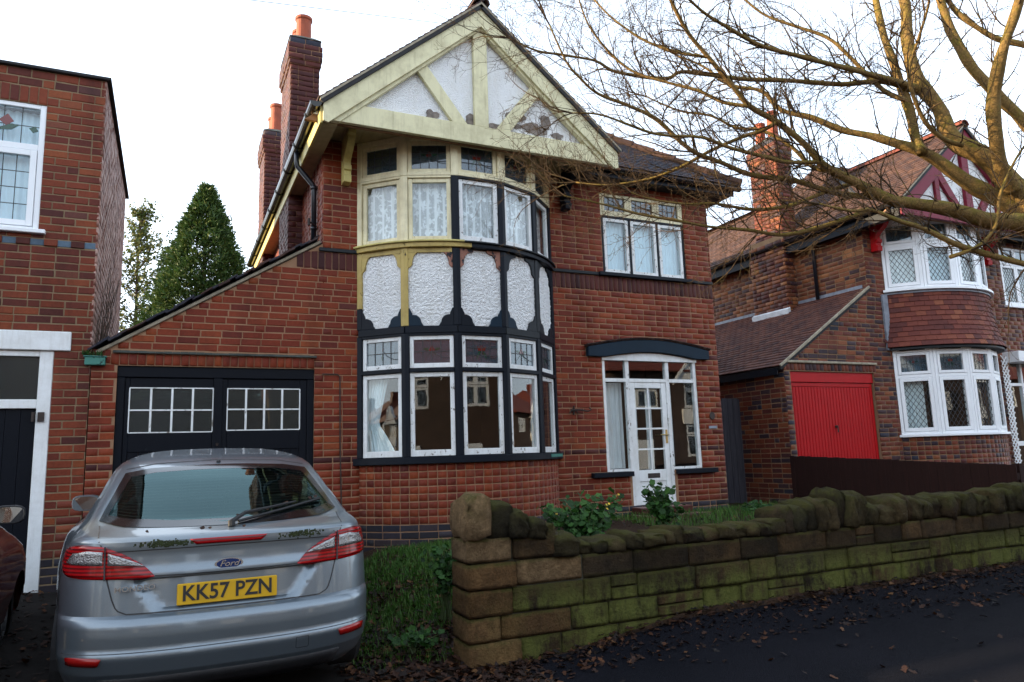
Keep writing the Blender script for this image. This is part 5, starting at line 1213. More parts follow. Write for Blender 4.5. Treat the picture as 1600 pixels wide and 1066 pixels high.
half_gutter(RH, (1.385 + OFF, GAB_Y, 4.10), (1.385 + OFF, YB, 4.10), 0.055, 'gutter_black')
mb = MB(); mb.tube([(11.40, 10.1, 3.98), (11.40, 10.1, 3.88), (11.44, 10.1, 3.8), (11.44, 10.1, 2.82)], 0.036, 10); mb.build('downpipe', M['pipe_grey'], RH, smooth=True)
roofs(RH, RT_, OFF, 'tile_brown', 'tile_red', 'cement', right_x=8.28)
mb = MB(); mb.box(14.9, 18.0, 8.71, 8.735, 4.05, 4.19); mb.build('fascia', M['black_paint'], RH); half_gutter(RH, (15.4, 8.65, 4.175), (18.05, 8.65, 4.165), 0.055, 'gutter_black')
for x in (11.74, 14.98): corbel(RH, FA, x, 4.10, 3.50, 0.36, 0.13, 'red_paint')
RB.finish(RH, 300, ok=lambda p, x, y, c: not (y > 780) and not (x > 1235 and y > 712) and not (p.y > 9.05 and x < 1110) and not (p.z < 0 and p.x < RXL - .1 and p.y < 8.98))
RT_.finish(RH, 300, ok=lambda p, x, y, c: not (p.x < 11.6 and x < 1125), prefer=lambda p, x, y, c: 1.0)
for k in range(3):
    curtain(['white curtain hanging behind the diamond-leaded left light of the upper right-hand bow', 'pale blue blind behind the second light of the upper right-hand bow', 'net behind the third light of the upper right-hand bow, crossed by twigs'][k], FR5[k], 0.05, FL - 0.05, 2.8, 4.05, -0.14, ['drape', 'net_blue', 'net'][k], folds=6, amp=0.012)
curtain('white net hanging over the left half of the lower right-hand bow window', FR5[0], 0.05, 0.46, 0.14, 1.6, -0.14, 'drape', folds=8, amp=0.012)
curtain('net curtain in the upstairs window at the right edge above the white porch', FA, 15.6, 17.05, 2.75, 3.95, -0.15, 'net', folds=16, amp=0.012)
# ------------------------------------------------------------------ cars
def car_paint(name, c, metal, rough, dirt=0.25):
    t = NT(name); fl = t.noise(900, 2); n = t.noise(3.0, 6, 0.7); z = t.sep()[2]
    col = t.mix(t.rng(fl, 0.3, 0.7), tuple(x * 0.85 for x in c), tuple(min(1, x * 1.15) for x in c))
    d = t.math('MULTIPLY', t.rng(n, 0.45, 0.75), t.rng(z, -0.9, -1.3, 0.1, 1.0)); col = t.mix(t.math('MULTIPLY', d, dirt), col, (0.10, 0.085, 0.07))
    sp = t.rng(t.noise(45, 3, 0.6), 0.70, 0.78, 0, 0.4); col = t.mix(sp, col, (0.14, 0.13, 0.12))
    M[name] = t.fin(col, t.rng(n, 0.3, 0.7, rough, rough + 0.1), metal)
    t.b.inputs['Coat Weight'].default_value = 0.8; t.b.inputs['Coat Roughness'].default_value = 0.06
car_paint('silver_paint', (0.165, 0.200, 0.228), 0.70, 0.30); car_paint('red_car_paint', (0.075, 0.002, 0.003), 0.1, 0.35)
plain('frit', (0.006, 0.006, 0.007), 0.12, 0.1); plain('valance', (0.018, 0.018, 0.02), 0.6, 0.2, 20, 0.2, 80); plain('seat', (0.03, 0.03, 0.034), 0.9, 0.2, 8)
plain('seat_light', (0.16, 0.15, 0.13), 0.9, 0.2, 8)
plain('chrome', (0.70, 0.71, 0.73), 0.15, 0.05, 5, metal=1.0); plain('badge_blue', (0.010, 0.025, 0.10), 0.2, 0.1); plain('rim_metal', (0.35, 0.36, 0.38), 0.35, 0.1, 5, metal=0.8)
t = NT('lamp_red'); st = t.n.new('ShaderNodeTexWave'); st.wave_type = 'BANDS'; st.bands_direction = 'Z'; st.inputs['Scale'].default_value = 16; t.l.new(t.pos(), st.inputs['Vector'])
t.b.inputs['Coat Weight'].default_value = 0.25; t.b.inputs['Coat Roughness'].default_value = 0.02; t.b.inputs['Specular IOR Level'].default_value = 0.25; M['lamp_red'] = t.fin(t.mix(t.rng(st.outputs['Fac'], 0.2, 0.8), (0.10, 0.001, 0.002), (0.34, 0.003, 0.005)), 0.2)
t = NT('lamp_clear'); v = t.n.new('ShaderNodeTexVoronoi'); v.inputs['Scale'].default_value = 130; t.l.new(t.pos(), v.inputs['Vector'])
t.b.inputs['Coat Weight'].default_value = 1.0; t.b.inputs['Coat Roughness'].default_value = 0.02; t.bump(v.outputs['Distance'], 0.5, 0.006); M['lamp_clear'] = t.fin(t.ramp(v.outputs['Distance'], [(0.0, (0.36, 0.355, 0.35)), (0.6, (0.26, 0.255, 0.255)), (0.9, (0.15, 0.145, 0.145))]), 0.15, 0.6)
plain('reflector_red', (0.28, 0.006, 0.005), 0.2, 0.1); plain('plate_yellow', (0.56, 0.32, 0.005), 0.35, 0.08, 6); plain('plate_black', (0.012, 0.012, 0.012), 0.5, 0.1)
t = NT('mirror_glass'); M['mirror_glass'] = t.fin((0.75, 0.8, 0.82), 0.02, 1.0)
plain('moss', (0.022, 0.030, 0.007), 0.95, 0.5, 40, 0.5, 80)
class Car:
    """body as stacked plan outlines: table rows are z, half width, rear y, rear corner depth, front y, front corner depth"""
    def __init__(s, tbl, p=2.7): s.t = np.array(tbl, float); s.p = p
    def lv(s, z):
        t = s.t
        # smooth (Catmull-like) interpolation
        i = int(np.clip(np.searchsorted(t[:, 0], z) - 1, 0, len(t) - 2)); f = (z - t[i, 0]) / (t[i + 1, 0] - t[i, 0]); f = min(1, max(0, f))
        return t[i, 1:] + (t[i + 1, 1:] - t[i, 1:]) * f
    def dent(s, x, z): return 0.0
    def rear(s, x, z):
        w, yr, D, yf, Df = s.lv(z); k = min(0.9999, abs(x) / w); return yr + D * (1 - (1 - k ** s.p) ** (1 / s.p)) + s.dent(x, z)
    def fl(s, y, z):
        k = 0.105 if z < 1.0 else 0.105 * max(0.25, 1 - (z - 1.0) / 0.3)
        return 1 + k * sm(0.35, 1.25, y) - 0.03 * sm(3.6, 4.5, y)
    def rp(s, x, z, off=0.0):
        """point on the rear surface, pushed out by off"""
        e = 0.004; P = Vector((x, s.rear(x, z), z))
        a = Vector((2 * e, s.rear(x + e, z) - s.rear(x - e, z), 0)); b = Vector((0, s.rear(x, z + e) - s.rear(x, z - e), 2 * e))
        n = a.cross(b).normalized()
        if n.y > 0: n = -n
        return P + n * off
    def outline(s, z, n1=44, n2=34, n3=14):
        w, yr, D, yf, Df = s.lv(z); P = []
        for i in range(n1 + 1):
            a = math.pi / 2 * i / n1; x = w * math.sin(a) ** (2 / s.p) if i else 0.0
            c = max(0.0, math.cos(a)) ** (2 / s.p); P.append((x, yr + D * (1 - c) + (s.dent(x, z) if x < 0.6 else 0)))
        for i in range(1, n2):
            f = i / n2; y = yr + D + (yf - Df - yr - D) * f; P.append((w * s.fl(y, z), y))
        for i in range(n3 + 1):
            a = math.pi / 2 * (1 - i / n3); x = w * s.fl(yf - Df, z) * math.sin(a) ** (2 / 2.4) if i < n3 else 0.0; P.append((x, yf - Df * (1 - max(0.0, math.cos(a)) ** (2 / 2.4))))
        return P
    def body(s, name, mat, parent, zs, hole, arches, T):
        rows = []
        for z in zs:
            h = s.outline(z); rows.append([(x, y, z) for x, y in h] + [(-x, y, z) for x, y in reversed(h[1:-1])])
        n = len(rows[0]); V = [p for r in rows for p in r]; F = []
        for j in range(len(rows) - 1):
            for i in range(n):
                i2 = (i + 1) % n; q = (j * n + i, j * n + i2, (j + 1) * n + i2, (j + 1) * n + i)
                c = Vector((0, 0, 0))
                for k in q: c += Vector(V[k]) / 4
                if hole and hole(c): continue
                F.append(q)
        m = (len(rows) - 1) * n; half = n // 2
        h = len(s.outline(zs[0])); 
        for i in range(h - 1):     # close the roof across
            a, b = i, i + 1; a2, b2 = (n - a) % n, (n - b) % n
            f = [m + a, m + b, m + b2, m + a2]; f = list(dict.fromkeys(f))
            if len(f) > 2: F.append(tuple(f))
        mb = MB(); mb.add(V, F); o = mb.build(name, M[mat], None, smooth=True)
        if arches:
            tmp = []
            for (y, z, r) in arches:
                c = MB(); c.tube([(-1.3, y, z), (1.3, y, z)], r, 40); q = c.build('tmp', M[mat], None); tmp.append(q)
                b = o.modifiers.new('b', 'BOOLEAN'); b.object = q; b.operation = 'DIFFERENCE'; b.solver = 'FAST'
        sol = o.modifiers.new('sol', 'SOLIDIFY') if False else None
        dg = bpy.context.evaluated_depsgraph_get(); me = bpy.data.meshes.new_from_object(o.evaluated_get(dg))
        if arches:
            o.modifiers.clear(); o.data = me
            for q in tmp: bpy.data.objects.remove(q)
        o.data.polygons.foreach_set('use_smooth', [True] * len(o.data.polygons))
        try: o.data.set_sharp_from_angle(angle=R(38))
        except Exception: pass
        return o
def ruled(P0, P1, surf, off, m=6, back=None):
    """patch between two curves of (x, z) laid on a surface, with a skirt running back into the body"""
    n = len(P0); mb = MB(); V = []; 
    for j in range(m + 1):
        f = j / m
        for i in range(n): x, z = P0[i][0] * (1 - f) + P1[i][0] * f, P0[i][1] * (1 - f) + P1[i][1] * f; V.append(surf(x, z, off))
    F = [(j * n + i, j * n + i + 1, (j + 1) * n + i + 1, (j + 1) * n + i) for j in range(m) for i in range(n - 1)]
    edge = [i for i in range(n)] + [j * n + n - 1 for j in range(1, m + 1)] + [m * n + i for i in range(n - 2, -1, -1)] + [j * n for j in range(m - 1, 0, -1)]
    if back is not None:
        b0 = len(V)
        flat = [(x, z) for x, z in P0]
        for k in edge:
            j, i = divmod(k, n); f = j / m; x, z = P0[i][0] * (1 - f) + P1[i][0] * f, P0[i][1] * (1 - f) + P1[i][1] * f; V.append(surf(x, z, back))
        L = len(edge)
        for k in range(L): F.append((edge[k], b0 + k, b0 + (k + 1) % L, edge[(k + 1) % L]))
    return mb.add(V, F)
def res(P, n):
    """resample a polyline to n points"""
    P = [Vector((p[0], p[1], 0)) for p in P]; d = [0]
    for i in range(1, len(P)): d.append(d[-1] + (P[i] - P[i - 1]).length)
    out = []
    for k in range(n):
        t_ = d[-1] * k / (n - 1); i = 0
        while i < len(d) - 2 and d[i + 1] < t_: i += 1
        f = (t_ - d[i]) / max(1e-9, d[i + 1] - d[i]); q = P[i] + (P[i + 1] - P[i]) * f; out.append((q.x, q.y))
    return out
def ribbon(surf, pts, w, off):
    mb = MB(); V = []; P = [surf(x, z, off) for x, z in pts]
    for i, (x, z) in enumerate(pts):
        a = pts[max(0, i - 1)]; b = pts[min(len(pts) - 1, i + 1)]; dx, dz = b[0] - a[0], b[1] - a[1]; l = math.hypot(dx, dz) or 1
        V.append(surf(x - dz / l * w, z + dx / l * w, off)); V.append(surf(x + dz / l * w, z - dx / l * w, off))
    mb.add(V, [(2 * i, 2 * i + 1, 2 * i + 3, 2 * i + 2) for i in range(len(pts) - 1)]); return mb
def text_mesh(name, body, size, mat, extrude=0.001, bold=0.0, shear=0.0, sx=1.0):
    cu = bpy.data.curves.new(name, 'FONT'); cu.body = body; cu.size = size; cu.extrude = extrude; cu.align_x = 'CENTER'; cu.align_y = 'CENTER'; cu.offset = bold; cu.shear = shear; cu.resolution_u = 3
    o = bpy.data.objects.new(name, cu); COL.objects.link(o); dg = bpy.context.evaluated_depsgraph_get(); me = bpy.data.meshes.new_from_object(o.evaluated_get(dg)); bpy.data.objects.remove(o)
    for v in me.vertices: v.co.x *= sx
    me.materials.clear(); me.materials.append(M[mat]); q = bpy.data.objects.new(name, me); link(q); return q
def wheel(car, x, y, r, side):
    wh = empty('wheel', (x, y, r)); wh.parent = car; wh.location = (x, y, r)
    n = 32; w2 = 0.105
    mb = MB(); V = []; prof = [(-w2, r * 0.66), (-w2, r * 0.93), (-w2 * 0.7, r), (w2 * 0.7, r), (w2, r * 0.93), (w2, r * 0.66)]
    for k in range(n):
        a = 2 * math.pi * k / n
        for px_, rr in prof: V.append((px_, rr * math.cos(a), rr * math.sin(a)))
    m = len(prof); F = [(k * m + i, k * m + i + 1, ((k + 1) % n) * m + i + 1, ((k + 1) % n) * m + i) for k in range(n) for i in range(m - 1)]
    mb.add(V, F); o = mb.build('tyre', M['rubber'], None, smooth=False); o.parent = wh
    mb = MB(); xo = side * w2 * 0.8
    mb.tube([(xo - 0.012 * side, 0, 0), (xo, 0, 0)], r * 0.16, 16)
    for k in range(8):
        a = 2 * math.pi * k / 8; d = Vector((0, math.cos(a), math.sin(a))); s2 = Vector((0, -math.sin(a), math.cos(a))) * 0.022
        mb.obox(Vector((xo - 0.01 * side, 0, 0)) + d * r * 0.14 - s2, d * r * 0.50, s2 * 2, Vector((side * 0.012, 0, 0)))
    mb.tube([(xo - 0.03 * side, 0, 0), (xo - 0.028 * side, 0, 0)], r * 0.66, 24, mi=1); o = mb.build('rim', [M['rim_metal'], M['valance']], None); o.parent = wh
    rg = MB(); V = []
    for k in range(n):
        a = 2 * math.pi * k / n
        for rr, xx in ((r * 0.60, xo), (r * 0.67, xo), (r * 0.67, xo - 0.03 * side), (r * 0.6, xo - 0.03 * side)): V.append((xx, rr * math.cos(a), rr * math.sin(a)))
    rg.add(V, [(k * 4 + i, k * 4 + (i + 1) % 4, ((k + 1) % n) * 4 + (i + 1) % 4, ((k + 1) % n) * 4 + i) for k in range(n) for i in range(4)]); o = rg.build('rim_edge', M['rim_metal'], None, smooth=False); o.parent = wh
def put(o, parent):
    """child built in the car's own coordinates"""
    o.parent = parent; return o
CARX, CARY, CARZ = 0.325, 4.42, -1.42
car = empty('parked_car', (CARX, CARY, CARZ), 'silver hatchback parked nose-in on the drive, moss along its tailgate lip', 'car', 'parked cars')
SIL = [  # z, half width at the tail, rear y, corner depth, front y, front corner depth
    (0.22, 0.75, 0.16, 0.40, 4.60, 0.55), (0.28, 0.805, 0.070, 0.44, 4.68, 0.60), (0.36, 0.830, 0.010, 0.46, 4.72, 0.65), (0.44, 0.842, -0.012, 0.46, 4.72, 0.65), (0.462, 0.845, -0.010, 0.46, 4.72, 0.66), (0.474, 0.845, 0.004, 0.46, 4.73, 0.68),
    (0.55, 0.850, 0.000, 0.48, 4.75, 0.75), (0.605, 0.852, 0.006, 0.48, 4.74, 0.78), (0.630, 0.852, 0.026, 0.48, 4.73, 0.80),
    (0.645, 0.852, 0.058, 0.47, 4.73, 0.80), (0.70, 0.852, 0.066, 0.47, 4.70, 0.80), (0.80, 0.850, 0.080, 0.47, 4.62, 0.85), (0.88, 0.840, 0.092, 0.46, 4.45, 0.90),
    (0.95, 0.828, 0.098, 0.45, 4.18, 0.85), (0.985, 0.818, 0.092, 0.44, 3.95, 0.75), (1.018, 0.806, 0.094, 0.43, 3.75, 0.60), (1.034, 0.798, 0.110, 0.42, 3.66, 0.5), (1.046, 0.788, 0.160, 0.40, 3.60, 0.42),
    (1.066, 0.768, 0.290, 0.36, 3.53, 0.36), (1.10, 0.748, 0.400, 0.33, 3.45, 0.34), (1.20, 0.715, 0.660, 0.30, 3.26, 0.32), (1.30, 0.680, 0.930, 0.27, 3.04, 0.30), (1.385, 0.645, 1.190, 0.24, 2.82, 0.28),
    (1.425, 0.612, 1.360, 0.22, 2.66, 0.26), (1.460, 0.560, 1.580, 0.20, 2.48, 0.22), (1.490, 0.480, 1.840, 0.16, 2.28, 0.16), (1.505, 0.38, 1.97, 0.09, 2.18, 0.07), (1.513, 0.26, 2.03, 0.05, 2.13, 0.03), (1.517, 0.10, 2.06, 0.01, 2.10, 0.01)]
class Hatch(Car):
    def dent(s, x, z):
        # plate recess under a shadowed ledge
        if not 0.64 < z < 0.90: return 0.0
        hw = 0.375 + 0.11 * (z - 0.67) / 0.15
        return 0.030 * sm(0.648, 0.672, z) * (1 - sm(0.815, 0.825, z)) * (1 - sm(hw - 0.03, hw, abs(x))) - 0.012 * sm(0.82, 0.835, z) * (1 - sm(0.835, 0.90, z)) * (1 - sm(0.40, 0.55, abs(x)))
CB = Hatch(SIL, 2.75); RPS = CB.rp
GT = [(-0.585, 1.360), (-0.44, 1.386), (-0.2, 1.398), (0.0, 1.401), (0.2, 1.398), (0.44, 1.386), (0.585, 1.360)]
GB = [(-0.680, 1.105), (-0.56, 1.078), (-0.3, 1.066), (0.0, 1.063), (0.3, 1.066), (0.56, 1.078), (0.680, 1.105)]
def lerp_curve(P, x):
    for i in range(len(P) - 1):
        if P[i][0] <= x <= P[i + 1][0]: f = (x - P[i][0]) / (P[i + 1][0] - P[i][0]); return P[i][1] * (1 - f) + P[i + 1][1] * f
    return None
def hole_silver(c):
    if c.y < 1.6 and abs(c.x) < 0.72:
        hw = 0.680 + (0.585 - 0.680) * (c.z - 1.10) / 0.26 - 0.045
        if 1.10 < c.z < 1.372 and abs(c.x) < hw: return True
    w = CB.lv(c.z)[0]
    if 1.07 < c.z < 1.375 and abs(c.x) > w * CB.fl(c.y, c.z) * 0.985 and 1.25 + (c.z - 1.04) * 1.0 < c.y < 3.25 - (c.z - 1.04) * 1.2: return True
    if 1.08 < c.z < 1.37 and c.y > 2.7 and abs(c.x) < w * 0.86: return True
    return False
zs = sorted(set([round(0.22 + 0.0145 * i, 4) for i in range(89)] + [0.632, 0.645, 0.36, 0.365, 1.0, 1.016, 1.032, 1.505, 1.509, 1.513, 1.515, 1.517]))
zs = [z for z in zs if z <= 1.517]
body = put(CB.body('body', 'silver_paint', None, zs, hole_silver, [(1.03, 0.33, 0.365), (3.87, 0.33, 0.365)], None), car)
sol = None
und = MB(); und.box(-0.64, 0.64, 0.5, 4.3, 0.17, 0.24); put(und.build('underbody', M['valance'], None), car)
# rear screen: black border, tinted pane, heater wires
T_, B_ = res(GT, 31), res(GB, 31)
mid = [((a[0] + b[0]) / 2, (a[1] + b[1]) / 2) for a, b in zip(T_, B_)]
ins = lambda P, Q, k, kx: [(p[0] * kx, p[1] + (q[1] - p[1]) * k) for p, q in zip(P, Q)]
Ti, Bi = ins(T_, B_, 0.09, 0.93), ins(B_, T_, 0.11, 0.935)
rs = MB()
for A_, Bq in ((T_, Ti), (Bi, B_)):
    m_ = ruled(A_, Bq, RPS, 0.004, 2); rs.add(m_.v, m_.f)
for sd in (0, -1):
    m_ = ruled([T_[sd], B_[sd]], [Ti[sd], Bi[sd]], RPS, 0.0045, 2); 
    m_ = ruled(res([T_[sd], B_[sd]], 12), res([Ti[sd], Bi[sd]], 12), RPS, 0.0045, 2); rs.add(m_.v, m_.f)
put(rs.build('screen_border', M['frit'], None, smooth=True), car)
sc = put(ruled(T_, B_, RPS, 0.0035, 14).build('rear_screen', M['car_glass'], None, smooth=True), car)
hw = MB()
for j in range(1, 16):
    f = j / 16; P_ = [(a[0] * (1 - f) + b[0] * f, a[1] * (1 - f) + b[1] * f) for a, b in zip(Ti, Bi)]; m_ = ribbon(RPS, P_, 0.0011, 0.001); hw.add(m_.v, m_.f)
put(hw.build('heater_wires', M['iron'], None), car)
def flank(x, z, off):
    """(y, z) on the side; sign of off's caller picks the side"""
    return Vector((CB.lv(z)[0] * CB.fl(x, z) + off, x, z))
for sg in (1, -1):
    for ya0, ya1, yb0, yb1 in ((1.20, 2.10, 1.62, 2.12), (2.16, 3.30, 2.18, 2.86)):
        m_ = ruled(res([(yb0, 1.39), (yb1, 1.39)], 6), res([(ya0, 1.035), (ya1, 1.035)], 6), lambda y, z, o: Vector((sg * (CB.lv(z)[0] * CB.fl(y, z) + o), y, z)), 0.003, 5); put(m_.build('side_window', M['car_glass'], None, smooth=True), car)
m_ = MB(); V = []
for j in range(7):
    z = 1.06 + 0.335 * j / 6; w_, yr, D, yf, Df = CB.lv(z)
    for i in range(13): x = w_ * 0.93 * (i / 6 - 1); V.append((x, yf - Df * (1 - max(0, 1 - abs(x / w_) ** 2.4) ** (1 / 2.4)) + 0.004, z))
m_.add(V, [(j * 13 + i, j * 13 + i + 1, (j + 1) * 13 + i + 1, (j + 1) * 13 + i) for j in range(6) for i in range(12)]); put(m_.build('windscreen', M['car_glass'], None, smooth=True), car)
# cabin
cb = MB(); cb.box(-0.70, 0.70, 0.45, 3.3, 0.40, 0.46); cb.box(-0.66, 0.66, 0.50, 1.35, 0.98, 1.0); cb.box(-0.70, 0.70, 3.1, 3.4, 0.9, 1.06); put(cb.build('cabin_floor', M['seat'], None), car)
for x, y, w_, mt in ((-0.36, 1.45, 0.60, 'seat'), (0.36, 1.45, 0.60, 'seat'), (-0.36, 2.45, 0.50, 'seat'), (0.36, 2.45, 0.50, 'seat_light')):
    sb = MB(); sb.obox((x - w_ / 2, y, 0.55), (w_, 0, 0), (0, 0.14, 0), (0, -0.16, 0.60)); put(sb.build('seat_back', M[mt], None, bevel=0.05, seg=3), car)
    sb = MB(); sb.obox((x - 0.13, y - 0.155, 1.17), (0.26, 0, 0), (0, 0.10, 0), (0, -0.02, 0.17)); put(sb.build('headrest', M[mt], None, bevel=0.04, seg=3), car)
# tailgate shut line, bumper joint and lamps
def rib(name, P, w_, off, mat, n=40): return put(ribbon(RPS, res(P, n), w_, off).build(name, M[mat], None, smooth=True), car)
rib('shut_line', [(-0.672, 1.085), (-0.655, 1.03), (-0.612, 0.95), (-0.606, 0.84), (-0.575, 0.73), (-0.55, 0.672), (-0.50, 0.650), (0, 0.648), (0.50, 0.650), (0.55, 0.672), (0.575, 0.73), (0.606, 0.84), (0.612, 0.95), (0.655, 1.03), (0.672, 1.085)], 0.0035, 0.0012, 'valance', 90)
rib('tail_crease_shadow', [(-0.37, 0.838), (-0.2, 0.834), (0, 0.833), (0.2, 0.834), (0.37, 0.838)], 0.0025, 0.001, 'valance', 40)  # thin dark strip painted on as the shadow line of the tailgate crease
for sg in (1, -1):
    lt = [(0.832, 0.915), (0.818, 0.968), (0.78, 0.998), (0.72, 1.008), (0.62, 0.995), (0.52, 0.952), (0.43, 0.897), (0.375, 0.842)]
    lb = [(0.834, 0.90), (0.825, 0.868), (0.80, 0.842), (0.72, 0.832), (0.62, 0.828), (0.52, 0.826), (0.43, 0.828), (0.372, 0.836)]
    lt, lb = [(sg * x, z) for x, z in lt], [(sg * x, z) for x, z in lb]
    put(ruled(res(lt, 26), res(lb, 26), RPS, 0.010, 8, back=-0.02).build('tail_lamp', M['lamp_red'], None, smooth=True), car)
    for a, b in (([(0.800, 0.915), (0.77, 0.962), (0.70, 0.978), (0.625, 0.972)], [(0.800, 0.910), (0.77, 0.905), (0.70, 0.902), (0.625, 0.900)]), ([(0.598, 0.965), (0.53, 0.938), (0.46, 0.910), (0.425, 0.892)], [(0.598, 0.899), (0.53, 0.896), (0.46, 0.892), (0.425, 0.889)])):
        a, b = [(sg * x, z) for x, z in a], [(sg * x, z) for x, z in b]; put(ruled(res(a, 12), res(b, 12), RPS, 0.013, 4, back=0.004).build('lamp_window', M['lamp_clear'], None, smooth=True), car)
    rib('lamp_gap', [(sg * 0.612, 0.998), (sg * 0.611, 0.91), (sg * 0.608, 0.822)], 0.004, 0.0145, 'valance', 12)
    rf = [(sg * 0.775, 0.452), (sg * 0.74, 0.455), (sg * 0.64, 0.452), (sg * 0.605, 0.446)]; rb_ = [(sg * 0.77, 0.415), (sg * 0.74, 0.412), (sg * 0.64, 0.410), (sg * 0.62, 0.412)]
    put(ruled(res(rf, 10), res(rb_, 10), RPS, 0.006, 2, back=-0.01).build('reflector', M['reflector_red'], None, smooth=True), car)
    wheel(car, sg * 0.80, 1.03, 0.33, sg); wheel(car, sg * 0.80, 3.87, 0.33, sg)
put(ruled(res([(-0.205, 1.016), (0.205, 1.016)], 20), res([(-0.17, 0.986), (0.17, 0.986)], 20), RPS, 0.005, 2, back=-0.01).build('brake_light', M['lamp_red'], None, smooth=True), car)
rib('lip_edge', [(-0.60, 0.968), (-0.4, 0.972), (0, 0.974), (0.4, 0.972), (0.60, 0.968)], 0.003, 0.001, 'valance', 50)
pl = MB(); pl.obox((-0.26, 0.072, 0.672), (0.52, 0, 0), (0, 0.012, 0), (0, 0.010, 0.111)); put(pl.build('number_plate', M['plate_yellow'], None, bevel=0.004), car)
tx = text_mesh('plate_lettering', 'KK57 PZN', 0.112, 'plate_black', 0.0006, 0.0022, sx=0.93); tx.parent = car
tx.matrix_basis = Matrix.Translation((0, 0.0745, 0.7285)) @ Matrix.Rotation(R(90) - 0.09, 4, 'X')
bz = RPS(0, 0.872, 0.0)
ov = MB(); yb_ = bz.y + 0.001
for rr, dp, mi in ((1.0, 0.0, 0), (0.86, -0.003, 1)):
    ov.prism([(0.075 * rr * math.cos(2 * math.pi * i / 28), yb_, 0.872 + 0.030 * rr * math.sin(2 * math.pi * i / 28)) for i in range(28)], (0, -0.006 + dp, 0), mi)
put(ov.build('badge', [M['chrome'], M['badge_blue']], None), car)
tx = text_mesh('badge_lettering', 'Ford', 0.045, 'chrome', 0.0005, 0.0004, 0.35, 1.15); tx.parent = car; tx.matrix_basis = Matrix.Translation((0, yb_ - 0.0105, 0.872)) @ Matrix.Rotation(R(90), 4, 'X')
tx = text_mesh('model_lettering', 'MONDEO', 0.037, 'chrome', 0.004, 0.0006, 0.0, 1.2); tx.parent = car
q = RPS(-0.462, 0.778, 0.012); q2 = RPS(-0.40, 0.778, 0.012); q1 = RPS(-0.524, 0.778, 0.012); tx.matrix_basis = Matrix.Translation(q) @ Matrix.Rotation(math.atan2(q2.y - q1.y, q2.x - q1.x), 4, 'Z') @ Matrix.Rotation(R(90), 4, 'X')
put(ruled(res([(-0.62, 0.335), (0.62, 0.335)], 30), res([(-0.60, 0.232), (0.60, 0.232)], 30), RPS, 0.006, 3, back=-0.02).build('valance', M['valance'], None, smooth=True), car)
rib('bumper_crease', [(-0.80, 0.468), (-0.5, 0.468), (0, 0.468), (0.5, 0.468), (0.80, 0.468)], 0.002, 0.0015, 'valance', 50)
rib('towing_cover', [(0.36, 0.445), (0.43, 0.445), (0.43, 0.385), (0.36, 0.385), (0.36, 0.445)], 0.0016, 0.0012, 'valance', 24)
# wiper, keyhole, aerial of moss and leaves
wp = MB(); a = RPS(0.02, 1.062, 0.02); b = RPS(0.585, 1.150, 0.02); c = RPS(0.22, 1.105, 0.035)
wp.tube([a, RPS(0.10, 1.085, 0.04), c, RPS(0.42, 1.135, 0.03)], [0.016, 0.012, 0.009, 0.006], 6); wp.tube([RPS(0.06, 1.066, 0.016), RPS(0.34, 1.112, 0.016), b], 0.009, 5); wp.tube([RPS(0.02, 1.058, 0.0), RPS(0.02, 1.06, 0.03)], 0.02, 8)
put(wp.build('rear_wiper', M['rubber'], None), car)
ms = MB()
for x0, n in ((-0.33, 220), (0.40, 130)):
    for i in range(n):
        x = x0 + random.gauss(0, 0.055); z = 1.003 + random.gauss(0, 0.008) - 0.2 * (x - x0) ** 2; p = RPS(x, z, 0.0); h = rnd(0.002, 0.006); r_ = rnd(0.002, 0.006)
        ms.add([p + Vector((-r_, -0.002, -r_)), p + Vector((r_, -0.002, -r_)), p + Vector((r_, -0.002, r_)), p + Vector((-r_, -0.002, r_)), p + Vector((0, -h, 0))], [(0, 1, 4), (1, 2, 4), (2, 3, 4), (3, 0, 4)])
o = put(ms.build('moss', M['moss'], None), car); o['kind'] = 'stuff'
kh = MB(); p = RPS(0.0, 1.416, 0.004); kh.lathe(p - Vector((0, 0.0, 0.004)), [(0.016, 0), (0.012, 0.012)], 10); put(kh.build('washer_jet', M['rubber'], None), car)
rib('roof_seam', [(-0.585, 1.385), (-0.4, 1.418), (0, 1.432), (0.4, 1.418), (0.585, 1.385)], 0.0025, 0.0012, 'valance', 40)
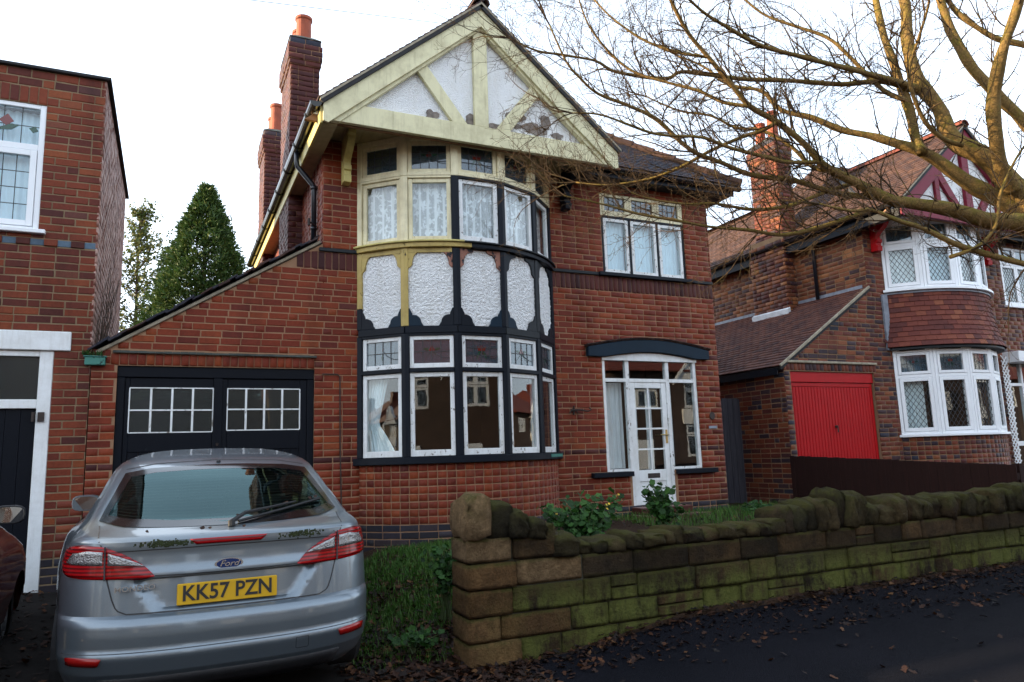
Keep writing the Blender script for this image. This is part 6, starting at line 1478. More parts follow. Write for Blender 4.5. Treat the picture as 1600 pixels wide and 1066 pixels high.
def door_mirror(car, x, y, z, sg, mat):
    m = empty('door_mirror', (0, 0, 0)); m.parent = car; m.location = (x, y, z)
    mb = MB(); n = 14; V = []
    prof = [(0.0, 0.92), (0.03, 1.0), (0.07, 0.92), (0.11, 0.68), (0.135, 0.3)]
    for d, k in prof:
        for i in range(n):
            a = 2 * math.pi * i / n; cx_, cz_ = math.cos(a), math.sin(a); e = 2 / 3.2
            V.append((sg * 0.02 * d + 0.115 * k * math.copysign(abs(cx_) ** e, cx_) * (1 if cx_ * sg < 0 else 0.92), d, 0.070 * k * math.copysign(abs(cz_) ** e, cz_)))
    F = [(j * n + i, j * n + (i + 1) % n, (j + 1) * n + (i + 1) % n, (j + 1) * n + i) for j in range(4) for i in range(n)]; F.append(tuple(4 * n + i for i in range(n))); F.append(tuple(range(n - 1, -1, -1)))
    mb.add(V, F); mb.tube([(-sg * 0.10, 0.05, -0.045), (-sg * 0.19, 0.08, -0.07)], 0.022, 8); o = mb.build('mirror_housing', M[mat], None, smooth=True); o.parent = m
    try: o.data.set_sharp_from_angle(angle=R(40))
    except Exception: pass
    g = MB(); P_ = [(0.100 * math.copysign(abs(math.cos(2 * math.pi * i / n)) ** 0.62, math.cos(2 * math.pi * i / n)), -0.004, 0.056 * math.copysign(abs(math.sin(2 * math.pi * i / n)) ** 0.62, math.sin(2 * math.pi * i / n))) for i in range(n)]
    g.prism(P_, (sg * 0.0, 0.003, 0)); o = g.build('mirror_glass', M['mirror_glass'], None); o.parent = m; o.rotation_euler = (R(3), 0, R(sg * 4))
door_mirror(car, -0.965, 2.98, 1.08, -1, 'silver_paint'); door_mirror(car, 0.965, 2.98, 1.055, 1, 'silver_paint')
car.rotation_euler = (R(0.9), 0, 0)
# --- red car: only its flank and mirror reach into the picture
red = empty('parked_car', (-1.97, 4.0, -1.42), 'dark red car at the left edge of the photo, before the black garage door', 'car', 'parked cars')
REDT = [(0.20, 0.72, 0.12, 0.35, 3.82, 0.5), (0.30, 0.80, 0.03, 0.4, 3.92, 0.55), (0.50, 0.835, 0.0, 0.42, 3.95, 0.6), (0.70, 0.84, 0.03, 0.42, 3.93, 0.65), (0.82, 0.832, 0.05, 0.40, 3.82, 0.7), (0.90, 0.815, 0.08, 0.38, 3.60, 0.7), (0.96, 0.79, 0.12, 0.35, 3.30, 0.55), (1.02, 0.765, 0.17, 0.32, 3.05, 0.4),
        (1.15, 0.70, 0.30, 0.3, 2.80, 0.34), (1.30, 0.63, 0.48, 0.26, 2.50, 0.3), (1.40, 0.57, 0.65, 0.22, 2.26, 0.26), (1.45, 0.50, 0.85, 0.18, 2.05, 0.2), (1.48, 0.36, 1.15, 0.1, 1.75, 0.1)]
CR = Car(REDT, 2.6)
zs = [round(0.20 + 0.02 * i, 4) for i in range(65)]
put(CR.body('body', 'red_car_paint', None, zs, None, [(0.62, 0.30, 0.33), (3.18, 0.30, 0.33)], None), red)
for sg in (1, -1):
    wheel(red, sg * 0.74, 0.62, 0.30, sg); wheel(red, sg * 0.74, 3.18, 0.30, sg); door_mirror(red, sg * 0.90, 2.62, 1.10, sg, 'valance')
    for ya0, ya1, yb0, yb1 in ((0.6, 1.5, 0.95, 1.52), (1.56, 2.70, 1.58, 2.22)):
        m_ = ruled(res([(yb0, 1.38), (yb1, 1.38)], 6), res([(ya0, 1.0), (ya1, 1.0)], 6), lambda y, z, o: Vector((sg * (CR.lv(z)[0] * CR.fl(y, z) + o), y, z)), 0.004, 5, back=-0.004); put(m_.build('side_window', M['frit'], None, smooth=True), red)
    put(ruled(res([(sg * 0.80, 0.92), (sg * 0.60, 0.90)], 6), res([(sg * 0.80, 0.74), (sg * 0.62, 0.74)], 6), CR.rp, 0.008, 3, back=-0.01).build('tail_lamp', M['lamp_red'], None, smooth=True), red)
m_ = ruled(res([(-0.5, 1.38), (0.5, 1.38)], 12), res([(-0.66, 1.03), (0.66, 1.03)], 12), CR.rp, 0.004, 6, back=-0.004); put(m_.build('rear_screen', M['frit'], None, smooth=True), red)
# ------------------------------------------------------------------ front wall of rough sandstone
def stone_mat(name, stops, algae):
    t = NT(name); r = t.n.new('ShaderNodeObjectInfo').outputs['Random']; col = t.ramp(r, stops)
    n = t.noise(14, 7, 0.7); col = t.mix(t.rng(n, 0.3, 0.72, 0, 0.85), col, t.mix(1.0, col, (0.30, 0.27, 0.24), 'MULTIPLY')); nn = t.noise(55, 5, 0.7); col = t.mix(t.rng(nn, 0.35, 0.7, 0, 0.55), col, t.mix(1.0, col, (0.4, 0.4, 0.4), 'MULTIPLY'))
    g = t.noise(2.0, 6, 0.7); col = t.mix(t.rng(g, 0.40, 0.60, 0, 0.68 if algae > 0.15 else 0.4), col, (0.013, 0.0115, 0.009))             # soot
    z = t.sep()[2]; x = t.sep()[0]
    band = t.math('MULTIPLY', t.rng(z, -0.92, -1.12), t.rng(z, -1.62, -1.42)); a = t.math('ADD', t.math('MULTIPLY', t.noise(1.7, 7, 0.75), 0.6), t.math('MULTIPLY', t.noise(6, 6, 0.7, t.scaled((1.6, 1.6, 0.5))), 0.4))
    ga = t.math('MULTIPLY', t.rng(a, 0.43, 0.53), band); col = t.mix(t.math('MULTIPLY', ga, algae), col, t.mix(t.noise(30, 4), (0.080, 0.096, 0.018), (0.200, 0.205, 0.055)))
    up = t.sep(t.geo().outputs['Normal'])[2]; mo = t.math('MULTIPLY', t.rng(t.noise(7, 6, 0.7), 0.36, 0.56), t.rng(up, 0.0, 0.7))
    col = t.mix(t.math('MULTIPLY', mo, 0.75), col, (0.075, 0.075, 0.016))
    sp = t.noise(26, 5, 0.75, t.scaled((1, 1, 0.6))); col = t.mix(t.rng(sp, 0.715, 0.735, 0, 0.8), col, (0.50, 0.49, 0.44))
    t.bump(t.math('ADD', t.noise(45, 8, 0.8), t.noise(14, 5, 0.7)), 1.0, 0.045); M[name] = t.fin(col, 0.95, spec=0.15)
STN = [(0, (0.048, 0.033, 0.018)), (0.3, (0.080, 0.052, 0.026)), (0.6, (0.118, 0.072, 0.034)), (0.85, (0.160, 0.095, 0.042)), (1, (0.10, 0.072, 0.045))]
stone_mat('stone', STN, 0.95); stone_mat('cope_stone', [(0, (0.060, 0.050, 0.026)), (0.5, (0.100, 0.078, 0.036)), (1, (0.155, 0.108, 0.050))], 0.2)
stone_mat('quoin_stone', [(0, (0.24, 0.125, 0.050)), (0.5, (0.36, 0.205, 0.088)), (1, (0.42, 0.28, 0.15))], 0.12)
mortar('stone_mortar', (0.040, 0.038, 0.025), (0.095, 0.085, 0.060))
def stone_unit(seed, seg=4, rnd_=5.0, jit=0.035, top=False, flat=False):
    r = random.Random(seed); idx = {}; V = []; F = []
    def vid(i, j, k):
        key = (i, j, k)
        if key not in idx:
            p = Vector((2 * i / seg - 1, 2 * j / seg - 1, 2 * k / seg - 1)); l = (abs(p.x) ** rnd_ + abs(p.y) ** rnd_ + abs(p.z) ** rnd_) ** (1 / rnd_)
            m = max(abs(p.x), abs(p.y), abs(p.z)); q = p * (m / l)
            if top and q.z > 0: q.z *= 1 - 0.28 * abs(q.x) ** 2 - 0.15 * abs(q.y) ** 2 + 0.15 * q.x * r.choice((-1, 1)) * 0.6
            q += Vector((r.uniform(-jit, jit), r.uniform(-jit, jit), r.uniform(-jit, jit))); idx[key] = len(V); V.append(q / 2)
        return idx[key]
    for a in range(3):
        for s in (0, seg):
            for i in range(seg):
                for j in range(seg):
                    c = []
                    for di, dj in ((0, 0), (1, 0), (1, 1), (0, 1)):
                        t_ = [0, 0, 0]; t_[a] = s; t_[(a + 1) % 3] = i + di; t_[(a + 2) % 3] = j + dj; c.append(vid(*t_))
                    F.append(tuple(c) if s else tuple(reversed(c)))
    me = bpy.data.meshes.new('stone'); me.from_pydata([tuple(v) for v in V], [], F); me.materials.append(M['stone']); me.polygons.foreach_set('use_smooth', [not flat] * len(F)); me.update(); return me
ST_B = [stone_unit(100 + i, 6, 40.0, 0.010) for i in range(8)]; ST_C = [stone_unit(200 + i, 4, 8.0, 0.105, True) for i in range(12)]; ST_Q = [stone_unit(300 + i, 6, 34.0, 0.020) for i in range(5)]
SW = empty('stone_wall', (6.0, 5.25, -1.55), 'low mossy sandstone garden wall with upright rough cope stones along the pavement', 'wall')
def stone(me, name, c, size, mat, rot=(0, 0, 0)):
    o = bpy.data.objects.new(name, me); COL.objects.link(o); o.parent = SW; o.location = Vector(c) - SW.location; o.scale = size; o.rotation_euler = rot
    o.material_slots[0].link = 'OBJECT'; o.material_slots[0].material = M[mat]; return o
WX0, WX1, WY0, WY1 = 1.97, 11.2, 5.08, 5.40
core = MB(); core.box(WX0 + 0.05, WX1 - 0.02, WY0 + 0.016, WY1 - 0.016, -1.75, -0.79); core.box(WX0 + 0.05, 2.75, WY0 + 0.03, WY1 - 0.03, -0.79, -0.60); core.build('wall_core', M['stone_mortar'], SW)
hs = [-1.72, -1.535, -1.33, -1.155, -0.965, -0.78]
for j in range(5):
    z0, z1 = hs[j], hs[j + 1]; x = WX0; first = True
    while x < WX1 - 0.08:
        l = rnd(0.24, 0.62); 
        if first: l = (0.30, 0.42, 0.26, 0.36, 0.40)[j]
        x1 = min(WX1, x + l)
        if WX1 - x1 < 0.15: x1 = WX1
        py_ = rnd(-0.010, 0.012) - (0.012 if first else 0)
        mt = 'quoin_stone' if first and j > 0 else ('quoin_stone' if (x < 2.5 and j in (2, 4)) else 'stone')
        split = (not first) and random.random() < 0.18
        zz = [(z0, z1)] if not split else [(z0, (z0 + z1) / 2), ((z0 + z1) / 2, z1)]
        for a, b in zz: stone(random.choice(ST_Q if first else ST_B), 'stone', ((x + x1) / 2, (WY0 + WY1) / 2 + py_, (a + b) / 2), (x1 - x - 0.008, WY1 - WY0 + 0.02, b - a - 0.008), mt, (rnd(-.012, .012), rnd(-.012, .012), rnd(-.01, .01)))
        x = x1; first = False
for x0, x1, z0, z1, mt in ((1.97, 2.34, -0.775, -0.60, 'quoin_stone'), (2.35, 2.78, -0.775, -0.615, 'stone')):
    stone(random.choice(ST_Q), 'stone', ((x0 + x1) / 2, 5.235, (z0 + z1) / 2), (x1 - x0 - 0.01, 0.33, z1 - z0 - 0.01), mt)
PROF = [(1.95, -.29), (2.15, -.30), (2.32, -.37), (2.55, -.50), (2.95, -.70), (3.2, -.69), (3.6, -.655), (4.0, -.65), (4.6, -.645), (5.0, -.60), (5.3, -.56), (5.6, -.52), (5.85, -.44), (6.0, -.45), (6.2, -.56), (6.6, -.56), (6.8, -.53), (7.2, -.57), (7.6, -.57), (8.0, -.57), (8.5, -.54), (11.5, -.55)]
x = 1.98; k = 0
while x < WX1 - 0.1:
    w_ = rnd(0.10, 0.21); b = -0.605 if x < 2.34 else (-0.62 if x < 2.62 else -0.785)
    if x + w_ > 2.62 and b > -0.7: b = -0.63
    zt = lerp_curve(PROF, min(11.4, x + w_ / 2)) + rnd(-0.055, 0.045) * (1 if x > 2.4 else 0.2)
    if zt - b < 0.1: zt = b + 0.1
    mt = 'quoin_stone' if k == 0 else ('cope_stone' if random.random() < 0.75 else 'stone')
    stone(random.choice(ST_C), 'cope_stone', (x + w_ / 2, 5.24 + rnd(-0.03, 0.03), (b + zt) / 2), (w_ + 0.03, 0.36 + rnd(-0.03, 0.05), (zt - b) * 1.10), mt, (rnd(-.09, .05), rnd(-.10, .22) if k > 1 else 0.02, rnd(-.15, .15)))
    x += w_; k += 1
# ------------------------------------------------------------------ boundary fence and side gate
FE = empty('fence', (9.2, 7.2, -1.1), 'dark red-brown close-boarded fence between the two front gardens', 'fence')
y = 5.46; k = 0
while y < 8.98:
    zt = -0.31 + 0.15 * (y - 5.4) / 3.6 + rnd(-0.006, 0.006); mb = MB(); mb.box(9.19 - 0.006 * (k % 2), 9.208 - 0.006 * (k % 2), y, min(y + 0.118, 8.985), -1.25, zt); mb.build('board', M['fence_wood'], FE, bevel=0.003); y += 0.111; k += 1
for z in (-0.45, -1.0): mb = MB(); mb.box(9.21, 9.25, 5.46, 8.98, z - 0.04, z + 0.04); mb.build('rail', M['fence_wood'], FE)
for y in (5.5, 7.2, 8.9): mb = MB(); mb.box(9.252, 9.34, y - 0.045, y + 0.045, -1.4, -0.30); mb.build('post', M['fence_wood'], FE)
GA = empty('side_gate', (8.55, 10.1, -0.95), 'tall weathered grey plank gate in the passage between the two houses', 'gate')
x = 7.88; i = 0
while x < 9.2:
    mb = MB(); mb.box(x + 0.004, min(x + 0.116, 9.235), 10.1 + rnd(-.003, .003), 10.122, -1.02 + rnd(0, .02), 0.86 + rnd(-.03, .02)); mb.build('plank', M['gate_wood'], GA); x += 0.12; i += 1
for z in (-0.6, 0.5): mb = MB(); mb.box(7.9, 9.22, 10.124, 10.165, z - 0.05, z + 0.05); mb.build('ledge', M['gate_wood'], GA)
mb = MB(); mb.box(7.80, 7.86, 10.05, 10.16, -1.05, 0.92); mb.build('gate_post', M['gate_wood'], GA)
# ------------------------------------------------------------------ plants
def leaf_mat(name, cols, trans=0.25, rough=0.6):
    t = NT(name); r = t.geo().outputs['Random Per Island']; col = t.ramp(r, cols)
    n = t.noise(3.0, 4); col = t.mix(t.rng(n, 0.35, 0.7, 0, 0.45), col, t.mix(1.0, col, (0.55, 0.6, 0.5), 'MULTIPLY'))
    t.fin(col, rough, spec=0.3); tl = t.n.new('ShaderNodeBsdfTranslucent'); t.put(tl.inputs[0], col); ms = t.n.new('ShaderNodeMixShader'); ms.inputs[0].default_value = trans
    t.l.new(t.b.outputs[0], ms.inputs[1]); t.l.new(tl.outputs[0], ms.inputs[2]); t.l.new(ms.outputs[0], t.o.inputs['Surface']); M[name] = t.m
leaf_mat('plant_leaf', [(0, (0.012, 0.040, 0.008)), (0.6, (0.028, 0.092, 0.014)), (1, (0.055, 0.14, 0.025))])
leaf_mat('grass_blade', [(0, (0.024, 0.070, 0.008)), (0.6, (0.055, 0.150, 0.016)), (1, (0.105, 0.17, 0.034))])
leaf_mat('conifer_leaf', [(0, (0.022, 0.050, 0.012)), (0.5, (0.045, 0.092, 0.018)), (0.85, (0.080, 0.125, 0.026)), (1, (0.12, 0.14, 0.03))], 0.15)
leaf_mat('thin_leaf', [(0, (0.05, 0.075, 0.02)), (0.6, (0.10, 0.13, 0.03)), (1, (0.18, 0.15, 0.04))], 0.3)
leaf_mat('dead_leaf', [(0, (0.008, 0.0045, 0.003)), (0.4, (0.020, 0.008, 0.005)), (0.75, (0.042, 0.015, 0.007)), (0.93, (0.085, 0.030, 0.010)), (1, (0.13, 0.06, 0.02))], 0.1, 0.7)
plain('stem', (0.05, 0.075, 0.02), 0.7, 0.3); plain('twig_dry', (0.055, 0.036, 0.024), 0.9, 0.3)
plain('yellow_petal', (0.55, 0.36, 0.02), 0.6, 0.2)
def leaf_fan(mb, c, n, up, r, lobes=5, cup=0.25, mi=0):
    """rounded, slightly cupped leaf made of a ring about its centre"""
    n = n.normalized(); a = n.cross(up).normalized() if n.cross(up).length > 1e-3 else n.orthogonal().normalized(); b = n.cross(a)
    k = lobes * 2; vs = [c]
    for i in range(k):
        t_ = 2 * math.pi * i / k; rr = r * (1.0 if i % 2 == 0 else 0.80) * rnd(0.88, 1.08); vs.append(c + a * (rr * math.cos(t_)) + b * (rr * math.sin(t_)) + n * (cup * r * (1 if i % 2 == 0 else 0.4)))
    mb.add(vs, [(0, i + 1, (i + 1) % k + 1) for i in range(k)], mi)
def leafy_plant(name, label, x, y, zb, h, w_, nst, nl, rl, flowers=0):
    e = empty(name, (x, y, zb), label, 'plant'); sm_ = MB(); lf = MB(); fl = MB()
    for s in range(nst):
        a = rnd(0, 6.28); l = rnd(0.45, 1.0); tip = Vector((x + math.cos(a) * w_ * rnd(0.1, 1), y + math.sin(a) * w_ * 0.7 * rnd(0.1, 1), zb + h * l)); mid = Vector((x + (tip.x - x) * 0.35, y + (tip.y - y) * 0.35, zb + h * l * 0.6))
        sm_.tube([Vector((x + rnd(-.05, .05), y + rnd(-.05, .05), zb)), mid, tip], [0.006, 0.005, 0.003], 4)
        for q in range(nl):
            f = rnd(0.25, 1.0); p = (mid + (tip - mid) * ((f - 0.25) / 0.75)) if f > 0.25 else mid
            p = p + Vector((rnd(-1, 1), rnd(-1, 1), rnd(-0.5, 0.6))) * 0.075; n = Vector((rnd(-0.7, 0.7), rnd(-1.0, 0.4), rnd(0.25, 1.0)))
            leaf_fan(lf, p, n, Vector((0, 0, 1)), rl * rnd(0.55, 1.15))
        if s < flowers: 
            for q in range(3): leaf_fan(fl, tip + Vector((rnd(-.03, .03), rnd(-.03, .03), 0.02 + rnd(0, .05))), Vector((rnd(-.5, .5), -0.6, 0.6)), Vector((0, 0, 1)), 0.014, 5, 0.3)
    sm_.build('stem', M['stem'], e)
    o = lf.build('leaves', M['plant_leaf'], e); o['kind'] = 'stuff'
    if fl.v: o = fl.build('flowers', M['yellow_petal'], e); o['kind'] = 'stuff'
    return e
leafy_plant('green_plant', 'broad leafy green plant with tiny yellow flowers behind the dip in the stone wall', 3.62, 6.15, -1.02, 0.62, 0.50, 38, 18, 0.040, 3)
leafy_plant('green_plant', 'upright leafy green plant in front of the white front door', 4.86, 6.6, -1.0, 0.66, 0.26, 18, 15, 0.042, 0)
leafy_plant('green_plant', 'small bushy weed growing against the back of the wall end', 2.12, 5.95, -1.32, 0.62, 0.20, 16, 14, 0.032)
leafy_plant('green_plant', 'low leafy weed in the lawn beside the silver car', 1.72, 5.55, -1.44, 0.15, 0.24, 12, 8, 0.030)
leafy_plant('green_plant', 'low green clump near the side gate', 7.7, 8.2, -1.0, 0.20, 0.55, 24, 10, 0.034)
# grass and fallen leaves
def blades(name, n, pos, h0, h1, mat):
    V = []; F = []
    for i in range(n):
        x, y = pos(); z = gz(x, y) - 0.01; h = rnd(h0, h1); a = rnd(0, 6.28); w_ = rnd(0.002, 0.0045); lx, ly = math.cos(a) * h * rnd(0.1, 0.7), math.sin(a) * h * rnd(0.1, 0.7); px_, py_ = -math.sin(a) * w_, math.cos(a) * w_
        k = len(V); V += [(x - px_, y - py_, z), (x + px_, y + py_, z), (x + lx * .4 + px_ * .8, y + ly * .4 + py_ * .8, z + h * .65), (x + lx * .4 - px_ * .8, y + ly * .4 - py_ * .8, z + h * .65), (x + lx, y + ly, z + h), (x + lx * 1.02, y + ly, z + h)]
        F += [(k, k + 1, k + 2, k + 3), (k + 3, k + 2, k + 5, k + 4)]
    o = np_mesh(name, V, F, M[mat]); o['kind'] = 'stuff'; return o
def lawn_pos():
    while True:
        x, y = rnd(1.25, 3.0), 5.3 + 3.0 * random.random() ** 0.8
        if x < 1.95 and y < 5.6 and random.random() < 0.6: continue
        d = nb(x, y, 1.6) + 0.25 + 0.35 * (y - 6.2) / 2
        if random.random() < max(0.04, min(1, d + 0.25)): return x, y
blades('grass', 16000, lawn_pos, 0.03, 0.095, 'grass_blade')
blades('grass', 5000, lambda: (rnd(5.5, 9.0), 6.0 + 2.9 * random.random() ** 0.6), 0.03, 0.12, 'grass_blade')
def litter(name, n, pos, s0, s1, zf=None):
    mb = MB(); V = []; F = []
    for i in range(n):
        x, y = pos(); z = (zf(x, y) if zf else gz(x, y)) + 0.010 + abs(random.gauss(0, 0.010)); s = rnd(s0, s1); a = rnd(0, 6.28); tl = Vector((random.gauss(0, .35), random.gauss(0, .35), 1)).normalized()
        u = tl.orthogonal().normalized(); v = tl.cross(u); u, v = u * math.cos(a) + v * math.sin(a), v * math.cos(a) - u * math.sin(a); k = len(V); c = Vector((x, y, z)); cp = rnd(-0.3, 0.5) * s
        shp = [(-1, 0), (-0.45, 0.42), (0.05, 0.30), (0.25, 0.62), (0.55, 0.25), (1.0, 0.0), (0.55, -0.25), (0.25, -0.62), (0.05, -0.30), (-0.45, -0.42)]
        V.append(c)
        for (p, q) in shp: V.append(c + u * (p * s) + v * (q * s) + tl * (cp * abs(q) + rnd(-.1, .1) * s))
        F += [(k, k + 1 + j, k + 1 + (j + 1) % 10) for j in range(10)]
    o = np_mesh(name, V, F, M['dead_leaf']); o['kind'] = 'stuff'; return o
litter('fallen_leaves', 2600, lambda: (rnd(1.9, 11), 5.06 - abs(random.gauss(0, 0.16)) ** 1.0 - 0.02), 0.012, 0.045)
litter('fallen_leaves', 160, lambda: (rnd(1.0, 11), rnd(2.2, 5.0)), 0.014, 0.05)
litter('fallen_leaves', 3300, lambda: (rnd(1.15, 2.4), 4.5 + 3.5 * random.random() ** 1.9), 0.014, 0.055)
litter('fallen_leaves', 700, lambda: (rnd(-1.9, -0.55), rnd(4.0, 8.9)), 0.014, 0.045)
litter('fallen_leaves', 1100, lambda: (rnd(2.2, 9.1), rnd(5.45, 8.8)), 0.014, 0.045)
mb = []
for x, z in ((0.06, 1.09), (0.14, 1.105), (0.24, 1.115), (0.36, 1.135), (0.41, 1.14), (0.52, 1.155), (0.56, 1.16), (-0.1, 1.045), (-0.14, 1.046), (-0.42, 1.045), (0.08, 1.044)):
    p = RPS(x, z, 0.02); m_ = MB(); leaf_fan(m_, p, Vector((rnd(-.5, .5), -0.6, 0.7)), Vector((0, 0, 1)), rnd(0.010, 0.02), 3, 0.3); mb.append(m_)
for m_ in mb: put(m_.build('stuck_leaf', M['dead_leaf'], None), car)
# ------------------------------------------------------------------ creeper stems on the flat-roofed house
cr_ = MB()
for i in range(16):
    x0, y0 = LX1 + 0.02, 9.1 + rnd(0, 0.5); P_ = [Vector((x0 + rnd(0, .03), y0, 1.15))]
    for k in range(7): P_.append(P_[-1] + Vector((rnd(-0.01, 0.035), rnd(0.0, 0.12), rnd(0.10, 0.2))))
    cr_.tube(P_, [0.007 - 0.0007 * k for k in range(8)], 4)
o = cr_.build('creeper', M['twig_dry'], None); tag(o, 'dry brown creeper stems climbing the side of the flat-roofed house above the garage gutter', 'creeper')
ms = MB()
for i in range(90):
    p = Vector((LX1 + rnd(-0.08, 0.12), WALL_Y - 0.04 + rnd(-.03, .05), 1.215)); h = rnd(0.02, 0.07); a = rnd(0, 6.28); d = Vector((math.cos(a), math.sin(a), 0)) * 0.006
    ms.add([p - d, p + d, p + Vector((rnd(-.03, .03), rnd(-.03, .03), h))], [(0, 1, 2)])
o = ms.build('moss', M['plant_leaf'], None); o['kind'] = 'stuff'
# ------------------------------------------------------------------ trees behind
def conifer(x, y, zb, zt, r, label):
    e = empty('conifer_tree', (x, y, zb), label, 'tree'); tk = MB(); tk.tube([(x, y, zb), (x, y, zt - 0.3)], [0.16, 0.02], 8); tk.build('trunk', M['twig_dry'], e)
    V = []; F = []; H = zt - zb
    for i in range(9500):
        f = 1 - math.sqrt(random.random()) if i < 6400 else random.random(); z = zb + H * (0.03 + 0.97 * f); rr = r * min(1.0, ((1 - f) / 0.5) ** 0.8 + 0.015); a = rnd(0, 6.28)
        lump = 1 + 0.55 * noise.noise(Vector((math.cos(a) * 2.2, math.sin(a) * 2.2, z * 1.1))) + 0.30 * noise.noise(Vector((math.cos(a) * 5, math.sin(a) * 5, z * 3)))
        rr *= lump * (1 - abs(random.gauss(0, 0.15))); c = Vector((x + math.cos(a) * rr, y + math.sin(a) * rr, z)); o_ = Vector((math.cos(a), math.sin(a), 0))
        for s in range(11):
            d = (o_ * rnd(0.2, 1.1) + Vector((rnd(-.7, .7), rnd(-.7, .7), rnd(-0.1, 0.9)))).normalized(); L_ = rnd(0.07, 0.17); sd = d.cross(Vector((rnd(-1, 1), rnd(-1, 1), rnd(-1, 1)))).normalized() * rnd(0.018, 0.045); p = c + Vector((rnd(-1, 1), rnd(-1, 1), rnd(-1, 1))) * 0.12
            k = len(V); V += [p - sd * .4, p + sd * .4, p + d * L_ * .6 + sd, p + d * L_, ]; F.append((k, k + 1, k + 2, k + 3))
    o = np_mesh('crown', V, F, M['conifer_leaf'], parent=e); o['kind'] = 'stuff'
conifer(0.72, 22.0, -1.0, 7.95, 1.45, 'dark green conical conifer behind the garage roof')
e = empty('young_tree', (-1.05, 24.0, -1.0), 'thin sparse yellow-green tree between the conifer and the flat-roofed house', 'tree')
tk = MB(); tk.tube([(-1.05, 24, -1), (-1.02, 24, 3), (-1.08, 24, 6), (-1.0, 24, 8.0)], [0.085, 0.06, 0.035, 0.006], 7); tk.build('trunk', M['twig_dry'], e)
br = MB(); V = []; F = []
for i in range(190):
    z = rnd(1.0, 7.7); a = rnd(0, 6.28); l = rnd(0.7, 1.7) * (1 - max(0, (z - 4.5)) / 4.4); p = Vector((-1.05, 24, z)); d = Vector((math.cos(a), math.sin(a) * 0.8, rnd(0.4, 1.0))).normalized(); P_ = [p]
    for k in range(5): d = (d + Vector((rnd(-.25, .25), rnd(-.25, .25), rnd(-.1, .25)))).normalized(); P_.append(P_[-1] + d * l / 4)
    br.tube(P_, [0.016, 0.012, 0.009, 0.006, 0.004, 0.002], 4)
    for k in range(42):
        f = rnd(0.15, 1) * 4.99; q = int(f); c = P_[q] + (P_[q + 1] - P_[q]) * (f - q) + Vector((rnd(-1, 1), rnd(-1, 1), rnd(-1, 1))) * 0.10; n = Vector((rnd(-1, 1), rnd(-1, 1), rnd(-1, 1))).normalized(); u = n.orthogonal().normalized(); v = n.cross(u); s = rnd(0.03, 0.07); kk = len(V)
        V += [c - u * s, c + v * s * .55, c + u * s, c - v * s * .55]; F.append((kk, kk + 1, kk + 2, kk + 3))
o = br.build('branches', M['twig_dry'], e); o['kind'] = 'stuff'; o = np_mesh('crown', V, F, M['thin_leaf'], parent=e); o['kind'] = 'stuff'
# ------------------------------------------------------------------ street tree: limbs traced through space, twigs grown on them
t = NT('bark'); n = t.noise(9, 7, 0.72); n2 = t.noise(60, 5, 0.7); up = t.sep(t.geo().outputs['Normal'])[2]
col = t.ramp(n2, [(0.25, (0.090, 0.058, 0.022)), (0.75, (0.30, 0.185, 0.062))]); mo = t.math('ADD', t.rng(up, -0.5, 1.0, 0, 0.5), t.rng(n, 0.3, 0.7, 0, 0.75))
col = t.mix(t.rng(mo, 0.45, 0.85, 0, 0.85), col, t.mix(n2, (0.070, 0.066, 0.008), (0.22, 0.175, 0.022)))
t.bump(t.math('ADD', n2, t.noise(18, 4)), 0.7, 0.02); M['bark'] = t.fin(col, 0.9, spec=0.2)
t = NT('twig_bark'); n = t.noise(5, 5, 0.7); M['twig_bark'] = t.fin(t.ramp(n, [(0.3, (0.030, 0.019, 0.011)), (0.55, (0.065, 0.040, 0.020)), (0.75, (0.075, 0.065, 0.018))]), 0.85, spec=0.2)
